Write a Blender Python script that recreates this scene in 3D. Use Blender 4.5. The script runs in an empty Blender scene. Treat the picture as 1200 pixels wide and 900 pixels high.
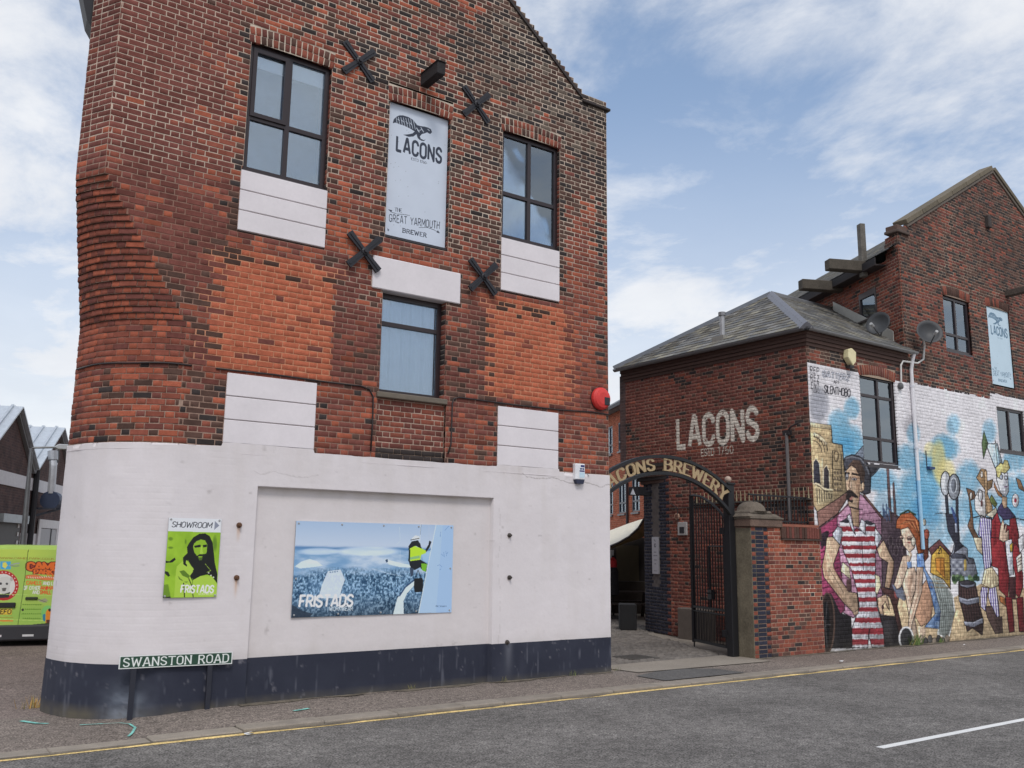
import bpy, bmesh, math, random
import numpy as np
from mathutils import Vector, Matrix
random.seed(7)
rs = np.random.RandomState(11)
SC = bpy.context.scene
COL = SC.collection
PI = math.pi

# ------------------------------------------------------------------ camera, world, sun, exposure
def cam_axes(yaw, pitch, roll):
    f = np.array([math.sin(yaw)*math.cos(pitch), math.cos(yaw)*math.cos(pitch), math.sin(pitch)])
    r = np.array([math.cos(yaw), -math.sin(yaw), 0.0])
    u = np.cross(r, f)
    return r*math.cos(roll)+u*math.sin(roll), u*math.cos(roll)-r*math.sin(roll), f
CR, CU, CF = cam_axes(0.616326, 0.179275, 0.012179)
EYE = np.array([0.0, 0.0, 1.9])
FOC = 1066.04
cd = bpy.data.cameras.new('camera')
cam = bpy.data.objects.new('camera', cd); COL.objects.link(cam)
cd.sensor_width = 36.0; cd.lens = FOC/1200*36.0; cd.clip_end = 3000; cd.clip_start = 0.1
M = Matrix(((CR[0], CU[0], -CF[0], EYE[0]), (CR[1], CU[1], -CF[1], EYE[1]), (CR[2], CU[2], -CF[2], EYE[2]), (0, 0, 0, 1)))
cam.matrix_world = M
SC.camera = cam

SUN_EL, SUN_AZ = math.radians(52), math.radians(205)     # azimuth clockwise from +Y
world = bpy.data.worlds.new('World'); SC.world = world; world.use_nodes = True
def build_world():
    nt = world.node_tree; N = nt.nodes; L = nt.links
    N.clear()
    out = N.new('ShaderNodeOutputWorld'); bg = N.new('ShaderNodeBackground')
    sky = N.new('ShaderNodeTexSky'); sky.sky_type = 'NISHITA'; sky.sun_disc = False
    sky.sun_elevation = SUN_EL; sky.sun_rotation = SUN_AZ; sky.air_density = 1.0; sky.dust_density = 1.5; sky.ozone_density = 1.2
    tc = N.new('ShaderNodeTexCoord'); sep = N.new('ShaderNodeSeparateXYZ'); L.new(tc.outputs['Generated'], sep.inputs[0])
    def math_n(op, a, b=None, clamp=False):
        m = N.new('ShaderNodeMath'); m.operation = op; m.use_clamp = clamp
        for i, v in enumerate((a, b)):
            if v is None: continue
            if isinstance(v, (int, float)): m.inputs[i].default_value = v
            else: L.new(v, m.inputs[i])
        return m.outputs[0]
    zz = math_n('ADD', math_n('MAXIMUM', sep.outputs[2], 0.0), 0.16)
    cx = math_n('DIVIDE', sep.outputs[0], zz); cy = math_n('DIVIDE', sep.outputs[1], zz)
    com = N.new('ShaderNodeCombineXYZ'); L.new(cx, com.inputs[0]); L.new(cy, com.inputs[1]); com.inputs[2].default_value = 3.7
    def noise(scale, detail, rough, off):
        mp = N.new('ShaderNodeMapping'); mp.inputs['Location'].default_value = off; mp.inputs['Rotation'].default_value = (0, 0, 0.5); mp.inputs['Scale'].default_value = (1.0, 0.8, 1.0)
        L.new(com.outputs[0], mp.inputs[0])
        n = N.new('ShaderNodeTexNoise'); n.inputs['Scale'].default_value = scale; n.inputs['Detail'].default_value = detail; n.inputs['Roughness'].default_value = rough
        n.inputs['Distortion'].default_value = 0.25
        L.new(mp.outputs[0], n.inputs['Vector']); return n.outputs['Fac']
    big = noise(CLOUD_S1, 3, 0.5, CLOUD_O1); fine = noise(CLOUD_S2, 10, 0.62, CLOUD_O2)
    s = math_n('ADD', math_n('MULTIPLY', big, 0.52), math_n('MULTIPLY', fine, 0.48))
    mr = N.new('ShaderNodeMapRange'); mr.interpolation_type = 'SMOOTHSTEP'; L.new(s, mr.inputs[0])
    mr.inputs[1].default_value = CLOUD_LO; mr.inputs[2].default_value = CLOUD_HI
    hz = N.new('ShaderNodeMapRange'); hz.interpolation_type = 'SMOOTHSTEP'; L.new(sep.outputs[2], hz.inputs[0]); hz.inputs[1].default_value = 0.04; hz.inputs[2].default_value = 0.50
    hz.inputs[3].default_value = 0.86; hz.inputs[4].default_value = 0.0
    cover = math_n('MAXIMUM', math_n('MULTIPLY', mr.outputs[0], 0.92), hz.outputs[0])
    shade = noise(1.7, 6, 0.6, (4.0, 1.5, 0))
    cr = N.new('ShaderNodeValToRGB'); L.new(shade, cr.inputs[0])
    k = CLOUD_K
    cr.color_ramp.elements[0].position = 0.36; cr.color_ramp.elements[0].color = (0.88*k, 0.90*k, 0.94*k, 1)
    cr.color_ramp.elements[1].position = 0.62; cr.color_ramp.elements[1].color = (1.0*k, 1.01*k, 1.03*k, 1)
    # thin veil so the open sky is a pale blue
    blue = N.new('ShaderNodeMix'); blue.data_type = 'RGBA'; blue.inputs[0].default_value = 0.30
    L.new(sky.outputs[0], blue.inputs[6]); blue.inputs[7].default_value = (0.46*k, 0.63*k, 0.90*k, 1)
    mx = N.new('ShaderNodeMix'); mx.data_type = 'RGBA'; L.new(cover, mx.inputs[0]); L.new(blue.outputs[2], mx.inputs[6]); L.new(cr.outputs[0], mx.inputs[7])
    L.new(mx.outputs[2], bg.inputs[0]); bg.inputs[1].default_value = SKY_STRENGTH
    L.new(bg.outputs[0], out.inputs[0])
SKY_STRENGTH = 0.15
CLOUD_S1, CLOUD_S2, CLOUD_O1, CLOUD_O2, CLOUD_LO, CLOUD_HI, CLOUD_K = 0.9, 3.0, (-3.1, -0.7, 0), (1.2, 0.3, 0), 0.385, 0.57, 6.3
build_world()
sd = bpy.data.lights.new('sun', 'SUN'); sd.energy = 1.3; sd.angle = math.radians(14); sd.color = (1.0, 0.965, 0.92)
sun = bpy.data.objects.new('sun', sd); COL.objects.link(sun)
sv = Vector((math.sin(SUN_AZ)*math.cos(SUN_EL), math.cos(SUN_AZ)*math.cos(SUN_EL), math.sin(SUN_EL)))
sun.rotation_euler = sv.to_track_quat('Z', 'Y').to_euler(); sun.location = (0, -5, 30)
vs = SC.view_settings; vs.view_transform = 'Standard'; vs.look = 'None'; vs.exposure = 0.04; vs.gamma = 1.0; vs.use_curve_mapping = False

# ------------------------------------------------------------------ helpers
def lin(c): 
    c = np.asarray(c, float)/255.0
    return np.where(c <= 0.04045, c/12.92, ((c+0.055)/1.055)**2.4)
LIT = 0.76
def P(r, g, b):                     # colour as the camera saw it under this flat light -> base colour
    return tuple(np.clip(lin((r, g, b))/LIT, 0.004, 0.86))
def proj(p):
    d = np.asarray(p, float)-EYE
    w = d@CF
    return 600+FOC*(d@CR)/w, 450-FOC*(d@CU)/w

class VN:                           # value noise in numpy
    def __init__(s, seed): s.t = np.random.RandomState(seed).rand(256, 256)
    def n(s, x, y):
        x = np.asarray(x, float); y = np.asarray(y, float)
        xi = np.floor(x).astype(int); yi = np.floor(y).astype(int); fx = x-xi; fy = y-yi
        fx = fx*fx*(3-2*fx); fy = fy*fy*(3-2*fy)
        a = s.t[xi & 255, yi & 255]; b = s.t[(xi+1) & 255, yi & 255]; c = s.t[xi & 255, (yi+1) & 255]; d = s.t[(xi+1) & 255, (yi+1) & 255]
        return (a*(1-fx)+b*fx)*(1-fy)+(c*(1-fx)+d*fx)*fy
    def f(s, x, y, o=4, r=0.55):
        v = 0; a = 1; t = 0
        for i in range(o):
            v = v+a*s.n(np.asarray(x)*2**i+17.3*i, np.asarray(y)*2**i+5.1*i); t += a; a *= r
        return v/t
vn = VN(3); vn2 = VN(21); vn3 = VN(77)

def link(name, me, parent=None):
    o = bpy.data.objects.new(name, me); COL.objects.link(o)
    if parent is not None: o.parent = parent
    return o
def thing(name, label, cat, loc=(0, 0, 0), group=None):
    o = bpy.data.objects.new(name, None); COL.objects.link(o); o.location = loc; o.empty_display_size = 0.2
    o['label'] = label; o['category'] = cat
    if group: o['group'] = group
    return o
def tag(o, label, cat, group=None):
    o['label'] = label; o['category'] = cat
    if group: o['group'] = group
    return o
def structure(o): o['kind'] = 'structure'; return o
def stuff(o): o['kind'] = 'stuff'; return o
TLOC = {}
def wpos(o):
    v = Vector((0, 0, 0))
    while o is not None: v += o.location; o = o.parent
    return v

def mesh_np(name, V, Fq, cols=None, mats=None, midx=None, smooth=False, parent=None, per='face'):
    """V (n,3) world verts, Fq list/array of faces; cols per face or per vertex."""
    me = bpy.data.meshes.new(name)
    V = np.asarray(V, np.float32)
    if parent is not None: V = V-np.array(wpos(parent), np.float32)
    if isinstance(Fq, np.ndarray):
        nf, k = Fq.shape
        me.vertices.add(len(V)); me.vertices.foreach_set('co', V.ravel())
        me.loops.add(nf*k); me.loops.foreach_set('vertex_index', Fq.astype(np.int32).ravel())
        me.polygons.add(nf); me.polygons.foreach_set('loop_start', np.arange(0, nf*k, k, dtype=np.int32)); me.polygons.foreach_set('loop_total', np.full(nf, k, np.int32))
        lens = np.full(nf, k)
    else:
        me.from_pydata([tuple(v) for v in V], [], Fq); lens = np.array([len(f) for f in Fq]); nf = len(Fq)
    if midx is not None: me.polygons.foreach_set('material_index', np.asarray(midx, np.int32))
    if smooth: me.polygons.foreach_set('use_smooth', np.ones(nf, bool))
    if cols is not None:
        cols = np.asarray(cols, np.float32)
        if per == 'face':
            a = me.color_attributes.new('Col', 'FLOAT_COLOR', 'CORNER'); c = np.repeat(cols, lens, axis=0)
        else:
            a = me.color_attributes.new('Col', 'FLOAT_COLOR', 'POINT'); c = cols
        a.data.foreach_set('color', np.hstack([c, np.ones((len(c), 1), np.float32)]).astype(np.float32).ravel())
    for m in (mats or []): me.materials.append(m)
    me.update(); me.validate()
    return link(name, me, parent)

class MB:
    def __init__(s): s.v = []; s.f = []; s.m = []; s.c = []
    def add(s, vs, fs, m=0, c=(0.5, 0.5, 0.5)):
        b = len(s.v); s.v += [tuple(map(float, v)) for v in vs]
        for f in fs: s.f.append(tuple(i+b for i in f)); s.m.append(m); s.c.append(c)
    def box(s, a, b, m=0, c=(0.5, 0.5, 0.5)):
        x0, y0, z0 = a; x1, y1, z1 = b
        if x0 > x1: x0, x1 = x1, x0
        if y0 > y1: y0, y1 = y1, y0
        if z0 > z1: z0, z1 = z1, z0
        s.add([(x0, y0, z0), (x1, y0, z0), (x1, y1, z0), (x0, y1, z0), (x0, y0, z1), (x1, y0, z1), (x1, y1, z1), (x0, y1, z1)],
              [(0, 3, 2, 1), (4, 5, 6, 7), (0, 1, 5, 4), (1, 2, 6, 5), (2, 3, 7, 6), (3, 0, 4, 7)], m, c)
    def obox(s, o, ax, ay, az, m=0, c=(0.5, 0.5, 0.5)):
        o, ax, ay, az = [np.asarray(q, float) for q in (o, ax, ay, az)]
        vs = [o, o+ax, o+ax+ay, o+ay, o+az, o+ax+az, o+ax+ay+az, o+ay+az]
        fs = [(0, 3, 2, 1), (4, 5, 6, 7), (0, 1, 5, 4), (1, 2, 6, 5), (2, 3, 7, 6), (3, 0, 4, 7)]
        if np.dot(np.cross(ax, ay), az) < 0: fs = [f[::-1] for f in fs]
        s.add(vs, fs, m, c)
    def bar(s, p, q, w, h=None, up=(0, 0, 1), m=0, c=(0.5, 0.5, 0.5)):
        p = np.asarray(p, float); q = np.asarray(q, float); d = q-p; h = h or w
        u = np.asarray(up, float)
        if abs(np.dot(d/np.linalg.norm(d), u)) > 0.98: u = np.array([1.0, 0, 0])
        a = np.cross(d, u); a /= np.linalg.norm(a); b = np.cross(a, d); b /= np.linalg.norm(b)
        s.obox(p-a*w/2-b*h/2, a*w, d, b*h, m, c)
    def tube(s, pts, r, n=8, m=0, c=(0.5, 0.5, 0.5), cap=True):
        pts = [np.asarray(p, float) for p in pts]; rings = []
        rr = r if isinstance(r, (list, tuple)) else [r]*len(pts)
        pu = None
        for i, p in enumerate(pts):
            d = pts[min(i+1, len(pts)-1)]-pts[max(i-1, 0)]; d = d/np.linalg.norm(d)
            if pu is None: pu = np.array([0, 0, 1.0]) if abs(d[2]) < 0.9 else np.array([1.0, 0, 0])
            a = np.cross(d, pu); a /= np.linalg.norm(a); b = np.cross(a, d); pu = b
            rings.append([p+rr[i]*(a*math.cos(2*PI*k/n)+b*math.sin(2*PI*k/n)) for k in range(n)])
        vs = [v for R in rings for v in R]; fs = []
        for i in range(len(pts)-1):
            for k in range(n):
                fs.append((i*n+k, i*n+(k+1) % n, (i+1)*n+(k+1) % n, (i+1)*n+k))
        if cap: fs += [tuple(range(n))[::-1], tuple(range((len(pts)-1)*n, len(pts)*n))]
        s.add(vs, fs, m, c)
    def lathe(s, prof, o=(0, 0, 0), n=16, m=0, c=(0.5, 0.5, 0.5), ax=None):
        o = np.asarray(o, float); vs = []; fs = []
        if ax is None: X, Y, Z = np.eye(3)
        else:
            Z = np.asarray(ax, float); Z /= np.linalg.norm(Z); X = np.cross(Z, (0.1, 0.2, 1) if abs(Z[2]) < 0.9 else (1, 0, 0)); X /= np.linalg.norm(X); Y = np.cross(Z, X)
        for r, z in prof:
            for k in range(n): vs.append(o+X*r*math.cos(2*PI*k/n)+Y*r*math.sin(2*PI*k/n)+Z*z)
        for i in range(len(prof)-1):
            for k in range(n): fs.append((i*n+k, i*n+(k+1) % n, (i+1)*n+(k+1) % n, (i+1)*n+k))
        fs += [tuple(range(n))[::-1], tuple(range((len(prof)-1)*n, len(prof)*n))]
        s.add(vs, fs, m, c)
    def prism(s, pts2, o, ux, uz, depth, m=0, c=(0.5, 0.5, 0.5)):
        """polygon in (ux,uz) frame at o, extruded along depth vector"""
        o, ux, uz, dv = [np.asarray(q, float) for q in (o, ux, uz, depth)]; n = len(pts2)
        a = [o+ux*x+uz*z for x, z in pts2]; b = [p+dv for p in a]
        fs = [tuple(range(n)), tuple(range(2*n-1, n-1, -1))]+[(i, i+n, (i+1) % n+n, (i+1) % n) for i in range(n)]
        s.add(a+b, fs, m, c)
    def build(s, name, mats, parent=None, smooth=False, bevel=0, recalc=True):
        me = bpy.data.meshes.new(name)
        V = np.array(s.v, float)
        if parent is not None: V = V-np.array(wpos(parent))
        me.from_pydata([tuple(v) for v in V], [], s.f)
        mats = mats if isinstance(mats, (list, tuple)) else [mats]
        for m in mats: me.materials.append(m)
        me.polygons.foreach_set('material_index', s.m)
        a = me.color_attributes.new('Col', 'FLOAT_COLOR', 'CORNER')
        c = np.repeat(np.array(s.c, np.float32), [len(f) for f in s.f], axis=0)
        a.data.foreach_set('color', np.hstack([c, np.ones((len(c), 1), np.float32)]).astype(np.float32).ravel())
        if recalc or bevel:
            bm = bmesh.new(); bm.from_mesh(me)
            if recalc: bmesh.ops.recalc_face_normals(bm, faces=bm.faces)
            if bevel: bmesh.ops.bevel(bm, geom=list(bm.edges), offset=bevel, segments=1, affect='EDGES', clamp_overlap=True)
            bm.to_mesh(me); bm.free()
        if smooth: me.polygons.foreach_set('use_smooth', np.ones(len(me.polygons), bool))
        me.update()
        return link(name, me, parent)

def dup(root, loc, label=None, group=None):
    r = root.copy(); COL.objects.link(r); r.location = loc
    if label: r['label'] = label
    if group: r['group'] = group
    for ch in list(root.children):
        c = ch.copy(); COL.objects.link(c); c.parent = r
        for g in ch.children:
            d = g.copy(); COL.objects.link(d); d.parent = c
    return r

# ------------------------------------------------------------------ materials
def mat(name, base=None, rough=0.8, attr=False, objcol=False, n1=(6, 0.12), n2=(60, 0.10), bump=(80, 0.15), metal=0.0, spec=0.5, bumpd=0.01, big=None):
    m = bpy.data.materials.new(name); m.use_nodes = True; nt = m.node_tree; N = nt.nodes; L = nt.links
    b = N['Principled BSDF']; b.inputs['Roughness'].default_value = rough; b.inputs['Metallic'].default_value = metal
    b.inputs['Specular IOR Level'].default_value = spec
    if attr: a = N.new('ShaderNodeAttribute'); a.attribute_name = 'Col'; cur = a.outputs['Color']
    elif objcol: a = N.new('ShaderNodeObjectInfo'); cur = a.outputs['Color']
    else:
        a = N.new('ShaderNodeRGB'); a.outputs[0].default_value = (*base, 1); cur = a.outputs[0]
    geo = N.new('ShaderNodeNewGeometry')
    def noise(scale, det=5):
        n = N.new('ShaderNodeTexNoise'); n.inputs['Scale'].default_value = scale; n.inputs['Detail'].default_value = det; n.inputs['Roughness'].default_value = 0.62
        L.new(geo.outputs['Position'], n.inputs['Vector']); return n.outputs['Fac']
    for s, amt in [q for q in (n1, n2, big) if q]:
        f = noise(s); mr = N.new('ShaderNodeMapRange'); L.new(f, mr.inputs[0]); mr.inputs[1].default_value = 0.25; mr.inputs[2].default_value = 0.75
        mr.inputs[3].default_value = 1-amt*1.6; mr.inputs[4].default_value = 1+amt*1.6
        mx = N.new('ShaderNodeMix'); mx.data_type = 'RGBA'; mx.blend_type = 'MULTIPLY'; mx.inputs[0].default_value = 1
        L.new(cur, mx.inputs[6]); L.new(mr.outputs[0], mx.inputs[7]); cur = mx.outputs[2]
    L.new(cur, b.inputs['Base Color'])
    if bump:
        f = noise(bump[0], 4); bp = N.new('ShaderNodeBump'); bp.inputs['Strength'].default_value = bump[1]; bp.inputs['Distance'].default_value = bumpd
        L.new(f, bp.inputs['Height']); L.new(bp.outputs[0], b.inputs['Normal'])
    return m
m_brick = mat('fired brick', attr=True, rough=0.92, n1=(14, 0.14), n2=(120, 0.16), bump=(150, 0.35), bumpd=0.004, spec=0.25)
m_brick1 = mat('fired brick single', objcol=True, rough=0.92, n1=(14, 0.14), n2=(120, 0.16), bump=(150, 0.35), bumpd=0.004, spec=0.25)
m_mortar = mat('lime mortar', attr=True, rough=0.97, n1=(14, 0.12), n2=(150, 0.12), bump=(200, 0.3), bumpd=0.003, spec=0.2)
m_render = mat('painted render', attr=True, rough=0.72, n1=(1.2, 0.02), n2=(30, 0.015), bump=(24, 0.16), bumpd=0.006, spec=0.35)
m_white = mat('white paint', P(202, 196, 198), rough=0.6, n1=(1.7, 0.045), n2=(22, 0.018), bump=(24, 0.15), bumpd=0.004)
m_print = mat('printed board', attr=True, rough=0.42, n1=None, n2=None, bump=None, spec=0.4)
m_paint = mat('painted things', attr=True, rough=0.55, n1=(7, 0.05), n2=(70, 0.05), bump=(60, 0.08), bumpd=0.003)
m_matte = mat('matte things', attr=True, rough=0.9, n1=(7, 0.10), n2=(70, 0.10), bump=(60, 0.25), bumpd=0.004)
m_metal = mat('galvanised metal', attr=True, rough=0.45, n1=(7, 0.08), n2=(50, 0.06), bump=(60, 0.05), bumpd=0.002, metal=0.35)
m_wood = mat('weathered timber', attr=True, rough=0.9, n1=(5, 0.2), n2=(40, 0.2), bump=(40, 0.5), bumpd=0.01)
m_frame = mat('brown window frame', attr=True, rough=0.35, n1=(5, 0.05), n2=None, bump=None)
m_slate = mat('roof slate', attr=True, rough=0.75, n1=(5, 0.14), n2=(60, 0.14), bump=(90, 0.25), bumpd=0.004)
def glass_mat(name, refl=0.2, tint=(0.85, 0.9, 0.95)):
    m = bpy.data.materials.new(name); m.use_nodes = True; nt = m.node_tree; N = nt.nodes; L = nt.links
    N.remove(N['Principled BSDF']); out = N['Material Output']
    t = N.new('ShaderNodeBsdfTransparent'); t.inputs[0].default_value = (*tint, 1); g = N.new('ShaderNodeBsdfGlossy'); g.inputs['Roughness'].default_value = 0.015; g.inputs['Color'].default_value = (0.82, 0.92, 1.0, 1)
    fr = N.new('ShaderNodeFresnel'); fr.inputs[0].default_value = 1.5
    ad = N.new('ShaderNodeMath'); ad.operation = 'ADD'; ad.use_clamp = True; L.new(fr.outputs[0], ad.inputs[0]); ad.inputs[1].default_value = refl-0.04
    ns = N.new('ShaderNodeTexNoise'); ns.inputs['Scale'].default_value = 1.3; geo = N.new('ShaderNodeNewGeometry'); L.new(geo.outputs['Position'], ns.inputs['Vector'])
    bp = N.new('ShaderNodeBump'); bp.inputs['Strength'].default_value = 0.06; bp.inputs['Distance'].default_value = 0.02; L.new(ns.outputs['Fac'], bp.inputs['Height']); L.new(bp.outputs[0], g.inputs['Normal'])
    mx = N.new('ShaderNodeMixShader'); L.new(ad.outputs[0], mx.inputs[0]); L.new(t.outputs[0], mx.inputs[1]); L.new(g.outputs[0], mx.inputs[2]); L.new(mx.outputs[0], out.inputs[0])
    return m
m_glass = glass_mat('window glass', 0.22)
def brick_tex_mat(name, c1, c2, mort):
    m = bpy.data.materials.new(name); m.use_nodes = True; nt = m.node_tree; N = nt.nodes; L = nt.links; b = N['Principled BSDF']; b.inputs['Roughness'].default_value = 0.92
    geo = N.new('ShaderNodeNewGeometry'); sep = N.new('ShaderNodeSeparateXYZ'); L.new(geo.outputs['Position'], sep.inputs[0])
    ad = N.new('ShaderNodeMath'); ad.operation = 'ADD'; L.new(sep.outputs[0], ad.inputs[0]); L.new(sep.outputs[1], ad.inputs[1])
    cm = N.new('ShaderNodeCombineXYZ'); L.new(ad.outputs[0], cm.inputs[0]); L.new(sep.outputs[2], cm.inputs[1])
    t = N.new('ShaderNodeTexBrick'); L.new(cm.outputs[0], t.inputs['Vector']); t.inputs['Color1'].default_value = (*c1, 1); t.inputs['Color2'].default_value = (*c2, 1); t.inputs['Mortar'].default_value = (*mort, 1)
    t.inputs['Scale'].default_value = 1; t.inputs['Brick Width'].default_value = 0.226; t.inputs['Row Height'].default_value = 0.076; t.inputs['Mortar Size'].default_value = 0.006; t.inputs['Bias'].default_value = -0.1
    n = N.new('ShaderNodeTexNoise'); n.inputs['Scale'].default_value = 2.2; n.inputs['Detail'].default_value = 6; L.new(geo.outputs['Position'], n.inputs['Vector'])
    mr = N.new('ShaderNodeMapRange'); L.new(n.outputs['Fac'], mr.inputs[0]); mr.inputs[1].default_value = 0.3; mr.inputs[2].default_value = 0.7; mr.inputs[3].default_value = 0.7; mr.inputs[4].default_value = 1.25
    mx = N.new('ShaderNodeMix'); mx.data_type = 'RGBA'; mx.blend_type = 'MULTIPLY'; mx.inputs[0].default_value = 1; L.new(t.outputs[0], mx.inputs[6]); L.new(mr.outputs[0], mx.inputs[7]); L.new(mx.outputs[2], b.inputs['Base Color'])
    bp = N.new('ShaderNodeBump'); bp.inputs['Strength'].default_value = 0.5; bp.inputs['Distance'].default_value = 0.008; L.new(t.outputs['Fac'], bp.inputs['Height']); bp.invert = True; L.new(bp.outputs[0], b.inputs['Normal'])
    return m
m_bt_red = brick_tex_mat('red brickwork', P(112, 62, 50), P(80, 50, 44), P(140, 118, 104))
m_bt_orange = brick_tex_mat('orange brickwork', P(176, 104, 80), P(150, 88, 70), P(165, 140, 125))
m_bt_dark = brick_tex_mat('dark brickwork', P(84, 62, 58), P(64, 50, 50), P(92, 78, 74))
def ground_mat(name, base, spk=0.35, scale=140, rough=0.9, patch=0.12):
    m = mat(name, base, rough=rough, n1=(0.7, patch), n2=(scale, spk), bump=(scale, 0.3), bumpd=0.004, big=(scale*0.23, spk*0.35), spec=0.3)
    return m
m_road = ground_mat('road asphalt', P(97, 94, 91), 0.85, 52, patch=.22)
m_pave = ground_mat('pavement asphalt', P(109, 100, 93), 0.8, 52)
m_side = ground_mat('side street asphalt', P(110, 99, 93), 0.7, 50)
m_patch = ground_mat('dark asphalt patch', P(84, 82, 80), 0.4, 60)
m_conc = ground_mat('concrete', P(128, 120, 110), 0.2, 90)
m_yell = mat('worn yellow road paint', P(200, 174, 116), rough=0.85, n1=(3, 0.2), n2=(45, 0.45), bump=(120, 0.4), bumpd=0.004)
m_roadw = mat('white road paint', P(200, 200, 198), rough=0.8, n1=(3, 0.05), n2=(90, 0.16), bump=(120, 0.4), bumpd=0.004)
# ------------------------------------------------------------------ flat print: a small painter that colours the vertices of a board
def _arc(cx, cy, rx, ry, a0, a1, n=8):
    return [(cx+rx*math.cos(math.radians(a0+(a1-a0)*i/n)), cy+ry*math.sin(math.radians(a0+(a1-a0)*i/n))) for i in range(n+1)]
GL = {
 'A': (.62, [[(0, 0), (.27, 1), (.35, 1), (.62, 0)], [(.11, .3), (.51, .3)]]),
 'B': (.55, [[(0, 0), (0, 1)], [(0, 1), (.32, 1)]+_arc(.32, .77, .2, .23, 80, -90, 6)+[(0, .54)], [(.32, .54)]+_arc(.32, .27, .24, .27, 80, -90, 6)+[(0, 0)]]),
 'C': (.54, [[(.54, .72)]+_arc(.27, .74, .27, .26, 10, 180, 6)+_arc(.27, .26, .27, .26, 180, 350, 6)+[(.54, .28)]]),
 'D': (.55, [[(0, 0), (0, 1)], [(0, 1), (.25, 1)]+_arc(.25, .7, .3, .3, 80, 0, 5)+_arc(.25, .3, .3, .3, 0, -90, 5)+[(0, 0)]]),
 'E': (.46, [[(.46, 1), (0, 1), (0, 0), (.46, 0)], [(0, .52), (.38, .52)]]),
 'F': (.46, [[(.46, 1), (0, 1), (0, 0)], [(0, .52), (.38, .52)]]),
 'G': (.56, [[(.54, .74)]+_arc(.27, .74, .27, .26, 10, 180, 6)+_arc(.27, .26, .27, .26, 180, 360, 6)+[(.54, .46), (.3, .46)]]),
 'H': (.55, [[(0, 0), (0, 1)], [(.55, 0), (.55, 1)], [(0, .52), (.55, .52)]]),
 'I': (.0, [[(0, 0), (0, 1)]]),
 'J': (.4, [[(.4, 1), (.4, .2)]+_arc(.2, .2, .2, .2, 0, -180, 6)]),
 'K': (.52, [[(0, 0), (0, 1)], [(.5, 1), (0, .42)], [(.16, .6), (.52, 0)]]),
 'L': (.44, [[(0, 1), (0, 0), (.44, 0)]]),
 'M': (.7, [[(0, 0), (0, 1), (.35, .3), (.7, 1), (.7, 0)]]),
 'N': (.56, [[(0, 0), (0, 1), (.56, 0), (.56, 1)]]),
 'O': (.56, [_arc(.28, .74, .28, .26, 0, 180, 8)+_arc(.28, .26, .28, .26, 180, 360, 8)+[(.56, .74)]]),
 'P': (.52, [[(0, 0), (0, 1), (.3, 1)]+_arc(.3, .74, .22, .26, 80, -90, 6)+[(0, .48)]]),
 'R': (.55, [[(0, 0), (0, 1), (.3, 1)]+_arc(.3, .75, .22, .25, 80, -90, 6)+[(0, .5)], [(.26, .5), (.55, 0)]]),
 'S': (.52, [[(.5, .78)]+_arc(.26, .76, .25, .24, 20, 190, 6)+[(.03, .62), (.49, .38)]+_arc(.26, .24, .26, .24, 10, -170, 6)+[(0, .24)]]),
 'T': (.56, [[(0, 1), (.56, 1)], [(.28, 1), (.28, 0)]]),
 'U': (.55, [[(0, 1), (0, .27)]+_arc(.275, .27, .275, .27, 180, 360, 8)+[(.55, 1)]]),
 'V': (.6, [[(0, 1), (.3, 0), (.6, 1)]]),
 'W': (.86, [[(0, 1), (.2, 0), (.43, .85), (.66, 0), (.86, 1)]]),
 'X': (.56, [[(0, 0), (.56, 1)], [(0, 1), (.56, 0)]]),
 'Y': (.58, [[(0, 1), (.29, .48), (.58, 1)], [(.29, .48), (.29, 0)]]),
 'Z': (.52, [[(0, 1), (.52, 1), (0, 0), (.52, 0)]]),
 '0': (.5, [_arc(.25, .5, .25, .5, 0, 360, 14)]), '1': (.26, [[(0, .8), (.2, 1), (.2, 0)]]),
 '2': (.5, [[(0, .75)]+_arc(.25, .75, .25, .25, 170, -20, 7)+[(0, 0), (.5, 0)]]),
 '6': (.5, [[(.44, .95), (.25, 1), (.05, .7), (0, .3)], _arc(.25, .28, .25, .28, 0, 360, 12)]), '7': (.5, [[(0, 1), (.5, 1), (.18, 0)]]),
 '.': (.06, [[(.0, .0), (.06, .0), (.06, .07), (0, .07)]]), '&': (.6, [[(.6, 0), (.1, .75), (.2, 1), (.36, .95), (.34, .72), (.03, .35), (.08, .05), (.3, 0), (.56, .4)]]), ' ': (.3, []), '-': (.3, [[(0, .5), (.3, .5)]]),
}
SERIF_FREE = {'A', 'F', 'H', 'I', 'K', 'L', 'M', 'N', 'P', 'R', 'T', 'U', 'V', 'W', 'X', 'Y', 'B', 'D', 'E', '1', '7'}
def text_strokes(s, gap=.16, serif=0.0, slant=0.0, wid=1.0):
    """list of (letter index, polyline) in em units, and the total width"""
    out = []; x = 0
    for i, ch in enumerate(s):
        w, st = GL.get(ch.upper(), GL[' '])
        for pl in st:
            out.append((i, [((px*wid+x)+slant*pz, pz) for px, pz in pl]))
        if serif and ch.upper() in SERIF_FREE:
            ends = {}
            for pl in st:
                for q in (pl[0], pl[-1]):
                    if q[1] in (0, 1): ends[q] = 1
            for (qx, qz) in ends:
                out.append((i, [(qx*wid+x-serif+slant*qz, qz), (qx*wid+x+serif+slant*qz, qz)]))
        x += w*wid+gap
    return out, x-gap
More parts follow.
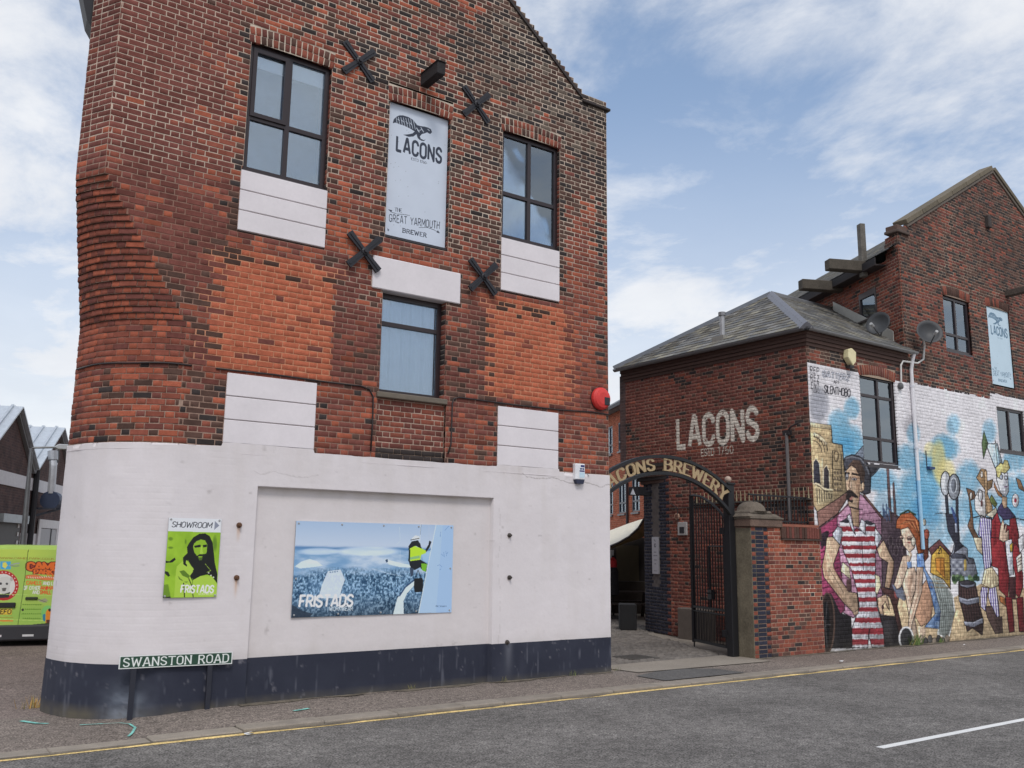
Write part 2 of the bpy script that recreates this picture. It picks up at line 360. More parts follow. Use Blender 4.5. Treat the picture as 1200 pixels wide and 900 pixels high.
def thick(pl, w):
    """quads (and joint discs) for a thick polyline"""
    polys = []
    for a, b in zip(pl[:-1], pl[1:]):
        a = np.array(a, float); b = np.array(b, float); d = b-a; n = np.linalg.norm(d)
        if n < 1e-9: continue
        d /= n; p = np.array([-d[1], d[0]])*w/2
        polys.append([a+p, b+p, b-p, a-p])
    for q in pl[1:-1]:
        polys.append([(q[0]+w/2*math.cos(k*PI/4), q[1]+w/2*math.sin(k*PI/4)) for k in range(8)])
    return polys

class Canvas:
    """colours on a grid; cells have trace coordinates X, Y (any smooth map of the board)"""
    def __init__(s, nx, ny, mapf, base=(255, 255, 255)):
        u = (np.arange(nx)+.5)/nx; v = (np.arange(ny)+.5)/ny
        s.U, s.Vv = np.meshgrid(u, v); s.nx, s.ny = nx, ny
        s.X, s.Y = mapf(s.U, s.Vv)
        s.a = np.empty((ny, nx, 3)); s.a[:] = base
        s.lk = 1.0; s.shade = False
    def _sub(s, pts):
        p = np.array(pts, float); x0, y0 = p.min(0); x1, y1 = p.max(0)
        m = (s.X >= x0) & (s.X <= x1) & (s.Y >= y0) & (s.Y <= y1)
        return m
    def mask(s, pts):
        m = s._sub(pts); iy, ix = np.nonzero(m)
        x = s.X[iy, ix]; y = s.Y[iy, ix]; ins = np.zeros(len(x), bool)
        n = len(pts)
        for i in range(n):
            ax, ay = pts[i]; bx, by = pts[(i+1) % n]
            if ay == by: continue
            c = ((ay > y) != (by > y)) & (x < (bx-ax)*(y-ay)/(by-ay)+ax)
            ins ^= c
        return iy[ins], ix[ins]
    def fill(s, sel, col, al=1.0):
        iy, ix = sel
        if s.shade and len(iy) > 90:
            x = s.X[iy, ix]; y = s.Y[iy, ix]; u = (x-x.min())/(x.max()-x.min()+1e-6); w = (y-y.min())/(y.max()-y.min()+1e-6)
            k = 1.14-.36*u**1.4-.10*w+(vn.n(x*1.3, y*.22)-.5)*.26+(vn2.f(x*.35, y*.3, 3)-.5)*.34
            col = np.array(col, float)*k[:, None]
        s.a[iy, ix] = s.a[iy, ix]*(1-al)+np.array(col, float)*al
    def poly(s, pts, col, al=1.0, line=None, lw=0.5, closed=True):
        s.fill(s.mask(pts), col, al)
        if line is not None: s.line(list(pts)+([pts[0]] if closed else []), lw, line)
    def line(s, pl, w, col, al=1.0):
        for q in thick(pl, w*s.lk): s.fill(s.mask(q), col, al)
    def ell(s, cx, cy, rx, ry, col, al=1.0, line=None, lw=0.5):
        p = [(cx+rx*math.cos(k*PI/12), cy+ry*math.sin(k*PI/12)) for k in range(24)]
        s.poly(p, col, al, line, lw)
    def soft(s, cx, cy, rx, ry, col, al=1.0, nz=None, pw=1.0):
        d = ((s.X-cx)/rx)**2+((s.Y-cy)/ry)**2
        k = np.clip(1.25-d, 0, 1)**pw
        if nz is not None: k = np.clip(k*1.6-nz, 0, 1)
        k = (k*al)[..., None]; s.a = s.a*(1-k)+np.array(col, float)*k
    def text(s, t, o, ex, ey, wt, col, gap=.16, serif=0.0, slant=0.0, wid=1.0, fit=None, al=1.0, outline=None):
        """o baseline start; ex/ey vectors of one em; fit = total length along ex direction"""
        st, tot = text_strokes(t, gap, serif, slant, wid)
        o = np.array(o, float); ex = np.array(ex, float); ey = np.array(ey, float)
        k = 1.0
        if fit: k = fit/(np.linalg.norm(ex)*tot)
        for pas in ((outline, wt*1.9), (col, wt)):
            if pas[0] is None: continue
            for i, pl in st:
                for q in thick(pl, pas[1]): s.poly([tuple(o+ex*k*(x)+ey*z) for x, z in q], pas[0], al)
    def grid_mesh(s, name, o, ux, uz, mat_, parent=None, bend=None):
        """vertex-coloured sheet: o corner, ux/uz full edge vectors"""
        o, ux, uz = [np.asarray(q, float) for q in (o, ux, uz)]
        u = s.U.ravel(); v = s.Vv.ravel()
        u = (u-u.min())/(u.max()-u.min()); v = (v-v.min())/(v.max()-v.min())
        V = o+u[:, None]*ux+v[:, None]*uz
        i = np.arange(s.nx*s.ny).reshape(s.ny, s.nx)
        F = np.stack([i[:-1, :-1], i[:-1, 1:], i[1:, 1:], i[1:, :-1]], -1).reshape(-1, 4)
        return mesh_np(name, V, F, np.clip(lin(s.a.reshape(-1, 3))/LIT, .004, .86), [mat_], parent=parent, per='vert')
    def sample(s, u, v):
        x = np.clip(u*s.nx-.5, 0, s.nx-1.001); y = np.clip(v*s.ny-.5, 0, s.ny-1.001)
        xi = x.astype(int); yi = y.astype(int); fx = (x-xi)[..., None]; fy = (y-yi)[..., None]; a = s.a
        return (a[yi, xi]*(1-fx)+a[yi, np.minimum(xi+1, s.nx-1)]*fx)*(1-fy)+(a[np.minimum(yi+1, s.ny-1), xi]*(1-fx)+a[np.minimum(yi+1, s.ny-1), np.minimum(xi+1, s.nx-1)]*fx)*fy
def board_map(w, h): return lambda U, V: (U*w, V*h)

# ------------------------------------------------------------------ brickwork
CH = 0.076; ST = 0.226; HD = 0.113; JT = 0.0112
class Bricks:
    def __init__(s, ms=0.35): s.b = []; s.mv = []; s.mf = []; s.mc = []; s.paint = None; s.ms = ms; s.res = .02; s.jgrid = None
    def brick(s, o, t, n, L, H, col, proud=0.0, deep=0.035, up=(0, 0, 1), full=False):
        s.b.append((np.asarray(o, float), np.asarray(t, float), np.asarray(n, float), np.asarray(up, float), L, H, col, proud, deep, full))
    def mquad(s, q, c): 
        b = len(s.mv); s.mv += [tuple(p) for p in q]; s.mf.append((b, b+1, b+2, b+3)); s.mc.append(c)
    def field(s, o, t, n, z0, z1, ints, colf, mortf, rec=0.0045, u_off=0.0, zbase=None, bond='flemish', deep=0.035, jit=0.002):
        """o: point with u=0; t: unit along wall; ints(z)->list of (u0,u1)"""
        o = np.asarray(o, float); t = np.asarray(t, float); n = np.asarray(n, float)
        zb = z0 if zbase is None else zbase
        k0 = int(math.floor((z0-zb)/CH+1e-6)); k1 = int(math.ceil((z1-zb)/CH-1e-6))
        for k in range(k0, k1):
            za = max(zb+k*CH, z0); zt = min(zb+(k+1)*CH, z1); zm = (za+zt)/2
            if zt-za < 0.02: continue
            per = ST+HD
            for (u0, u1) in ints(zm):
                if u1-u0 < 0.02: continue
                # mortar strip
                m = max(1, int((u1-u0)/s.ms)); us = np.linspace(u0, u1, m+1)
                for i in range(m):
                    p = [o+t*us[i], o+t*us[i+1]]
                    c = mortf((us[i]+us[i+1])/2, zm)
                    b = -n*rec
                    s.mquad([p[0]+b+(0, 0, za), p[1]+b+(0, 0, za), p[1]+b+(0, 0, zt), p[0]+b+(0, 0, zt)], c)
                if bond == 'flemish': pat = [ST, HD]; off = u_off+(0 if k % 2 == 0 else (ST+HD)/2)
                elif bond == 'english': pat = [ST] if k % 2 == 0 else [HD]; off = u_off+(0 if k % 2 == 0 else HD/2)
                else: pat = [ST]; off = u_off+(0 if k % 2 == 0 else ST/2)
                off += (hash((k*7919) % 1013) % 7-3)*0.004
                per = sum(pat); st = math.floor((u0-off)/per)*per+off; u = st; j = 0
                while u < u1-1e-4:
                    w = pat[j % len(pat)]; j += 1
                    a, b_ = max(u, u0), min(u+w, u1); u += w
                    if b_-a < 0.03: 
                        if not (a > u0+1e-6 or b_ < u1-1e-6): continue
                        if b_-a < 0.012: continue
                    full = (b_-a) > w-1e-4
                    L = b_-a-JT; um = (a+b_)/2
                    if L < 0.01: continue
                    col, pr = colf(um, zm, k, min(um-u0, u1-um))
                    if col is None: continue
                    s.brick(o+t*(a+JT/2)+np.array([0, 0, za+JT/2]), t, n, L, zt-za-JT, col, pr+rs.uniform(-jit, jit), deep, full=full and abs(zt-za-CH) < 1e-4)
    def build(s, parent, nsingle, name='brick', mats=None, sub=None):
        """largest whole bricks in view become objects, the rest one joined part"""
        mb, m1, mm = mats or (m_brick, m_brick1, m_mortar)
        B = s.b
        score = np.zeros(len(B))
        for i, (o, t, n, up, L, H, col, pr, dp, full) in enumerate(B):
            if not full or L < 0.05: continue
            c = o+t*L/2+up*H/2
            if n@(EYE-c) <= 0 or (c-EYE)@CF < 1: continue
            x0, y0 = proj(o); x1, y1 = proj(o+t*L+up*H)
            if not (2 < x0 < 1198 and 2 < y0 < 898 and 2 < x1 < 1198 and 2 < y1 < 898): continue
            if s.paint is not None and s.paint(c): continue
            score[i] = abs((x1-x0))*abs(proj(o+up*H)[1]-y0)
        single = set(np.argsort(-score)[:nsingle][score[np.argsort(-score)[:nsingle]] > 0]) if nsingle else set()
        meshes = {}; po = wpos(parent)
        V = []; Fq = []; C = []; base = 0
        SV = []; SF = []; SCc = []; sb = 0
        for i, (o, t, n, up, L, H, col, pr, dp, full) in enumerate(B):
            if i in single:
                key = (round(L, 3), round(H, 3), round(dp, 3))
                if key not in meshes:
                    k = MB(); e = 0.004; l, h = key[0], key[1]
                    vs = [(e, 0, e), (l-e, 0, e), (l-e, 0, h-e), (e, 0, h-e), (0, e, 0), (l, e, 0), (l, e, h), (0, e, h), (0, key[2], 0), (l, key[2], 0), (l, key[2], h), (0, key[2], h)]
                    fs = [(0, 1, 2, 3)]+[(j, j+4, (j+1) % 4+4, (j+1) % 4) for j in range(4)]+[(j+4, j+8, (j+1) % 4+8, (j+1) % 4+4) for j in range(4)]
                    me = bpy.data.meshes.new(name); me.from_pydata(vs, [], fs); me.materials.append(m1)
                    bm = bmesh.new(); bm.from_mesh(me); bmesh.ops.recalc_face_normals(bm, faces=bm.faces); bm.to_mesh(me); bm.free(); me.update()
                    # faces must look along -y
                    if sum(p.normal.y for p in me.polygons if abs(p.normal.y) > .9) > 0: me.flip_normals()
                    meshes[key] = me
                ob = bpy.data.objects.new(name, meshes[key]); COL.objects.link(ob); ob.parent = parent
                p = o+n*pr
                X = Vector(t); Z = Vector(up); Y = Vector(-n)
                mt = Matrix(((X.x, Y.x, Z.x, p[0]-po.x), (X.y, Y.y, Z.y, p[1]-po.y), (X.z, Y.z, Z.z, p[2]-po.z), (0, 0, 0, 1)))
                rz = Matrix.Rotation(rs.uniform(-.012, .012), 4, 'Y')
                ob.matrix_basis = mt @ rz; ob.color = (*col, 1)
                continue
            pt = s.paint is not None and s.paint(o+t*L/2+up*H/2)
            f = o+n*(pr if not pt else pr*.4)
            if pt:
                nu = max(2, int(round(L/s.res))); nv = max(3, int(round(H/s.res)))
                U, W = np.meshgrid(np.linspace(0, 1, nu+1), np.linspace(0, 1, nv+1))
                rnd = np.minimum(np.minimum(U*L, (1-U)*L), np.minimum(W*H, (1-W)*H))
                pts = f+U[..., None]*t*L+W[..., None]*up*H-(np.where(rnd < 1e-6, 0.002, 0)[..., None])*n
                pts = pts.reshape(-1, 3); cc = s.paintcol(pts, col)
                idx = np.arange((nu+1)*(nv+1)).reshape(nv+1, nu+1)
                q = np.stack([idx[:-1, :-1], idx[:-1, 1:], idx[1:, 1:], idx[1:, :-1]], -1).reshape(-1, 4)
                ring = np.concatenate([idx[0, :], idx[1:, -1], idx[-1, -2::-1], idx[-2:0:-1, 0]])
                back = pts[ring]-n*dp; nb = len(ring); kk = np.arange(nb)
                q2 = np.stack([ring, kk+len(pts), (kk+1) % nb+len(pts), ring[(kk+1) % nb]], -1)
                SV.append(np.vstack([pts, back])); SF.append(np.vstack([q, q2])+sb); SCc.append(np.vstack([cc, cc[ring]])); sb += len(pts)+nb
            else:
                j = rs.uniform(-.0025, .0025, (4, 3)); e = 0.004
                c4 = [f, f+t*L, f+t*L+up*H, f+up*H]
                inn = [f+t*e+up*e, f+t*(L-e)+up*e, f+t*(L-e)+up*(H-e), f+t*e+up*(H-e)]
                if L < 0.03: inn = [p+n*0 for p in inn]
                V += [inn[q]+j[q] for q in range(4)]+[c4[q]-n*e+j[q] for q in range(4)]+[c4[q]-n*dp for q in range(4)]
                b = base; fs = [(b, b+1, b+2, b+3)]
                for q in range(4):
                    fs.append((b+q, b+4+q, b+4+(q+1) % 4, b+(q+1) % 4)); fs.append((b+4+q, b+8+q, b+8+(q+1) % 4, b+4+(q+1) % 4))
                Fq += fs; C += [col]*9; base += 12
        if V:
            stuff(mesh_np('brick_courses', np.array(V), np.array(Fq), np.array(C), [mb], parent=parent))
        if SV:
            stuff(mesh_np('painted_brick_courses', np.vstack(SV), np.vstack(SF), np.vstack(SCc), [m_brick if sub is None else sub], parent=parent, per='vert'))
        if s.mv:
            mv = np.array(s.mv); mf = np.array(s.mf); mc = np.array(s.mc)
            if s.paint is not None:
                cen = mv.reshape(-1, 4, 3).mean(1)
                if s.jgrid is not None:
                    keep = np.array([not s.paint(c) for c in cen]); mf = mf[keep]; mc = mc[keep]
                    s.jgrid(parent)
                else:
                    for i in range(len(mf)):
                        if s.paint(cen[i]): mc[i] = s.paintcol(cen[i:i+1], mc[i])[0]*0.93
            mesh_np('wall', mv, mf, mc, [mm], parent=parent)
# ------------------------------------------------------------------ ground
YF = 11.3187
def sheet(name, pts, z, m, parent=None, kind=True):
    b = MB(); b.add([(x, y, z) for x, y in pts], [tuple(range(len(pts)))], 0)
    o = b.build(name, m, parent, recalc=False)
    if kind and parent is None: structure(o)
    return o
sheet('ground', [(-600, -600), (600, -600), (600, 900), (-600, 900)], -0.16, ground_mat('far ground', P(96, 92, 88), 0.2, 30))
road = sheet('road', [(-80, 1.6), (140, 1.6), (140, 9.82), (-80, 9.82)], -0.036, m_road)
sheet('yellow_line', [(-40, 9.685), (120, 9.685), (120, 9.78), (-40, 9.78)], -0.032, m_yell, road)
for k in range(-3, 12):
    sheet('white_dash', [(8.67+6*k, 5.69), (12.67+6*k, 5.69), (12.67+6*k, 5.785), (8.67+6*k, 5.785)], -0.032, m_roadw, road)
# pavement and yard as one broken sheet with small unevenness
def uneven(name, x0, x1, y0, y1, step, z, m, amp=0.006, extra=None):
    nx = max(2, int((x1-x0)/step)); ny = max(2, int((y1-y0)/step))
    X, Y = np.meshgrid(np.linspace(x0, x1, nx+1), np.linspace(y0, y1, ny+1))
    Z = z+(vn.f(X*0.9, Y*0.9, 4)-.5)*2*amp
    if extra is not None: Z = Z+extra(X, Y)
    V = np.stack([X, Y, Z], -1).reshape(-1, 3); i = np.arange((nx+1)*(ny+1)).reshape(ny+1, nx+1)
    F = np.stack([i[:-1, :-1], i[:-1, 1:], i[1:, 1:], i[1:, :-1]], -1).reshape(-1, 4)
    return structure(mesh_np(name, V, F, None, [m], smooth=True))
drop = lambda X, Y: -0.075*np.clip((3.6-X)/1.3, 0, 1)
pave = uneven('pavement', -30, 60, 10.07, 12.2, 0.25, -0.004, m_pave, 0.005, lambda X, Y: drop(X, Y)-0.0*X)
uneven('side_street', -40, 9.7, 11.7, 75, 0.6, -0.072, m_side, 0.012, lambda X, Y: -0.03*np.clip((Y-12)/4, 0, 1)-0.03*np.clip((12.5-Y)/0.7, 0, 1))
uneven('yard', 9.9, 40, 12.0, 45, 0.3, -0.012, m_conc, 0.01)
opp = sheet('far_pavement', [(-80, -6), (140, -6), (140, 1.46), (-80, 1.46)], 0.0, m_pave)
sheet('asphalt_base', [(-80, 9.78), (140, 9.78), (140, 12.1), (-80, 12.1)], -0.15, m_pave)
sheet('asphalt_patch', [(10.02, 10.12), (11.80, 10.12), (11.72, 10.72), (11.3, 10.95), (10.6, 10.93), (10.0, 10.72)], 0.0075, m_patch)
sheet('threshold', [(10.3, 11.0), (13.4, 10.9), (13.5, 11.6), (13.4, 11.95), (10.15, 11.9)], 0.0085, m_conc)
# kerb stones, one by one
kerb = structure(link('kerb', None)); 
kmb = MB()
me = None
m_kerb = mat('kerb stone', objcol=True, rough=0.9, n1=(5, 0.12), n2=(90, 0.16), bump=(110, 0.4), bumpd=0.004)
def kerb_mesh(L):
    b = MB(); b.box((0, 0, -0.14), (L-0.006, 0.275, 0.0)); o = b.build('kerb_stone', m_kerb, None, bevel=0.012); me = o.data; bpy.data.objects.remove(o); return me
km = [kerb_mesh(0.915), kerb_mesh(0.6)]
x = -8.0; i = 0
while x < 46:
    j = 1 if rs.rand() < .2 else 0; L = (0.915, 0.6)[j]
    o = bpy.data.objects.new('kerb_stone', km[j]); COL.objects.link(o); o.parent = kerb
    zdr = -0.035*min(1, max(0, (3.6-x)/1.8))
    o.location = (x, 9.80+rs.uniform(-.004, .004), 0.005+zdr+rs.uniform(-.004, .004)); o.rotation_euler = (0, 0, rs.uniform(-.006, .006))
    g = rs.uniform(.85, 1.12); o.color = (*[c*g for c in P(124, 116, 106)], 1)
    x += L; i += 1
# dirt strip between kerb and yellow line, and along wall foot
m_dirt = mat('grit', P(96, 88, 76), rough=1, n1=(6, 0.3), n2=(90, 0.3), bump=(120, 0.6), bumpd=0.006)
def dirt_strip(name, x0, x1, yc, w, z, seed):
    n = int((x1-x0)/0.08); b = MB(); V = []
    for i in range(n+1):
        xx = x0+(x1-x0)*i/n; ww = w*max(0.05, (vn3.f(xx*1.7+seed, seed, 4)-0.25)*2.2); zz = z
        V += [(xx, yc-ww, zz), (xx, yc, zz+0.004)]
    b.add(V, [(2*i, 2*i+2, 2*i+3, 2*i+1) for i in range(n)]); o = b.build(name, m_dirt, None, recalc=False); return structure(o)
dirt_strip('gutter_grit', -6, 45, 9.797, 0.07, -0.029, 3)
dirt_strip('wall_foot_dirt', 4.0, 9.97, YF-0.005, 0.16, 0.004, 9)
dirt_strip('wall_foot_grime', 13.5, 40, YF-0.005, 0.14, 0.004, 29)
# yard setts: real stones, too many to pick apart
def setts():
    V = []; F = []; C = []; b = 0
    y = 11.95; r = 0
    while y < 21:
        x = 10.05+(r % 2)*0.09
        xe = 13.3+(y-11.9)*0.45 if y < 16 else 16.0+(y-16)*0.4
        while x < xe:
            w = 0.17+rs.uniform(-.02, .02); g = rs.uniform(.75, 1.15); c = np.array(P(104, 98, 92))*g; z = 0.003+rs.uniform(-.006, .008); e = 0.018; h = 0.098
            q = [(x, y), (x+w-0.012, y), (x+w-0.012, y+h-0.012), (x, y+h-0.012)]
            V += [(a, bb, z-0.02) for a, bb in q]+[(x+e, y+e, z+.008), (x+w-.012-e, y+e, z+.008), (x+w-.012-e, y+h-.012-e, z+.008), (x+e, y+h-.012-e, z+.008)]
            F += [(b+4, b+5, b+6, b+7)]+[(b+k, b+(k+1) % 4, b+4+(k+1) % 4, b+4+k) for k in range(4)]; C += [c]*5; b += 8
            x += w
        y += 0.1; r += 1
    o = mesh_np('setts', np.array(V), np.array(F), np.array(C), [m_matte]); stuff(o)
setts()
b = MB(); b.box((11.35, 12.2, 0.0), (11.95, 12.8, 0.021), c=P(78, 74, 70))
for k in range(7): b.box((11.4+k*.075, 12.25, 0.0205), (11.44+k*.075, 12.75, 0.026), c=P(70, 66, 62))
tag(b.build('manhole_cover', m_matte), 'square iron drain cover set in the yard setts', 'manhole cover')

# ------------------------------------------------------------------ corner building
HALL = thing('corner_building', 'tall red brick corner building with white rendered ground floor and cut away corner', 'building', (6.0, 14.0, 0.0))
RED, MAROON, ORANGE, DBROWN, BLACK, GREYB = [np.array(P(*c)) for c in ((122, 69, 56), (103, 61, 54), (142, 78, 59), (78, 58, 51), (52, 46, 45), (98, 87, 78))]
ORPAN = np.array(P(158, 87, 64))
def sm(a, b, x): t = min(1, max(0, (x-a)/(b-a))); return t*t*(3-2*t)
HOLES = [(3.62, 4.80, 6.81, 8.655), (3.60, 4.82, 5.95, 6.81), (5.74, 6.80, 6.33, 8.47), (7.78, 8.95, 6.77, 8.58), (7.78, 8.945, 5.88, 6.77),
         (5.56, 7.03, 5.52, 6.0), (5.74, 6.80, 4.04, 5.52), (5.72, 6.84, 3.10, 4.04), (3.60, 4.81, 3.0, 4.06), (7.76, 8.93, 3.0, 4.05)]
ARCH = [(3.62, 4.80, 8.655), (5.74, 6.80, 8.47), (7.78, 8.95, 8.58)]
for (a, b_, z) in ARCH: HOLES.append((a-0.03, b_+0.03, z, z+0.24))
def subtract(ints, x0, x1):
    o = []
    for a, b_ in ints:
        if x1 <= a or x0 >= b_: o.append((a, b_)); continue
        if x0 > a: o.append((a, x0))
        if x1 < b_: o.append((x1, b_))
    return o
def crease(z):
    t = (6.35-z)/1.75
    if t <= 0: return 1.95, 1.0
    if t >= 1: return 3.05+(.113 if int((z-3.04)/CH) % 2 else 0), 0.0
    tau = (1-t)
    return 3.05-1.10*tau, tau
def facade_ints(z):
    xl = crease(z)[0]; xr = 10.0
    if z > 9.6: xr = 9.5-(z-9.72)/0.8 if z > 9.72 else 10.0; xl = 1.95 if z < 9.72 else 2.45+(z-9.72)/0.8
    if xr-xl < 0.1: return []
    r = [(xl, xr)]
    for (a, b_, c, d) in HOLES:
        if c < z < d: r = subtract(r, a, b_)
    return r
def main_col(x, z, k, edge):
    r = rs.rand(); q = rs.rand(); tooth = 0.113 if k % 2 else 0.0
    cl = float(vn.f(x*1.1, z*1.6, 3)); c2 = float(vn2.f(x*.45+9, z*.7, 3))
    if (3.30+tooth < x < 5.05-tooth and 4.07 < z < 5.72) or (7.56+tooth < x < 9.2-tooth and 4.18 < z < 5.80 and not (x > 9.0 and z > 5.4)):
        c = ORPAN*(0.88+0.24*q)
        if r < 0.10: c = RED*(.85+.3*q)
        if r < .035: c = MAROON*1.0
        if 5.40 < z < 5.72 and r > .55 and q > .6: c = DBROWN*.7  # darkened faces imitate the shaded holes of missing bricks
        return c, 0.0
    if z > 5.7 and z < 6.35 and 4.82 < x < 5.5 and cl > .5: return ORPAN*(0.8+0.3*q), 0
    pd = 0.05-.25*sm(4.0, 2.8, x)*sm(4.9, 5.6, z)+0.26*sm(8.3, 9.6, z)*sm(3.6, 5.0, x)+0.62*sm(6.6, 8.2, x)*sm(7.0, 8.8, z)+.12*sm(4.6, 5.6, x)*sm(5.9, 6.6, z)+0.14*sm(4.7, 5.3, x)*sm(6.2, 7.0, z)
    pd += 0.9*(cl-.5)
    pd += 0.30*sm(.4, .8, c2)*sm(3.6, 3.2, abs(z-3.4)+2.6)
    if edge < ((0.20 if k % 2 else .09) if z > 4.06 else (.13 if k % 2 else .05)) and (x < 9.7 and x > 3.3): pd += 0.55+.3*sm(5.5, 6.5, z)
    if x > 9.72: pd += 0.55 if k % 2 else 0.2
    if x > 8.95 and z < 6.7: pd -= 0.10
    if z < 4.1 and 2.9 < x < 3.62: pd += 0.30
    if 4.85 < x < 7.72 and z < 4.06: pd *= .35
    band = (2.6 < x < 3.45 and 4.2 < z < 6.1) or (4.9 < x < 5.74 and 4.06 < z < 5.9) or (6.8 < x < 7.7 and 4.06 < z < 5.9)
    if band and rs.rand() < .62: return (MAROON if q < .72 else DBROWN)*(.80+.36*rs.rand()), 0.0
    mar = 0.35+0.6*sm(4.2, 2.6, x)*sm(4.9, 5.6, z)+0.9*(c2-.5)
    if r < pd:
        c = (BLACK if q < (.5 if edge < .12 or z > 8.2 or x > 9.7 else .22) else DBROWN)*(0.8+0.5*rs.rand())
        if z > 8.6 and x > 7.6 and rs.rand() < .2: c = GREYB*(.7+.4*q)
    elif rs.rand() < mar: c = MAROON*(0.78+0.5*q)
    else: c = (RED if q < .66 else ORANGE)*(0.80+0.42*rs.rand())
    pr = 0.0
    if 3.0 < z < 6.3 and rs.rand() < .012: c = c*.6
    return c, pr
ML, MD, MO = np.array(P(192, 178, 162)), np.array(P(122, 92, 80)), np.array(P(172, 122, 96))
def main_mort(x, z):
    a = 0.10+0.62*sm(5.6, 7.2, z)+0.7*(float(vn3.f(x*.7, z*.9, 3))-.5)+0.15*sm(7, 9, x)*sm(6, 8, z)
    if x < 3.6 and 5.2 < z < 6.6: a -= .25
    if (3.30 < x < 5.05 and 4.07 < z < 5.72) or (7.56 < x < 9.2 and 4.18 < z < 5.80): return MO*(.9+.2*rs.rand())
    a = min(1, max(0, a)); return (MD*(1-a)+ML*a)*(.92+.16*rs.rand())
WB = Bricks()
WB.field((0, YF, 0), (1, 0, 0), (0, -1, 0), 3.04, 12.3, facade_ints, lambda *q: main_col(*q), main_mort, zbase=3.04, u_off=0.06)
# sunk panel under the middle window
_mc = main_col
def main_col(x, z, k, e):
    c, p = _mc(x, z, k, e); g = .74+.44*float(vn3.f(x*.55+3, z*.5+7, 4))-.10*sm(7.6, 9.4, z)-.12*max(0, 1-abs(z-3.3)/.35)*float(vn.n(x*2, 1.0))
    return np.array(c)*g, p
def sunk_col(x, z, k, e):
    q = rs.rand(); return ((MAROON if q < .6 else RED)*(.75+.4*rs.rand()), 0) if z > 3.27 else (BLACK*(.8+.5*q), 0.012)
WB.field((0, YF+0.045, 0), (1, 0, 0), (0, -1, 0), 3.04, 4.04, lambda z: [(5.72, 6.84)], sunk_col, lambda x, z: (MD*.6+ML*.4)*(.9+.2*rs.rand()), zbase=3.04, u_off=0.02)
# brick jambs of the openings (the right-hand cheeks are the ones in view)
def jamb(x, z0, z1, dep, side, dark=0.4):
    k = 0; z = z0
    while z < z1-0.02:
        zt = min(z+CH, z1)
        c = (BLACK if rs.rand() < dark else (RED if rs.rand() < .6 else MAROON))*(.8+.4*rs.rand())
        if side > 0: WB.brick((x, YF+dep, z+.005), (0, -1, 0), (-1, 0, 0), dep-.006, zt-z-JT, c, 0.0, .03)
        else: WB.brick((x, YF+.006, z+.005), (0, 1, 0), (1, 0, 0), dep-.006, zt-z-JT, c, 0.0, .03)
        z += CH; k += 1
    s = 0.007*side
    WB.mquad([(x+s, YF+.006, z0), (x+s, YF+dep+.03, z0), (x+s, YF+dep+.03, z1), (x+s, YF+.006, z1)], ML*.7)
for (a, b_, z0, z1, d) in ((3.62, 4.80, 6.81, 8.655, .09), (5.74, 6.80, 6.33, 8.47, .11), (7.78, 8.95, 6.77, 8.58, .09), (5.74, 6.80, 4.04, 5.52, .17)):
    jamb(b_, z0, z1, d, 1); jamb(a, z0, z1, d, -1)
# rowlock arches in two rings, slightly cambered
for (a, b_, z) in ARCH:
    w = b_-a+0.06; n = int(w/0.078)
    for ring in range(2):
        for i in range(n):
            u = (i+.5)/n-.5; ang = -u*0.28; zz = z+0.035*(1-4*u*u)-0.028+ring*0.118
            c = (RED if rs.rand() < .55 else (MAROON if rs.rand() < .7 else DBROWN))*(.8+.4*rs.rand()); 
            up = np.array([-math.sin(ang), 0, math.cos(ang)]); t = np.array([math.cos(ang), 0, math.sin(ang)])
            pos = np.array([(a+b_)/2+u*w, YF, zz])
            WB.brick(pos-t*0.033, t, (0, -1, 0), 0.066, 0.108, c, rs.uniform(0, .004), .05, up=up)
    WB.mquad([(a-.03, YF+.007, z-.01), (b_+.03, YF+.007, z-.01), (b_+.03, YF+.007, z+.24), (a-.03, YF+.007, z+.24)], ML*.85)
# cut-away corner: round below, square above, corbelled out course by course between
LP = np.array([(3.05, 11.3187), (2.88, 11.36), (2.66, 11.475), (2.40, 11.69), (2.19, 12.02), (2.08, 12.38), (2.055, 12.58)])
def resample(pts, n):
    pts = np.asarray(pts, float); d = np.r_[0, np.cumsum(np.hypot(*np.diff(pts, axis=0).T))]; u = np.linspace(0, d[-1], n)
    return np.stack([np.interp(u, d, pts[:, 0]), np.interp(u, d, pts[:, 1])], -1)
def smooth_poly(pts, n=25):
    p = resample(pts, n)
    for _ in range(3): p[1:-1] = (p[:-2]+2*p[1:-1]+p[2:])/4
    return p
LPS = smooth_poly(LP); UPS = resample([(1.95, YF), (1.705, 11.77)], 25)
def e_y(p): return p[-4][1]+.01
def corner_path(z):
    xe, tau = crease(z); p = LPS*(1-tau)+UPS*tau
    e = p[-1]
    if tau == 0 and int((z-3.04)/CH) % 2: p = np.vstack([[3.05+.113, YF], p])
    return np.vstack([p, [e+np.array([.34, 1.0])*q for q in (0.15, 0.6, 1.4)]])
kz = 3.04; k = 0
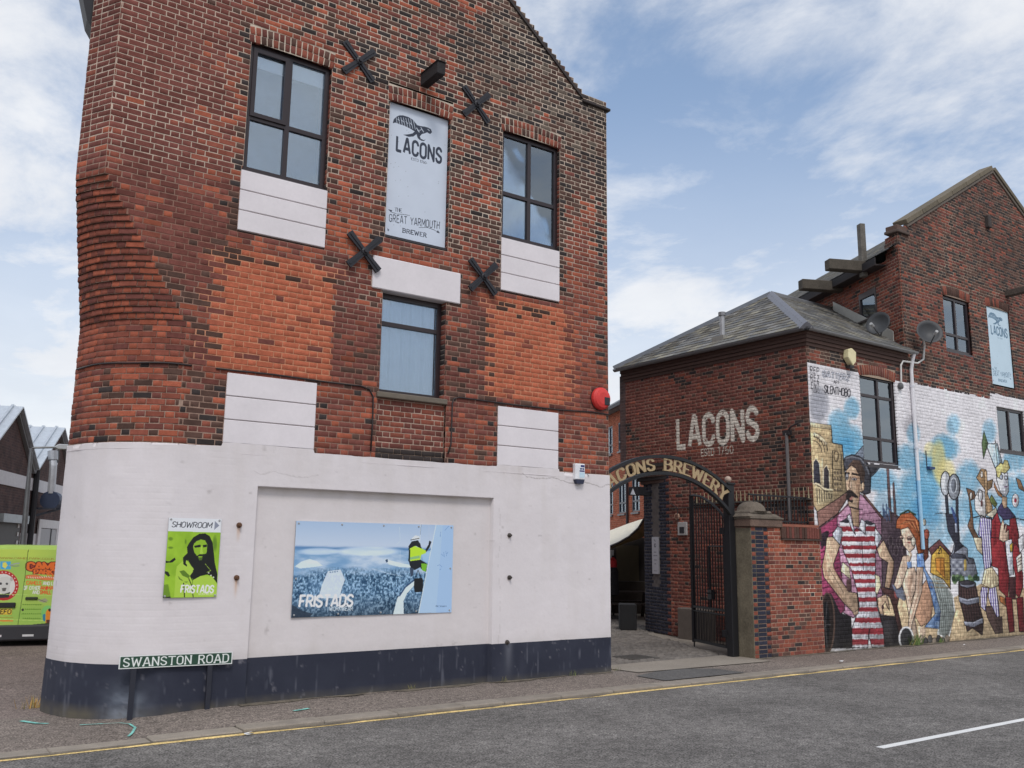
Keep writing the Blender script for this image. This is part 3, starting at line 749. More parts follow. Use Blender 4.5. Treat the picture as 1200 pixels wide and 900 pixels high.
while kz < 12.0:
    zm = kz+CH/2; path = corner_path(zm)
    if zm > 9.7: break
    d = np.r_[0, np.cumsum(np.hypot(*np.diff(path, axis=0).T))]
    at = lambda u: np.array([np.interp(u, d, path[:, 0]), np.interp(u, d, path[:, 1]), 0])
    xe, tau = crease(zm)
    corb = 0.0 < tau < 0.999
    # mortar ring with ledge
    for a, b_ in zip(path[:-1], path[1:]):
        t = (b_-a)/np.linalg.norm(b_-a); n = np.array([-t[1], t[0]]); i0 = -n*(.006 if tau < .9 else .0045)
        c = main_mort(a[0], zm)*(0.8 if corb else 1.0)*(.45 if b_[1] > e_y(path) else 1); A = a+i0; B2 = b_+i0
        WB.mquad([(*A, kz), (*B2, kz), (*B2, kz+CH), (*A, kz+CH)], c)
        if corb: WB.mquad([(*A, kz+.001), (*(A-n*.22), kz+.001), (*(B2-n*.22), kz+.001), (*B2, kz+.001)], c*.7)
    u = 0.0; pat = [HD, ST] if k % 2 else [ST, HD]
    if tau > 0.9: pat = [ST, HD] if k % 2 else [HD, ST]
    if corb: pat = [HD, HD] if k % 2 else [ST, HD]
    if tau == 0: pat = [ST, HD]; u = -.0565 if k % 2 else 0.0
    dcore = d[-4]; j = 0
    while u < d[-1]-0.05:
        w = pat[j % 2]; j += 1; a = max(u, 0); b_ = min(u+w, d[-1]); u += w
        if tau > .3 and a < dcore-.02 and b_ > dcore: b_ = dcore; u = dcore
        if b_-a < .04: continue
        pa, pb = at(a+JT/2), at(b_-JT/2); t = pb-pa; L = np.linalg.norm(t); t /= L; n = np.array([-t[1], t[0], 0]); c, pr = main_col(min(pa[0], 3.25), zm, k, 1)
        if corb and tau > .03: c = (RED if rs.rand() < .45 else (ORANGE if rs.rand() < .5 else MAROON))*(.78+.36*rs.rand())
        if 3.1 < zm < 4.9 and rs.rand() < .5 and pa[0] < 3.2: c = (ORANGE if rs.rand() < .5 else RED)*(.8+.35*rs.rand())
        WB.brick(pb+np.array([0, 0, kz+JT/2]), -t, n, L, CH-JT, c, pr+(L*L/8 if tau < .9 else 0)*.9+rs.uniform(-.002, .002), .12 if corb else .035, full=True)
    kz += CH; k += 1
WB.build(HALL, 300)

# white render and dark plinth
def render_base():
    xs = list(np.arange(10.0, 3.06, -0.02)); 
    for q in (7.705, 7.697, 4.084, 4.076): xs.append(q)
    xs = sorted(set(np.round(xs, 4)), reverse=True)
    path = [(x, YF) for x in xs]+[tuple(p) for p in resample(np.vstack([LPS, [LPS[-1]+np.array([.2, 1])*2.6]]), 150)]
    path = np.array(path); t = np.gradient(path, axis=0); t /= np.linalg.norm(t, axis=1)[:, None]; n = np.stack([-t[:, 1], t[:, 0]], -1)
    s = np.r_[0, np.cumsum(np.hypot(*np.diff(path, axis=0).T))]; isf = path[:, 0] >= 3.05
    def grid(zs, name, proud, mat_, colf):
        S, Z = np.meshgrid(s, zs); nx = len(s); X = np.tile(path[:, 0], (len(zs), 1)); 
        xx = np.tile(np.where(isf, path[:, 0], 3.05-(s-s[isf][-1])), (len(zs), 1))      # developed coordinate
        ztop = zs[-1]
        rec = (xx > 4.08) & (xx < 7.70) & (Z < 2.64)
        off = proud+(vn.f(S*1.3, Z*1.3, 3)-.5)*.016+(vn2.f(S*7, Z*7, 3)-.5)*.005-np.where(rec, 0.085, 0)-np.where((np.abs((Z/CH) % 1-.5) > .44) & (xx < 4.05) & (Z > .56), .0012*np.clip(vn3.f(S*1.6, Z*1.6, 3)*2.2-.8, 0, 1), 0)
        Zd = Z.copy()
        V = np.stack([path[None, :, 0]+n[None, :, 0]*off, path[None, :, 1]+n[None, :, 1]*off, Zd], -1).reshape(-1, 3)
        if name == 'white_render':   # wavy lower and upper edges
            V[:, 2] += np.where(Z.ravel() == zs[0], (vn2.f(S.ravel()*3, 1.0, 4)-.5)*.022, 0)
            top = np.where(xx < 3.5, -.075*np.clip((3.5-xx)/1.4, 0, 1), 0)+np.where(xx > 8.94, -0.075, np.where((xx > 3.59) & (xx < 4.82), 0.05, np.where((xx > 7.75), 0.03, 0.0)))
            V[:, 2] += np.where(Z.ravel() >= ztop-1e-6, (top+(vn.f(S*4, 2.0, 3)-.5)*.02).ravel(), 0)
        i = np.arange(V.shape[0]).reshape(len(zs), nx)
        F = np.stack([i[:-1, :-1], i[1:, :-1], i[1:, 1:], i[:-1, 1:]], -1).reshape(-1, 4)
        return mesh_np(name, V, F, np.clip(colf(xx, Z, rec).reshape(-1, 3), .004, .86), [mat_], parent=HALL, per='vert', smooth=False)
    def white(xx, Z, rec):
        c = np.empty(xx.shape+(3,)); c[:] = P(199, 193, 194)
        def mixc(k, col): 
            k = np.clip(k, 0, 1)[..., None]; c[:] = c*(1-k)+np.array(col)*k
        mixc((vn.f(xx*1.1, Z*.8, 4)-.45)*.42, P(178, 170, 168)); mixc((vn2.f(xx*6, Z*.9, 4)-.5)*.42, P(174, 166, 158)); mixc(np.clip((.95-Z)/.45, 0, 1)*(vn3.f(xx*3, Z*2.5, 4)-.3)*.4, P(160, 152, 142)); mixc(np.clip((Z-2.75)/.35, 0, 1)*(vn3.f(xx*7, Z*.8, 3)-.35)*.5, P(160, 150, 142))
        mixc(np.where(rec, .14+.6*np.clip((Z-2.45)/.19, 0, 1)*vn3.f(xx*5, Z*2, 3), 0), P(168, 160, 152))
        mixc(np.clip((vn3.f(xx*9, Z*9, 3)-.80)*6, 0, 1)*.5, P(120, 112, 108))
        mixc(np.clip(1-np.abs(Z-.56)/.12, 0, 1)*.25*vn.f(xx*6, Z*3), P(150, 146, 140))
        for bx, bz, ln in ((3.87, 2.15, .22), (3.88, 1.51, .26), (7.99, 2.1, .06), (8.0, 1.48, .05)):
            mixc(np.exp(-((xx-bx)/.018)**2)*np.where((Z < bz) & (Z > bz-ln), 1-(bz-Z)/ln, 0)*.9, P(176, 128, 78))
        crk = np.abs(Z-(3.0-.03*np.clip(xx-8.3, -1, 2)+(vn2.f(xx*4, 3.0, 4)-.5)*.14)); mixc(np.where((xx > 8.2) & (crk < .008), .5, 0), P(120, 112, 108))
        crk = np.abs(xx-(7.82+(vn2.f(Z*4, 8.0, 4)-.5)*.1)); mixc(np.where((Z < 2.5) & (Z > .5) & (crk < .006), .18, 0), P(130, 122, 118))
        crk = np.abs(Z-(2.83+(vn2.f(xx*3, 5.0, 4)-.5)*.2)); mixc(np.where((xx > 4.0) & (xx < 4.9) & (crk < .006), .25, 0), P(130, 122, 118))
        return c
    def dark(xx, Z, rec):
        c = np.empty(xx.shape+(3,)); c[:] = P(37, 40, 53)
        def mixc(k, col): 
            k = np.clip(k, 0, 1)[..., None]; c[:] = c*(1-k)+np.array(col)*k
        mixc((vn.f(xx*2, Z*2, 4)-.42)*.8, P(54, 57, 69)); mixc((vn2.f(xx*3.5, Z*.8, 4)-.55)*.8, P(74, 76, 88))
        mixc(np.clip((vn3.f(xx*16, Z*10, 3)-.76)*8, 0, 1)*.45, P(130, 128, 134)); mixc(np.clip((vn.f(xx*26, Z*3, 3)-.70)*7, 0, 1)*.5, P(96, 98, 108))
        mixc(np.clip((.10-Z)/.12, 0, 1)*vn.f(xx*5, Z*4, 3), P(92, 86, 72))
        mixc(np.exp(-((xx-2.7)/.22)**2)*np.exp(-((Z+.0)/.25)**2)*1.0*vn2.f(xx*8, Z*14, 3), P(130, 138, 150))
        mixc(np.exp(-((xx-8.0)/.06)**2)*np.clip(Z/.5, 0, 1)*.5, P(110, 112, 120))
        return c
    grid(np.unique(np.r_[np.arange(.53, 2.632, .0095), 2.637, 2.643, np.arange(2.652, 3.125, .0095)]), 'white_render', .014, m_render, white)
    grid(np.linspace(-.16, .535, 36), 'dark_plinth', .020, m_render, dark)
    # ledge on top of the render
    mb = MB(); p2 = path+n*.016
    V = []
    for a, q in zip(path-n*.02, p2): V += [(a[0], a[1], 3.035), (q[0], q[1], 3.035)]
    mb.add(V, [(2*i, 2*i+1, 2*i+3, 2*i+2) for i in range(len(path)-1)]); mb.build('render_ledge', m_white, HALL, recalc=False)
render_base()
# painted boards under the windows, lintel, sill
def boards(x0, x1, z0, z1, n, y=YF-0.012):
    h = (z1-z0)/n
    for i in range(n):
        b = MB(); b.box((x0, y+rs.uniform(0, .003), z0+h*i+.006), (x1, y+.06, z0+h*(i+1)-.006)); b.build('board', m_white, HALL, bevel=.006)
    b = MB(); b.box((x0+.004, y+.018, z0), (x1-.004, y+.07, z1), c=P(150, 142, 142)); b.build('board_backing', m_paint, HALL)
boards(3.60, 4.82, 5.95, 6.79, 3); boards(7.78, 8.945, 5.88, 6.75, 3); boards(3.60, 4.81, 3.16, 4.06, 3); boards(7.76, 8.93, 3.14, 4.05, 3)
b = MB(); b.box((5.56, YF-.025, 5.52), (7.03, YF+.18, 6.0)); b.build('lintel', m_white, HALL, bevel=.012)
b = MB(); b.box((5.70, YF-.035, 3.965), (6.845, YF+.18, 4.045), c=P(98, 90, 80)); b.build('stone_sill', m_matte, HALL, bevel=.01)
FR = P(40, 30, 32)
def window(par, x0, x1, z0, z1, y, cols, rows, fw=.07, sill=True, inner='blind', d=.07, prouds=(), sash_c=FR, sh=.05, back=P(40, 52, 66), arch=0.0):
    """cols/rows: inner divisions as fractions; frame face at y"""
    b = MB(); 
    b.box((x0, y, z0), (x0+fw, y+d, z1), c=FR); b.box((x1-fw, y, z0), (x1, y+d, z1), c=FR)
    b.box((x0+fw, y+.002, z0), (x1-fw, y+d, z0+fw*.9), c=FR); b.box((x0+fw, y+.002, z1-fw-arch), (x1-fw, y+d, z1), c=FR)
    xs = [x0+fw]+[x0+(x1-x0)*c for c in cols]+[x1-fw]; zs = [z0+fw*.9]+[z0+(z1-z0)*r for r in rows]+[z1-fw-arch]
    for x in xs[1:-1]: b.box((x-.033, y+.004, z0+fw*.9), (x+.033, y+d-.003, z1-fw-arch), c=FR)
    for z in zs[1:-1]:
        for xa, xb in zip(xs[:-1], xs[1:]):
            b.box((xa+(.033 if xa != xs[0] else 0), y+.006, z-.03), (xb-(.033 if xb != xs[-1] else 0), y+d-.005, z+.03), c=FR)
    for (ci, ri) in prouds:
        xa = xs[ci]+(.033 if ci else 0); xb = xs[ci+1]-(.033 if ci+1 < len(xs)-1 else 0); za = zs[ri]+(.03 if ri else 0); zb = zs[ri+1]-(.03 if ri+1 < len(zs)-1 else 0)
        q = .045; yy = y-.018
        b.box((xa-.012, yy, za-.012), (xa+q, y+.03, zb+.012), c=FR); b.box((xb-q, yy, za-.012), (xb+.012, y+.03, zb+.012), c=FR)
        b.box((xa+q, yy+.001, za-.012), (xb-q, y+.03, za+q), c=FR); b.box((xa+q, yy+.001, zb-q), (xb-q, y+.03, zb+.012), c=FR)
    if sill: b.box((x0-.02, y-.05, z0-sh), (x1+.02, y+d-.01, z0-.001), c=P(44, 36, 38))
    w = b.build('window', m_frame, par)
    for ci in range(len(xs)-1):
        for ri in range(len(zs)-1):
            g = MB(); g.box((xs[ci]+.002, y+.035, zs[ri]+.002), (xs[ci+1]-.002, y+.041, zs[ri+1]-.002)); g.build('pane', m_glass, w)
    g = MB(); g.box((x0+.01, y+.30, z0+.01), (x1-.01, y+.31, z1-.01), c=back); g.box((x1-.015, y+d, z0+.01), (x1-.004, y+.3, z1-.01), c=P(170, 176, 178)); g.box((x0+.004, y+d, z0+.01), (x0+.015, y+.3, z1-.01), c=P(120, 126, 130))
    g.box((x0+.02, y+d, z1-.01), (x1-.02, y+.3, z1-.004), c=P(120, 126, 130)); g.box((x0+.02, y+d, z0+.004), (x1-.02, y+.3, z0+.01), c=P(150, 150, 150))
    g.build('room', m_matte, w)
    if inner == 'blind':
        g = MB(); g.box((x0+.02, y+.09, z1-(z1-z0)*.155), (x1-.02, y+.10, z1-.02), c=P(214, 224, 226)); g.build('blind', m_paint, w)
    if inner in ('curtain', 'white'):
        n = 40; V = []; yb = y+.10
        for i in range(n+1):
            u = i/n; xx = x0+.03+(x1-x0-.10)*u; yy = yb+.018*math.sin(u*37)+.01*math.sin(u*90+1)
            V += [(xx, yy, z0+.03), (xx, yy, z1-.05)]
        g = MB(); g.add(V, [(2*i, 2*i+2, 2*i+3, 2*i+1) for i in range(n)], c=P(226, 232, 232)); g.build('curtain', m_paint, w, recalc=False)
    return w
window(HALL, 3.62, 4.80, 6.81, 8.655, YF+.07, (.5,), (.42,), prouds=((0, 1),), back=P(84, 108, 142))  # bluish room back stands in for blue sky reflected in the panes
window(HALL, 7.78, 8.95, 6.77, 8.58, YF+.07, (.5,), (.42,), back=P(84, 108, 142))  # same blue back colour, imitating the reflected sky
w2 = window(HALL, 5.74, 6.80, 4.045, 5.515, YF+.14, (), (.70,), inner='curtain', sill=False)
# iron wall anchors
for (x, z) in ((5.2, 8.87), (7.245, 8.83), (5.39, 6.0), (7.405, 6.01)):
    b = MB(); I = P(30, 30, 36); h = .315
    yy = YF-.028 if z > 7 else YF-.075
    if z < 7: b.box((x-.03, yy+.03, z-.03), (x+.03, YF+.02, z+.03), c=I)
    for s in (1, -1):
        dx = np.array([1, 0, s])/math.sqrt(2); nn = np.array([-s, 0, 1])/math.sqrt(2); y0 = yy-(.012 if s > 0 else 0)
        for e in (1, -1):
            pts = [(0, -.040), (h*.6, -.047), (h*1.06, -.055), (h*1.08, 0), (h*1.06, .055), (h*.6, .047), (0, .040)]
            b.prism(pts, (x, y0, z), dx*e, nn, (0, .03, 0), c=I); b.prism([(0.0, -.008), (h*1.0, -.01), (h*1.0, .01), (0.0, .008)], (x, y0-.012, z), dx*e, nn, (0, .012, 0), c=I)
    b.lathe([(.055, 0), (.055, .02), (.03, .03), (.028, .055)], (x, yy-.01, z), 8, ax=(0, -1, 0), c=I)
    b.build('wall_anchor', m_paint, HALL)
b = MB(); b.box((6.24, YF-.50, 8.83), (6.38, YF+.1, 9.02), c=P(36, 34, 35)); b.box((6.225, YF-.52, 9.021), (6.395, YF+.1, 9.035), c=P(48, 46, 46)); b.build('hoist_beam', m_wood, HALL, bevel=.012)
# bricks on edge along the gable
m_cop = m_brick1
cb = MB(); cb.box((0, -.045, 0), (.0735, .24, .115)); oc = cb.build('coping_brick', m_cop, HALL, bevel=.004); cme = oc.data; bpy.data.objects.remove(oc)
def coping(px, pz, ang):
    o = bpy.data.objects.new('coping_brick', cme); COL.objects.link(o); o.parent = HALL
    o.location = Vector((px, YF, pz))-HALL.location; o.rotation_euler = (rs.uniform(-.03, .03), ang, 0); q = rs.rand(); o.color = (*((DBROWN if q < .5 else GREYB*.7)*(.7+.5*rs.rand())), 1)
for i in range(8): coping(9.47+.076*i, 9.61, 0)
a = math.atan(.8)
for i in range(64):
    coping(9.47-.076*(i+1)*math.cos(a), 9.66+.076*(i+1)*math.sin(a), a)
    coping(2.48+.076*i*math.cos(a), 9.66+.076*i*math.sin(a), -a)
b = MB(); b.box((9.44, YF-.05, 9.555), (10.06, YF+.2, 9.605), c=BLACK); b.build('kneeler_course', m_matte, HALL, bevel=.01)
b = MB()
for s_ in (1, -1):
    x0 = 9.47 if s_ > 0 else 2.48
    b.prism([(0, -.055), (5.0, -.055), (5.0, -.005), (0, -.005)], (x0, YF-.028, 9.66), (-s_*math.cos(a), 0, math.sin(a)), (s_*math.sin(a), 0, math.cos(a)), (0, .1, 0), c=BLACK*1.1)
b.build('verge_course', m_matte, HALL)
b = MB(); S = P(92, 92, 94)
fr_ = [(9.98, 9.5), (6.2, 12.55), (3.2, 10.1), (3.2, 9.4), (9.98, 9.4)]; bk_ = [(9.98, 9.5), (7.4, 11.6), (5.6, 10.1), (5.6, 9.4), (9.98, 9.4)]
b.add([(x, YF+.2, z) for x, z in fr_]+[(x, 25.2, z) for x, z in bk_], [(4, 3, 2, 1, 0), (5, 6, 7, 8, 9)]+[(i, (i+1) % 5, (i+1) % 5+5, i+5) for i in range(5)], c=S); b.build('roof', m_slate, HALL)
# remaining walls (flanks and back)
b = MB(); b.box((9.99, YF+.12, -.1), (9.85, 25.2, 9.45)); b.prism([(2.9, 15.5), (5.6, 25.2), (5.75, 25.2), (3.05, 15.5)], (0, 0, -.2), (1, 0, 0), (0, 1, 0), (0, 0, 9.6)); b.box((5.7, 25.05, -.1), (9.84, 25.2, 9.4))
b.prism([(2.1, 12.7), (2.95, 15.6), (3.2, 15.6), (2.4, 12.7)], (0, 0, 6.35), (1, 0, 0), (0, 1, 0), (0, 0, 3.1))
b.build('flank_wall', m_bt_red, HALL)
b = MB(); b.box((10.003, YF-.004, -.1), (9.93, 25.2, 3.03), c=P(198, 190, 192)); b.build('flank_render', m_paint, HALL)
# bricks wrapping on to the passage flank
FB = Bricks()
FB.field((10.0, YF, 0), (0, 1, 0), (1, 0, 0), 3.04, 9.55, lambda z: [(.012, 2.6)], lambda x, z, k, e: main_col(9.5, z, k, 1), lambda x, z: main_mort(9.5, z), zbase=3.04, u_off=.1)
FB.build(HALL, 0)
# eaves gutter end over the side street
b = MB(); b.prism([(1.73, 8.36), (1.655, 8.47), (1.50, 9.05), (1.28, 9.9), (1.78, 9.9), (1.76, 8.6)], (0, 11.80, 0), (1, 0, 0), (0, 0, 1), (.03, .3, 0), c=P(20, 21, 26)); b.build('eaves_box', m_paint, HALL)
b = MB(); b.box((10.0, YF+.25, 8.62), (10.16, YF+.4, 8.72), c=P(110, 90, 84)); b.build('stone_bracket', m_matte, HALL)
# cables
def cable(pts, r=.011, name='cable', par=HALL, c=P(40, 34, 34)):
    b = MB(); b.tube(pts, r, 6, c=c); return b.build(name, m_paint, par, smooth=True)
y = YF-.014
cable([(3.45, y, 4.085), (4.2, y, 4.10), (5.0, y, 4.085), (5.45, y, 4.09), (5.58, y, 4.06), (5.645, y, 3.96), (5.65, y, 3.6), (5.64, y, 3.2)])
cable([(6.88, y, 3.25), (6.93, y, 3.4), (6.935, y, 4.0), (6.96, y, 4.07), (7.05, y, 4.10), (8.0, y, 4.09), (9.0, y, 4.10), (9.6, y, 4.13), (10.0, y, 4.12)])
pp = corner_path(4.09); cable([(p[0]-.012, p[1]-.012, 4.085+.006*math.sin(i)) for i, p in enumerate(pp[:25:2])])
# rusty eye bolts
for (x, z) in ((3.87, 2.15), (3.88, 1.51), (7.99, 2.10), (8.0, 1.48), (7.97, .55)):
    b = MB(); R = P(84, 58, 40) if x < 5 else P(62, 56, 52); b.lathe([(.034, 0), (.034, .02), (.018, .028), (.016, .06)], (x, YF-.012, z), 10, ax=(0, -1, 0), c=R); b.build('rusty_bolt', m_matte, HALL, smooth=False)
# ------------------------------------------------------------------ signs and boxes on the corner building
def bilin(TL, TR, BR, BL):
    TL, TR, BR, BL = [np.array(q, float) for q in (TL, TR, BR, BL)]
    def f(U, V):
        W = 1-V; r = [TL[i]*(1-U)*(1-W)+TR[i]*U*(1-W)+BR[i]*U*W+BL[i]*(1-U)*W for i in (0, 1)]
        return r[0], r[1]
    return f
def board(name, o, ux, uz, cv, thick_=.02, edge=P(150, 152, 156), parent=None, n=None):
    o, ux, uz = [np.asarray(q, float) for q in (o, ux, uz)]
    nn = np.cross(ux, uz); nn /= np.linalg.norm(nn)
    b = MB(); b.obox(o-nn*thick_, ux, uz, nn*(thick_-.0015), c=edge); 
    root = b.build(name, m_paint, parent)
    cv.grid_mesh('print', o, ux, uz, m_print, root)
    return root
def screws(root, o, ux, uz, uv, c=P(150, 150, 150)):
    o, ux, uz = [np.asarray(q, float) for q in (o, ux, uz)]; nn = np.cross(ux, uz); nn /= np.linalg.norm(nn)
    b = MB()
    for u, v in uv: b.lathe([(.014, 0), (.012, .006), (.004, .008)], o+ux*u+uz*v, 8, ax=nn, c=c)
    b.build('screws', m_metal, root)
def falcon(cv, T, ink):
    """stooping bird mark: wing sweeping left, head right, claws below"""
    pl = lambda pts, c=ink: cv.poly([T(*p) for p in pts], c)
    pl([(95, 190), (100, 170), (112, 155), (130, 146), (150, 146), (180, 156), (205, 172), (225, 200), (240, 205), (262, 208), (280, 212), (300, 222), (308, 240), (296, 250), (280, 240), (268, 245), (250, 250), (240, 262), (246, 275), (240, 282), (228, 270), (222, 250), (205, 262), (180, 264), (150, 252), (175, 250), (200, 245), (212, 235), (190, 220), (160, 205), (130, 194), (108, 186)])
    for k in range(8):
        x = 112+k*13; cv.line([T(x, 152+k*2), T(x+6+k, 190+k*5)], 2.2*cv.k, cv.bgc)
    for k in range(4): cv.line([T(120+22*k, 165+7*k), T(132+22*k, 176+8*k)], 2.5*cv.k, cv.bgc)
    cv.line([T(222, 215), T(238, 240)], 4*cv.k, cv.bgc); cv.line([T(245, 212), T(262, 240)], 3*cv.k, cv.bgc); cv.line([T(282, 222), T(294, 232)], 3*cv.k, cv.bgc); cv.line([T(228, 232), T(252, 224)], 2.5*cv.k, cv.bgc)
    pl([(240, 272), (262, 282), (272, 278), (262, 288), (245, 284)])
def beer_banner(name, o, ux, uz, nx, ny, lab, bg=(182, 190, 202), ink=(44, 50, 64)):
    cv = Canvas(nx, ny, bilin((78, 70), (398, 178), (380, 862), (50, 785)), bg); cv.k = 1.0; cv.bgc = bg
    n = vn.f(cv.U*4, cv.Vv*9, 4); cv.a += ((n-.5)*9)[..., None]
    for i in range(26):
        x, y = rs.rand(), rs.rand(); cv.ell(80+300*x, 200+550*y, 2.4, 2.4, (140, 146, 154), .7)
    falcon(cv, lambda x, y: (x, y), ink)
    e = np.array([320, 104.])/np.hypot(320, 104)
    dn = np.array([-.035, 1.0])
    def tx(t, x, y, h, fit, wt, sl=.30, **kw): ee = np.array([1, sl])/math.hypot(1, sl); cv.text(t, (x, y), ee*h*.8, -dn*h, wt, ink, fit=fit, **kw)
    tx('LACONS', 116, 336, 76, 252, .21, gap=.26)
    tx('ESTD 1760', 194, 388, 13, 84, .13, serif=.08)
    tx('THE', 106, 660, 18, 36, .13, .2, serif=.08)
    tx('GREAT YARMOUTH', 76, 714, 38, 276, .13, .16, gap=.24)
    tx('BREWER', 148, 772, 21, 130, .18, .22, serif=.13, gap=.3)
    cv.line([(72, 652), (92, 668), (120, 676), (150, 678), (185, 684)], 2.6, ink); cv.poly([(72, 650), (92, 656), (86, 668)], ink)
    cv.line([(235, 748), (280, 748), (315, 760), (350, 778)], 2.6, ink); cv.poly([(352, 781), (332, 776), (340, 764)], ink)
    cv.poly([(66, 750), (76, 756), (74, 766), (68, 764)], ink, .7)
    r = board(name, o, ux, uz, cv, .03); return tag(r, lab, 'sign')
hb = beer_banner('banner_sign', (5.765, YF+.075, 6.37), (1.025, 0, 0), (0, 0, 2.085), 230, 470, 'pale grey brewery banner between the two upper windows of the tall corner building')
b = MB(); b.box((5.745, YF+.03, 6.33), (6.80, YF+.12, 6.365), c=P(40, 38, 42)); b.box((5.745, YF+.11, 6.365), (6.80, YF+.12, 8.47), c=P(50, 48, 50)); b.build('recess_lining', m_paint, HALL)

# snowy forest poster
cv = Canvas(480, 250, bilin((103, 50), (1112, 88), (1095, 652), (65, 687)), (150, 175, 205))
def poster1():
    X, Y, U, V = cv.X, cv.Y, cv.U, cv.Vv
    hz = np.clip((V-.70)/.3, 0, 1); top = np.array([184, 196, 212.])*(1-hz[..., None])+np.array([156, 178, 204.])*hz[..., None]
    n1 = vn.f(U*8, V*14, 5); n2 = vn2.f(U*5, V*10, 5)
    q_ = np.clip((n1-.5)*2.2+.5, 0, 1)[..., None]; mist = np.array([184, 198, 214.])*q_+np.array([112, 150, 186.])*(1-q_)
    f = vn3.f(U*120, V*52, 3); g = vn.f(U*7+3, V*7, 4); den = np.clip((.62-V)/.5, 0, 1)
    f = np.clip((f-.5)*2.4+.45, 0, 1); forest = np.array([22, 56, 86.])*(1-f[..., None])+np.array([150, 182, 208.])*f[..., None]
    snow = np.array([150, 180, 212.])
    k = np.clip((g-.38)*2.2, 0, 1)[..., None]*.75; forest = forest*(1-k)+(snow*.55+forest*.5)*k
    forest *= (1-.35*np.clip((.25-V)/.25, 0, 1))[..., None]
    cv.a[:] = top
    k = np.clip((.725-V)/.02, 0, 1)[..., None]; cv.a = cv.a*(1-k)+mist*k
    k = np.clip((.50+.06*(n2-.5)*3-V)/.09, 0, 1)[..., None]; cv.a = cv.a*(1-k)+forest*k
    band = np.exp(-((V-.715+.02*(n1-.5))/.018)**2)[..., None]; cv.a = cv.a*(1-band*.8)+np.array([62, 108, 158.])*band*.8
    W = (208, 219, 231)
    cv.soft(540, 255, 230, 34, W, .75, n2*.6); cv.soft(230, 255, 130, 26, W, .6, n2*.6)
    cv.poly([(92, 352), (130, 320), (178, 304), (220, 318), (255, 348), (200, 358), (120, 366)], W, .85)
    cv.poly([(286, 384), (362, 374), (388, 440), (372, 486), (352, 560), (226, 560), (250, 470)], (200, 210, 222), .92)
    for k in range(4): cv.ell(300+14*k, 392-2*k, 5, 5, (90, 118, 150), .8)
    cv.poly([(640, 306), (690, 318), (760, 336), (815, 346), (810, 362), (740, 360), (668, 342)], W, .85); cv.poly([(645, 312), (660, 306), (662, 326), (650, 330)], (40, 66, 96))
    cv.line([(560, 370), (660, 400), (760, 420)], 4, W, .5)
    cv.poly([(692, 668), (722, 560), (780, 490), (834, 452), (834, 480), (786, 530), (762, 580), (764, 668)], (204, 216, 230), .95)
    cv.line([(735, 548), (775, 490), (834, 444)], 9, (34, 62, 100), .9)
    # white mast the climber hangs beside
    cv.poly([(988, 84), (1114, 88), (1097, 652), (864, 658), (905, 470)], (160, 186, 218)); cv.poly([(1035, 86), (1114, 88), (1097, 652), (985, 655)], (146, 176, 212), .6)
    cv.line([(988, 84), (864, 658)], 5, (196, 208, 224))
    for q in ((1020, 130, 1016, 165), (1078, 92, 1048, 122), (1024, 276, 1040, 290), (1040, 262, 1046, 298), (1056, 256, 1060, 290), (1062, 276, 1072, 262), (995, 352, 1012, 345), (1012, 345, 1030, 362), (1010, 380, 1022, 372)): cv.line([q[:2], q[2:]], 3.2, (92, 130, 180), .8)
    cv.line([(884, 60), (874, 215)], 4, (196, 206, 218)); cv.line([(887, 75), (878, 150)], 2, (70, 84, 110)); cv.line([(938, 84), (940, 180)], 4, (170, 184, 204))
    cv.line([(740, 96), (744, 190)], 2, (190, 204, 222)); cv.line([(744, 190), (716, 214)], 2, (190, 204, 222)); cv.line([(744, 230), (740, 330)], 2, (190, 204, 222), .7)
    D = (22, 26, 34); Yl = (176, 218, 50)
    cv.poly([(826, 168), (845, 152), (872, 158), (874, 178), (850, 184), (814, 184)], (205, 210, 216)); cv.line([(812, 183), (872, 172)], 5, D)
    cv.poly([(798, 225), (820, 192), (862, 184), (880, 210), (884, 240), (850, 222), (812, 240), (800, 262)], D)
    cv.poly([(878, 215), (890, 240), (912, 250), (934, 214), (940, 186), (955, 196), (944, 230), (920, 262), (890, 268)], D)
    cv.poly([(806, 240), (840, 222), (884, 238), (916, 252), (918, 274), (884, 282), (876, 322), (812, 330), (806, 290)], Yl); cv.poly([(808, 296), (874, 284), (874, 302), (810, 312)], (130, 176, 120))
    cv.poly([(800, 262), (812, 240), (808, 330), (796, 320)], D)
    cv.poly([(800, 322), (880, 312), (914, 332), (926, 340), (918, 392), (894, 384), (876, 362), (840, 380), (820, 372), (806, 350)], D)
    cv.poly([(884, 336), (926, 340), (914, 392), (888, 380)], (110, 170, 40)); cv.poly([(886, 280), (930, 262), (948, 250), (930, 332), (900, 320)], (150, 186, 216), .8)
    cv.poly([(806, 360), (832, 370), (830, 412), (812, 426), (808, 396)], (52, 66, 86)); cv.line([(846, 420), (862, 380), (880, 420)], 4, D)
    cv.poly([(836, 434), (890, 430), (898, 448), (892, 520), (840, 524), (834, 500)], (20, 22, 26))
    cv.poly([(66, 690), (72, 600), (130, 640), (190, 660), (170, 690)], (34, 46, 62), .85)
    ex = np.array([1, -.015])
    cv.text('FRISTADS', (114, 616), ex*60, (0, -72), .21, (222, 226, 230), gap=.2, slant=.16, wid=1.05, fit=316)
    cv.text('WORKWEAR', (292, 642), ex*20, (0, -26), .12, (196, 206, 216), gap=.2, fit=142)
    cv.text('FRISTADS.COM', (984, 618), ex*9, (0, -9), .16, (60, 84, 120), gap=.2, fit=74)
poster1()
o1, u1, w1 = (4.645, YF+.052, 1.0), (2.40, 0, 0), (0, 0, 1.225)
p1 = board('poster', o1, u1, w1, cv, .018); tag(p1, 'wide blue snowy forest workwear poster in the sunken white panel', 'poster')
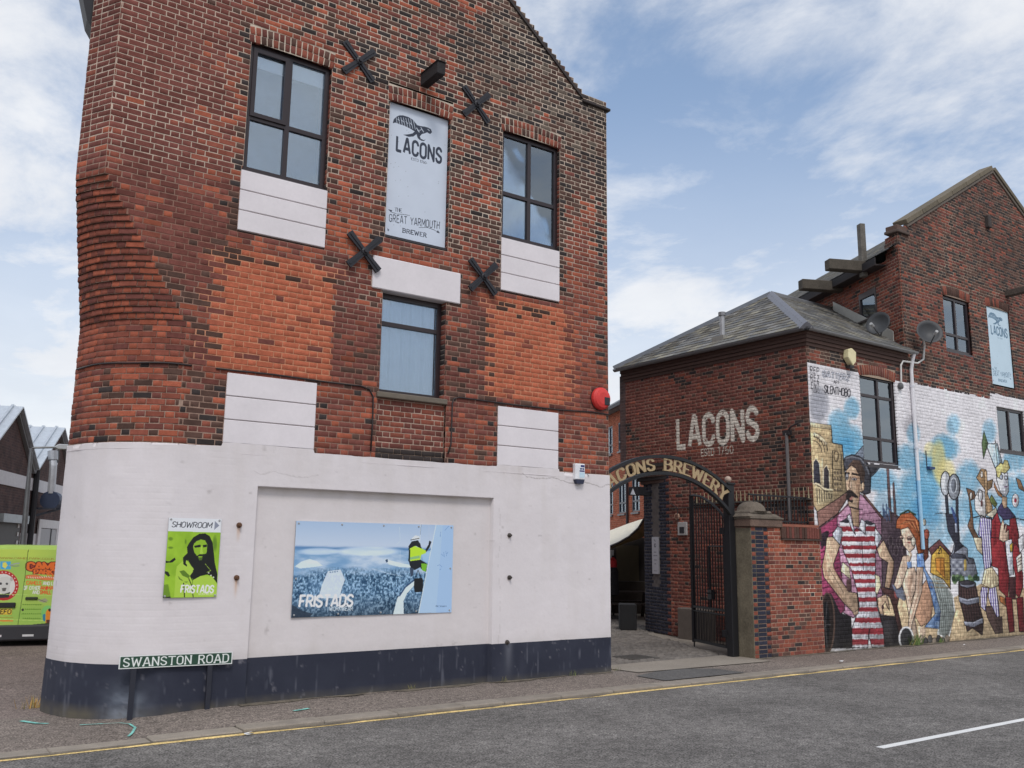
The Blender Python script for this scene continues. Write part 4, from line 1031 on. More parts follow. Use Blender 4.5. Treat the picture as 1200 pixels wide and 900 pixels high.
screws(p1, o1, u1, w1, [(a, b_) for a in (.015, .27, .53, .76, .985) for b_ in (.025, .975)]+[(.015, .4), (.985, .5)])
# hooded man poster
cv = Canvas(190, 280, bilin((137, 130), (585, 130), (540, 820), (85, 835)), (136, 174, 42))
def poster2():
    X, Y, U, V = cv.X, cv.Y, cv.U, cv.Vv
    n = vn.f(U*5, V*6, 4); cv.a += ((n-.5)*40)[..., None]*np.array([1, 1, .5])
    K = (20, 23, 20); G = (132, 170, 40); G2 = (158, 190, 66); DG = (84, 116, 30)
    for (x, y, a, b_) in ((150, 318, 14, 12), (150, 396, 16, 8), (275, 340, 6, 16), (525, 350, 14, 50)): cv.soft(x, y, a*1.5, b_*1.5, DG, .8)
    cv.poly([(108, 512), (140, 516), (185, 480), (192, 500), (165, 525), (110, 530)], K); cv.poly([(98, 600), (130, 606), (146, 640), (130, 650), (96, 615)], K, .9); cv.poly([(90, 720), (130, 715), (150, 825), (88, 832)], DG, .7)
    cv.poly([(200, 560), (260, 500), (330, 560), (420, 640), (500, 640), (552, 720), (540, 820), (180, 826), (190, 650)], G2)
    cv.poly([(286, 388), (305, 350), (340, 300), (390, 268), (440, 262), (480, 285), (505, 340), (515, 420), (525, 520), (548, 620), (545, 700), (500, 640), (460, 625), (400, 640), (330, 680), (310, 640), (345, 590), (310, 530), (292, 500), (286, 560), (256, 540), (252, 480), (290, 440)], K)
    cv.poly([(350, 345), (395, 315), (440, 325), (458, 360), (456, 420), (440, 470), (400, 500), (362, 470), (345, 420), (338, 380)], G)
    cv.poly([(345, 375), (400, 362), (405, 385), (352, 392)], K); cv.poly([(420, 366), (456, 360), (455, 382), (424, 388)], K); cv.poly([(398, 430), (402, 380), (415, 375), (420, 425), (428, 440), (396, 444)], G2)
    cv.poly([(340, 425), (372, 462), (392, 448), (430, 446), (450, 440), (456, 420), (448, 490), (410, 540), (370, 520), (346, 470)], K, .95); cv.poly([(382, 466), (420, 464), (412, 476), (386, 478)], G)
    cv.poly([(380, 476), (420, 474), (412, 500), (390, 502)], DG, .8); cv.line([(350, 350), (365, 330), (400, 318)], 7, K, .7)
    cv.poly([(330, 560), (370, 560), (440, 520), (500, 560), (520, 620), (440, 600), (345, 650)], K)
    cv.poly([(222, 600), (262, 590), (312, 640), (300, 660), (250, 640)], DG); cv.poly([(210, 640), (260, 690), (300, 690), (280, 700), (220, 670)], DG, .9); cv.poly([(280, 500), (345, 580), (330, 600), (276, 530)], G2)
    cv.line([(258, 700), (266, 826)], 9, K); cv.line([(300, 660), (325, 720), (340, 826)], 8, K); cv.line([(335, 660), (330, 760)], 6, DG); cv.line([(440, 530), (490, 590), (456, 606)], 3, G2)
    for q in ((472, 610), (492, 632), (514, 648)): cv.ell(q[0], q[1], 6, 6, (200, 206, 190))
    cv.poly([(137, 130), (585, 130), (578, 252), (128, 250)], (206, 208, 216)); cv.poly([(524, 148), (564, 188), (520, 230)], (128, 132, 146))
    cv.text('SHOWROOM', (160, 214), (44, 0), (0, -48), .13, (40, 42, 52), gap=.17, slant=.2, fit=334)
    cv.text('FRISTADS', (234, 786), (46, -.5), (0, -62), .21, (214, 222, 206), gap=.2, slant=.16, fit=276)
    cv.text('WORKWEAR', (384, 804), (13, -.2), (0, -16), .13, (200, 214, 160), gap=.2, fit=126)
    cv.poly([(84, 832), (90, 812), (110, 826), (150, 820), (150, 834)], K)
poster2()
A = np.array([3.012, YF-.045]); B_ = np.array([3.642, YF-.034])
o2, u2, w2v = (A[0], A[1], 1.285), (B_[0]-A[0], B_[1]-A[1], 0), (0, 0, .932)
p2_ = board('poster', o2, u2, w2v, cv, .015); tag(p2_, 'lime green showroom poster of a hooded bearded man on the white render', 'poster')
screws(p2_, o2, u2, w2v, [(.03, .02), (.97, .02), (.04, .98), (.96, .98)])
# street name plate on two posts
SN = thing('street_name_sign', 'green street name plate on two black posts at the building corner', 'street sign', (3.2, 11.02, 0))
cv = Canvas(400, 52, board_map(1.275, .165), (38, 66, 52))
cv.a += ((vn.f(cv.U*9, cv.Vv*2, 3)-.5)*14)[..., None]
for q in (((0, 0), (1.275, 0), (1.275, .012), (0, .012)), ((0, .153), (1.275, .153), (1.275, .165), (0, .165)), ((0, 0), (.012, 0), (.012, .165), (0, .165)), ((1.263, 0), (1.275, 0), (1.275, .165), (1.263, .165))): cv.poly(q, (200, 202, 200))
cv.text('SWANSTON ROAD', (.05, .030), (.098, 0), (0, .104), .125, (206, 210, 206), gap=.26, serif=.10, fit=1.175)
so, su, sw = np.array([2.585, 11.262, .510]), np.array([1.285, -.03, -.015]), np.array([0, 0, .142])
pl = board('plate', so, su, sw, cv, .012, P(190, 192, 190), SN)
b = MB(); PB = P(32, 34, 44)
for fr, lbl in ((.13, 0), (.80, 0)):
    q = so+su*fr; bb = MB(); bb.box((q[0]-.028, q[1]+.006, -.12), (q[0]+.028, q[1]+.034, .60), c=PB); bb.build('post', m_paint, SN)
# alarm boxes
AL = thing('alarm_siren', 'round red alarm siren high on the right edge of the brick corner building', 'alarm', (9.78, YF, 4.36))
b = MB(); b.lathe([(.185, 0), (.19, .02), (.185, .06), (.155, .095), (.10, .11)], (9.80, YF-.004, 4.365), 28, ax=(0, -1, 0), c=P(190, 52, 48)); b.build('housing', m_paint, AL)
b = MB(); b.box((9.815, YF-.122, 4.255), (9.93, YF-.085, 4.385), c=P(34, 34, 40)); b.build('lens', m_paint, AL, bevel=.006)
b = MB(); b.lathe([(.197, 0), (.197, .012)], (9.80, YF, 4.365), 28, ax=(0, -1, 0), c=P(60, 34, 34)); b.build('back_plate', m_paint, AL)
AB = thing('alarm_box', 'small white rectangular alarm box with navy base below the red siren', 'alarm', (9.31, YF, 3.1))
b = MB(); b.box((9.22, YF-.085, 3.0), (9.42, YF-.005, 3.255), c=P(206, 206, 208)); b.build('housing', m_paint, AB, bevel=.012)
b = MB(); b.prism([(.01, 0), (.19, 0), (.165, -.065), (.035, -.065)], (9.22, YF-.082, 3.0), (1, 0, 0), (0, 0, 1), (0, .085, 0), c=P(34, 38, 60)); b.build('strobe', m_paint, AB)
cv = Canvas(44, 60, board_map(1, 1), (206, 208, 210)); N_ = (36, 44, 96)
cv.poly([(.25, .82), (.95, .82), (.95, 1), (.25, 1)], N_); cv.poly([(.05, .46), (.95, .46), (.95, .58), (.05, .58)], N_)
cv.ell(.28, .69, .16, .08, N_); cv.ell(.75, .69, .16, .08, N_); cv.ell(.5, .7, .09, .05, N_); cv.poly([(.05, .04), (.95, .04), (.95, .42), (.05, .42)], (164, 190, 206))
for k in range(4): cv.line([(.15, .10+.08*k), (.85, .10+.08*k)], .025, (196, 210, 218))
cv.grid_mesh('label_plate', (9.295, YF-.0885, 3.03), (.11, 0, 0), (0, 0, .205), m_print, AB)
# ------------------------------------------------------------------ mural, painted as a flat picture of its wall
MX0, MX1, MZ1 = 15.30, 25.5, 5.95
def wall_trace(U, V):
    """tracing coordinates of the mural on its own wall (flat wall, so a plain homography)"""
    x = MX0+(MX1-MX0)*U; z = MZ1*V
    d = [x*CR[0]+YF*CR[1]+(z-1.9)*CR[2], x*CU[0]+YF*CU[1]+(z-1.9)*CU[2], x*CF[0]+YF*CF[1]+(z-1.9)*CF[2]]
    return 600+FOC*d[0]/d[2], 450-FOC*d[1]/d[2]
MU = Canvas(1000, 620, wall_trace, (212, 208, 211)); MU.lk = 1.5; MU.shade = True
def paint_mural():
    cv = MU; U, V = cv.U, cv.Vv; wx = MX0+(MX1-MX0)*U; wz = MZ1*V
    A = lambda *p: [(940+x/7.5, 520+y/7.5) for x, y in p]
    B = lambda *p: [(950+x/6.923, 630+y/6.923) for x, y in p]
    C = lambda *p: [(1070+x/7.5, 520+y/7.5) for x, y in p]
    D = lambda *p: [(1070+x/6.923, 630+y/6.923) for x, y in p]
    Z = lambda *p: [(940+x/3.4615, 520+y/3.4615) for x, y in p]
    K = (28, 23, 26); lw = .7
    nz = .55*vn.f(wx*3.2, wz*3.6, 5)+.45*vn3.f(wx*9, wz*9, 4)
    cv.a += ((vn2.f(wx*1.5, wz*1.5, 4)-.5)*26)[..., None]
    cv.soft(960, 475, 14, 24, (150, 152, 164), .75, nz*.9); cv.soft(1067, 500, 12, 16, (176, 172, 178), .6, nz*.9)
    CY = (104, 178, 216)
    for (x, y, a, b_, s) in ((998, 478, 9, 12, .8), (983, 495, 12, 15, .85), (992, 519, 24, 20, 1), (976, 510, 10, 12, .7), (1070, 508, 8, 12, .7), (1063, 536, 17, 15, .85), (1107, 525, 16, 15, 1), (1117, 497, 8, 12, .7), (1092, 541, 13, 13, .9), (1031, 562, 22, 13, .9),
                          (1076, 580, 26, 34, 1), (1090, 560, 18, 24, .9), (1135, 560, 15, 20, .9), (1128, 600, 20, 20, .7), (1159, 506, 8, 14, .7), (1189, 541, 16, 12, .85), (1196, 585, 24, 30, 1), (1160, 600, 30, 22, .8), (1100, 625, 16, 24, .7), (1140, 650, 18, 34, .8), (1056, 600, 14, 22, .6), (1035, 590, 10, 20, .5)):
        cv.soft(x, y, a*1.3, b_*1.3, CY, s*.92, nz*1.25); 
    cv.soft(1085, 600, 22, 26, (60, 150, 205), .5, nz); cv.soft(992, 522, 16, 12, (62, 156, 210), .6, nz)
    cv.soft(1100, 540, 9, 26, (226, 208, 120), .75, nz*.5); cv.soft(1108, 555, 13, 20, (228, 212, 130), .75, nz*.5); cv.soft(1090, 527, 8, 10, (226, 210, 130), .6, nz*.5)
    # sand
    cv.poly([(1036, 700), (1075, 690), (1110, 704), (1150, 684), (1215, 690), (1260, 700), (1260, 760), (1030, 764)], (206, 176, 134))
    sand = vn2.f(wx*9, wz*9, 4); 
    m = (cv.Y > 690) & (cv.X > 1040) & (np.abs(cv.a[..., 0]-206) < 3); cv.a[m] *= (0.82+.34*sand[m])[:, None]
    # theatre front
    T1 = (196, 168, 122)
    cv.poly([(949, 495), (974, 498.5), (975.5, 519), (987, 521.5), (989, 545), (993, 578), (958, 600), (952, 590)], T1, 1, K, lw)
    m = cv.mask([(949, 495), (974, 498.5), (975.5, 519), (987, 521.5), (989, 545), (993, 578), (958, 600), (952, 590)]); cv.a[m] *= (.86+.3*nz[m])[:, None]
    cv.poly([(949, 495), (974, 498.5), (974.5, 503), (950, 500)], (220, 196, 152), 1, K, .4)
    for r in (18, 14.5, 11): cv.line([(952+r*math.sin(t), 531-r*1.35*math.cos(t)) for t in np.linspace(0.1, 1.5, 9)], .6, K, .8)
    cv.line([(953, 508), (962, 513), (969, 521)], 2.2, (226, 204, 164)); 
    for k in range(5): cv.line([(954+3*k, 508+2.4*k), (954.6+3*k, 513+2.6*k)], .5, K, .7)
    cv.poly(A((98, 350), (98, 160), (122, 128), (152, 170), (168, 366)), (62, 62, 74), 1, (226, 206, 168), .7); cv.poly(A((188, 392), (188, 220), (215, 188), (238, 240), (244, 402)), (66, 60, 66), 1, (226, 206, 168), .6)
    cv.line(A((178, 130), (180, 390)), .8, (220, 198, 158)); cv.line(A((265, 60), (272, 400)), .7, K); cv.line(A((345, 90), (352, 420)), .5, K)
    cv.poly(A((112, 345), (150, 360), (200, 400), (272, 405), (274, 500), (130, 545)), (206, 184, 138)); cv.line(A((112, 345), (150, 360), (200, 402), (272, 405)), 1.2, (228, 208, 168)); cv.line(A((112, 358), (150, 374), (200, 416), (272, 418)), .5, K)
    for k in range(7): cv.line(A((130+21*k, 385+9*k), (134+21*k, 530-9*k)), .6, K, .8)
    cv.ell(980, 534.5, 2.6, 6, (190, 160, 114), 1, K, .5); cv.ell(980, 534.5, 1.1, 2.6, (216, 190, 144), 1)
    for k in range(3): cv.line(A((275, 225+90*k), (350, 232+90*k)), .5, K); 
    for k in range(4):
        for j in range(3): cv.poly(A((282+24*j, 240+50*k), (296+24*j, 242+50*k), (296+24*j, 270+50*k), (282+24*j, 268+50*k)), (84, 72, 62), .8)
    # far town, chimneys
    cv.poly([(1030, 606), (1046, 600), (1055, 606), (1062, 640), (1066, 690), (1030, 700)], (82, 64, 74)); cv.soft(1048, 640, 12, 20, (60, 46, 56), .8, nz*.6)
    cv.poly(A((740, 205), (750, 190), (762, 205), (790, 690), (768, 690)), (104, 80, 80), 1, K, .3); cv.poly(A((795, 350), (802, 338), (810, 350), (832, 640), (808, 640)), (104, 80, 80), 1, K, .3)
    for q in ((710, 525, 716, 650), (740, 525, 748, 680), (710, 560, 745, 620), (745, 560, 790, 590), (760, 590, 770, 680), (724, 590, 730, 660)): cv.line(A(q[:2], q[2:]), 1.0, (70, 92, 128))
    for k in range(9): cv.ell(1034+3.2*k, 640+7*math.sin(k*1.7), 2.6, 6, (58, 44, 52), .7, (120, 104, 108), .3)
    # pink beach hut
    PK, PD = (206, 146, 176), (172, 62, 104)
    cv.poly([(959, 622), (981, 603), (1009, 579), (1033, 606), (1034, 700), (1000, 724), (960, 704)], PK, 1, K, .6)
    cv.poly([(959, 619), (981, 604), (983, 640), (986, 668), (990, 715), (983, 722), (960, 694)], PD, 1, K, .5)
    for k in range(12): cv.line([(981-2, 606+9*k), (1033, 600+9.5*k)], .8, (112, 54, 86)); cv.line([(959, 632+8.5*k), (983, 620+9*k)], .8, (96, 28, 56))
    cv.poly(A((160, 795), (215, 765), (235, 770), (225, 900), (170, 900)), (60, 44, 56)); cv.poly(B((75, 20), (120, 0), (112, 60), (90, 100)), (60, 44, 56))
    cv.poly(A((130, 600), (300, 490), (392, 425), (405, 470), (312, 615), (145, 735)), (150, 104, 92), 1, K, .6); cv.poly(A((530, 445), (548, 445), (712, 645), (700, 665)), (112, 74, 66), 1, K, .4); cv.line(A((150, 745), (312, 632), (412, 520)), 1.0, (120, 66, 80))
    # dark foreground and cart wheel
    cv.poly(B((95, 480), (170, 455), (240, 610), (330, 640), (345, 900), (110, 900)), (40, 36, 40)); cv.poly(B((540, 620), (700, 640), (765, 890), (560, 900)), (42, 38, 42)); cv.soft(1040, 738, 8, 14, (84, 80, 82), .4, nz)
    cv.ell(969.5, 730, 8.4, 35, (52, 40, 38), 1, (94, 70, 60), 1.2); cv.ell(967.5, 732, 5, 27, (26, 26, 30), 1)
    for k in range(5): cv.line([(967.5, 732), (967.5+6*math.cos(k*1.25), 732+28*math.sin(k*1.25))], .5, (80, 76, 78))
    # bowler hat man in striped bathing suit
    SK, SKD = (208, 172, 138), (170, 126, 96)
    HT = (74, 74, 84)
    cv.poly(A((460, 105), (545, 8), (560, 150), (620, 232), (690, 200), (640, 262), (605, 292), (560, 170)), (112, 122, 138), 1, K, .5); cv.poly(A((585, 180), (690, 185), (640, 252), (600, 284)), (58, 58, 64))
    cv.poly(A((375, 120), (440, 95), (500, 110), (560, 150), (605, 260), (600, 430), (560, 445), (520, 430), (380, 232), (365, 180)), HT, 1, K, .7); cv.line(A((380, 130), (440, 112), (510, 130), (560, 190), (590, 270)), 1.0, (118, 122, 132))
    cv.poly(A((400, 200), (450, 140), (510, 150), (555, 250), (545, 345), (505, 310), (460, 215)), (84, 64, 54))
    cv.poly(A((385, 238), (430, 188), (470, 212), (510, 290), (515, 350), (545, 345), (548, 390), (530, 422), (508, 420), (500, 520), (495, 580), (470, 592), (410, 552), (402, 500), (420, 440), (388, 400), (380, 320)), SK, 1, K, .55)
    cv.poly(A((470, 230), (510, 290), (508, 420), (498, 560), (480, 560), (485, 400)), SKD, .6); cv.poly(A((410, 380), (424, 290), (436, 300), (440, 390), (425, 410)), (222, 190, 160))
    cv.line(A((384, 255), (420, 262)), 1.3, K); cv.line(A((436, 262), (505, 278)), 1.5, K); cv.line(A((424, 290), (412, 380), (428, 400)), .7, (110, 74, 56)); cv.line(A((470, 330), (480, 400), (470, 450)), .6, SKD); cv.ell(992.6, 558.5, 1.8, 4.2, (186, 184, 190), 1, K, .35); cv.ell(1001.3, 561, 3.2, 2.2, (150, 140, 138), 1, K, .35); cv.line([(998, 559.6), (1001.5, 558.8), (1004.5, 560)], 1.0, SKD); cv.ell(1001, 561.6, 1, 1.1, K); cv.ell(992.4, 560, .7, 1.4, K)
    cv.ell(1011.4, 570, 1.7, 5.5, SK, 1, K, .4)
    cv.poly(A((392, 420), (412, 400), (440, 412), (496, 468), (488, 480), (446, 470), (430, 480), (452, 500), (440, 520), (404, 506), (386, 476)), (46, 36, 36)); cv.ell(997.2, 584.6, 1.6, 1.4, (190, 120, 110)); cv.line(A((418, 552), (470, 568), (535, 580)), .8, K); cv.line(A((430, 468), (452, 472)), 1.0, (170, 110, 100))
    cv.poly(A((425, 560), (500, 582), (502, 735), (450, 722)), (186, 150, 118), 1, K, .5); cv.poly(A((470, 575), (500, 582), (502, 735), (480, 728)), SKD, .5)
    torso = A((330, 690), (420, 640), (450, 770), (480, 740), (520, 770), (560, 680), (640, 700))+B((545, 40), (526, 120), (525, 300), (540, 560), (590, 740), (602, 890), (500, 895), (470, 790), (465, 895), (335, 892), (335, 740), (395, 560), (380, 440), (330, 260), (270, 120), (246, 30))
    cv.poly(torso, (214, 214, 222), 1)
    iy, ix = cv.mask(torso); yy = cv.Y[iy, ix]; xx = cv.X[iy, ix]; redb = np.zeros(len(yy), bool)
    for a, b_ in ((616.7, 622.7), (628.5, 634.6), (639.2, 643.8), (648.6, 653.8), (659.6, 663.6), (668.8, 673.2), (678.4, 683.2), (688, 693.4), (700, 705.2), (711.6, 716.8), (724, 729.6), (736, 743.4), (749, 755.6)): 
        ww = (vn.n(xx*.4, yy*.1)-.5)*1.0; redb |= (yy+ww > a) & (yy+ww < b_)
    cv.a[iy[redb], ix[redb]] = (164, 44, 54)
    sh = vn2.f(xx*.16, yy*.10, 4); cv.a[iy, ix] *= (.80+.34*sh)[:, None]
    cv.line(torso, .6, K); cv.line(B((415, 30), (420, 120), (428, 260)), .5, K); cv.line(B((470, 790), (480, 740)), .8, K)
    cv.poly(A((268, 790), (312, 726), (352, 742), (352, 800), (330, 905), (282, 850)), (196, 200, 212), 1, K, .5); cv.poly(A((640, 740), (690, 800), (700, 830), (660, 910), (640, 880)), (196, 200, 212), 1, K, .5)
    cv.poly(A((330, 690), (390, 655), (430, 690), (400, 700)), (58, 56, 66)); cv.poly(A((520, 690), (570, 668), (640, 702), (600, 720)), (58, 56, 66))
    cv.poly(A((395, 640), (420, 615), (450, 730), (470, 800), (440, 760)), (206, 208, 218), 1, K, .5); cv.poly(A((500, 740), (520, 660), (560, 690), (555, 800), (520, 760)), (206, 208, 218), 1, K, .5)
    cv.poly(B((130, 0), (180, -8), (240, 62), (186, 212), (192, 262), (312, 440), (376, 450), (392, 592), (350, 612), (268, 530), (108, 322), (93, 232), (118, 110)), SK, 1, K, .6); cv.poly(B((120, 130), (100, 235), (118, 320), (270, 520), (330, 590), (250, 470), (140, 310), (126, 240)), SKD, .55)
    cv.line(B((180, 240), (230, 330), (290, 430)), .5, SKD); cv.line(B((150, 250), (210, 350), (270, 450)), .4, K, .6)
    cv.poly(B((340, 610), (380, 590), (392, 560), (384, 620), (356, 632)), SK, 1, K, .4)
    cv.poly(B((538, 92), (592, 18), (642, 130), (676, 192), (672, 280), (640, 412), (600, 402), (626, 202), (560, 160)), SK, 1, K, .6); cv.poly(B((640, 200), (672, 200), (668, 290), (640, 405), (620, 400), (650, 280)), SKD, .5)
    cv.poly(B((540, 492), (612, 458), (634, 520), (640, 590), (620, 560), (606, 520), (580, 560), (592, 622), (562, 618), (548, 560)), SK, 1, K, .5); cv.ell(1034.5, 711.5, 1.4, 3, (70, 44, 50))
    cv.poly(B((243, 272), (260, 200), (312, 240), (326, 342)), (226, 210, 170), 1, K, .4); cv.poly(B((525, 300), (560, 318), (572, 390), (540, 462), (525, 440)), (226, 210, 170), 1, K, .4); cv.poly(B((290, 335), (332, 345), (334, 440), (292, 430)), (90, 62, 60))
    cv.poly(B((566, 400), (600, 408), (692, 432), (716, 490), (702, 560), (752, 782), (720, 800), (668, 560), (640, 480), (590, 450)), (78, 48, 46), 1, K, .5); cv.poly(B((676, 436), (712, 470), (704, 500), (680, 480)), (150, 70, 66))
    cv.poly(B((660, 380), (740, 400), (775, 500), (760, 515), (700, 480)), (112, 122, 148), .9)
    # seated red haired woman with shell
    SW, SWD = (226, 192, 164), (190, 146, 118)
    cv.poly(Z((520, 515), (560, 530), (612, 620), (622, 700), (592, 792), (550, 772), (562, 690), (532, 590)), (150, 158, 154), 1, (214, 216, 214), .9)
    for k in range(5): cv.line(Z((530+14*k, 530+12*k), (562+8*k, 640+10*k), (556+8*k, 765)), .7, (112, 122, 118))
    cv.poly(Z((470, 600), (512, 540), (532, 640), (522, 720), (482, 742), (458, 700)), (204, 152, 118), 1, K, .4)
    cv.poly(Z((465, 445), (490, 440), (500, 510), (530, 560), (562, 680), (556, 752), (496, 744), (540, 690), (520, 600), (496, 520), (466, 500)), (112, 150, 206), 1, K, .4)
    iy, ix = cv.mask(Z((465, 445), (490, 440), (500, 510), (530, 560), (562, 680), (556, 752), (496, 744), (540, 690), (520, 600), (496, 520), (466, 500))); q = vn3.f(cv.X[iy, ix]*.35, cv.Y[iy, ix]*.2, 3); cv.a[iy, ix] += ((q-.5)*150)[:, None]*np.array([1, .9, .6])
    cv.poly(Z((412, 512), (456, 500), (472, 560), (442, 640), (456, 700), (472, 802), (450, 802), (420, 620), (402, 560)), SW, 1, K, .5); cv.poly(Z((428, 540), (452, 530), (440, 600), (448, 700), (436, 640)), SWD, .6)
    cv.poly(Z((373, 572), (408, 455), (446, 450), (432, 490), (402, 582), (384, 590)), SW, 1, K, .5)
    cv.poly(Z((465, 500), (492, 500), (486, 600), (446, 730), (442, 792), (426, 782), (435, 690), (460, 590)), SW, 1, K, .5); cv.line(Z((476, 520), (470, 610), (440, 720)), .7, SWD)
    cv.poly(Z((426, 480), (444, 478), (446, 500), (428, 505)), (112, 150, 206))
    cv.poly(Z((398, 345), (430, 335), (462, 372), (456, 422), (436, 442), (410, 412)), SW, 1, K, .5); cv.line(Z((436, 440), (440, 458)), 2.4, SW)
    cv.poly(Z((380, 342), (384, 310), (402, 285), (442, 278), (470, 310), (500, 372), (492, 442), (470, 447), (456, 380), (430, 338), (402, 348)), (186, 92, 48), 1, K, .5)
    for k in range(5): cv.line(Z((392+8*k, 330-6*k), (430+8*k, 318-2*k), (462+5*k, 350+8*k)), .7, (118, 54, 30) if k % 2 else (222, 136, 80))
    cv.line(Z((395, 288), (430, 270), (462, 290)), 1.4, (50, 70, 44)); cv.ell(1070.6, 634.5, 2.6, 5.2, (206, 196, 176), 1, K, .4); cv.ell(1056.5, 630, 2.2, 2.4, (186, 150, 136), 1, K, .3); cv.ell(1065.6, 631, 2.4, 2.6, (186, 150, 136), 1, K, .3); cv.line([(1054.4, 630.6), (1058.6, 630.8)], .9, K); cv.line([(1063.2, 631.6), (1068, 632)], .9, K); cv.line(Z((428, 400), (440, 402)), .9, (170, 80, 70)); cv.line(Z((420, 370), (424, 388)), .5, SWD)
    cv.poly(Z((490, 350), (512, 348), (512, 460), (496, 480)), (120, 60, 44), 1, K, .4); cv.ell(1086, 626, 3, 6, (170, 80, 60), 1, K, .4); cv.ell(1083, 612, 2.2, 4, (200, 190, 170), 1, K, .4)
    cv.ell(1062, 748, 8, 13, (52, 52, 56), 1, (220, 220, 222), 1.3); cv.poly(Z((470, 740), (500, 745), (505, 800), (475, 800)), SW, .9)
    for k in range(8): cv.ell(1075+5*k, 752-3*(k % 2), 2.6, 5, ((96, 92, 92), (170, 150, 130), (60, 58, 60))[k % 3], 1, K, .3)
    # yellow hut 21
    cv.poly(D((150, 142), (220, 58), (297, 140), (305, 420), (240, 335), (140, 285)), (222, 172, 62), 1, K, .6)
    for k in range(8): cv.line(D((140, 175+32*k), (302, 170+34*k)), .45, (130, 92, 36))
    cv.poly(D((183, 165), (252, 165), (258, 330), (188, 262)), (216, 136, 44), 1, (110, 70, 30), .5); cv.line(D((220, 165), (224, 300)), .4, (110, 70, 30))
    cv.poly(D((125, 92), (214, 16), (313, 130), (302, 152), (220, 62), (150, 144)), (112, 66, 66), 1, K, .6)
    cv.text('21', D((205, 128))[0], (4, 0), (0, -6.5), .2, K)
    # monument tower and house
    GY = (132, 136, 150)
    cv.poly(D((306, 140), (325, 100), (330, 60), (375, 38), (442, 90), (445, 160), (492, 170), (522, 290), (514, 350), (440, 312), (306, 312)), GY, 1, K, .5)
    iy, ix = cv.mask(D((306, 140), (330, 60), (375, 38), (442, 90), (445, 160), (492, 170), (522, 290), (440, 312), (306, 312)))
    cv.poly(D((306, 150), (330, 128), (420, 138), (446, 190), (420, 170), (318, 168)), (70, 72, 86), 1, K, .4); cv.poly(D((440, 170), (490, 172), (505, 210), (450, 215)), (86, 88, 100), 1, K, .4)
    for k in range(4):
        for j in range(4): cv.poly(D((318+30*j, 190+30*k), (336+30*j, 190+30*k), (336+30*j, 208+30*k), (318+30*j, 208+30*k)), (90, 94, 110) if (k+j) % 2 else (176, 180, 190), .9)
    cv.poly(D((412, 180), (432, 178), (436, 260), (416, 270)), (206, 170, 70), .9)
    for k in range(26): cv.ell(1115+rs.rand()*32, 676+rs.rand()*9, 2.4, 3.2, ((66, 96, 58), (104, 134, 80), (44, 70, 44))[k % 3], .9)
    cv.poly(C((286, 612), (340, 618), (400, 640), (410, 860), (446, 900), (360, 960), (370, 890), (306, 765)), (52, 52, 66), 1, K, .4); cv.poly(C((330, 560), (345, 555), (385, 640), (390, 780), (372, 700)), (62, 88, 150)); cv.line(C((376, 700), (380, 780)), 1.5, (170, 180, 200))
    cv.line(C((290, 440), (304, 620)), 2.6, (60, 60, 72)); cv.line(C((386, 470), (388, 640)), 2.4, (60, 60, 72))
    cv.ell(1108, 566.5, 5.8, 14.2, (190, 194, 202), 1, K, .7); cv.ell(1106.5, 565, 3.6, 10, (214, 218, 224), 1); cv.ell(1118, 570.5, 7, 15, (146, 152, 162), 1, K, .8); cv.ell(1117.5, 569, 3.6, 9, (112, 118, 130), 1, (190, 196, 204), .6)
    cv.line(C((190, 618), (240, 610), (300, 618)), .5, K)
    # barrel
    cv.poly(D((350, 575), (402, 600), (432, 742), (482, 730), (532, 792), (300, 830), (320, 700)), (218, 188, 142), 1, (160, 126, 90), .4)
    cv.poly(D((370, 360), (440, 345), (502, 362), (522, 460), (542, 560), (572, 680), (562, 792), (482, 732), (440, 762), (402, 600), (370, 480)), (66, 46, 46), 1, K, .6)
    for k in range(7): cv.line(D((392+20*k, 395), (398+23*k, 560), (430+19*k, 720)), .5, (34, 26, 28)); cv.line(D((400+20*k, 420), (408+22*k, 560)), .4, (100, 70, 64))
    for q in (D((376, 362), (440, 344), (502, 365), (502, 392), (440, 410), (384, 392)), D((370, 478), (440, 500), (536, 478), (538, 526), (442, 548), (376, 522)), D((414, 680), (492, 682), (566, 648), (568, 692), (490, 728), (420, 712))): cv.poly(q, (126, 130, 148), 1, K, .5)
    cv.line(D((372, 486), (440, 508), (536, 488)), .8, (176, 180, 196)); cv.line(D((416, 688), (492, 690), (564, 658)), .8, (176, 180, 196)); cv.ell(1133.5, 683, 8, 2.5, (60, 56, 64), 1, K, .4)
    # harlequin with spoon ears
    PU = (112, 98, 166)
    def striped(poly, n=5):
        cv.poly(poly, PU, 1, K, .5); iy, ix = cv.mask(poly); x = cv.X[iy, ix]; y = cv.Y[iy, ix]
        p = np.array(poly); x0, x1 = p[:, 0].min(), p[:, 0].max(); m = ((x-(y-p[:, 1].mean())*.08) % 2.6) < 1.05; cv.a[iy[m], ix[m]] = (212, 208, 222); cv.line(list(poly)+[poly[0]], .5, K)
    BR = (122, 86, 62)
    cv.poly(C((468, 388), (540, 418), (552, 480), (504, 500), (522, 600), (532, 740), (582, 832), (552, 872), (480, 722), (506, 640), (490, 470)), BR, 1, K, .5)
    cv.poly(D((490, 0), (560, 0), (570, 150), (520, 100)), (216, 196, 160), 1, K, .4)
    striped(C((590, 645), (692, 650), (702, 830))+D((632, 60), (640, 180), (632, 240), (580, 262), (566, 150), (556, 0))+C((575, 800)))
    striped(D((560, 398), (610, 408), (602, 470), (592, 602), (550, 562), (545, 450))); striped(D((618, 408), (672, 398), (692, 520), (702, 640), (660, 644), (610, 480)))
    cv.poly(D((580, 258), (640, 238), (702, 330), (692, 392), (630, 412), (556, 378)), (222, 204, 162), 1, K, .5)
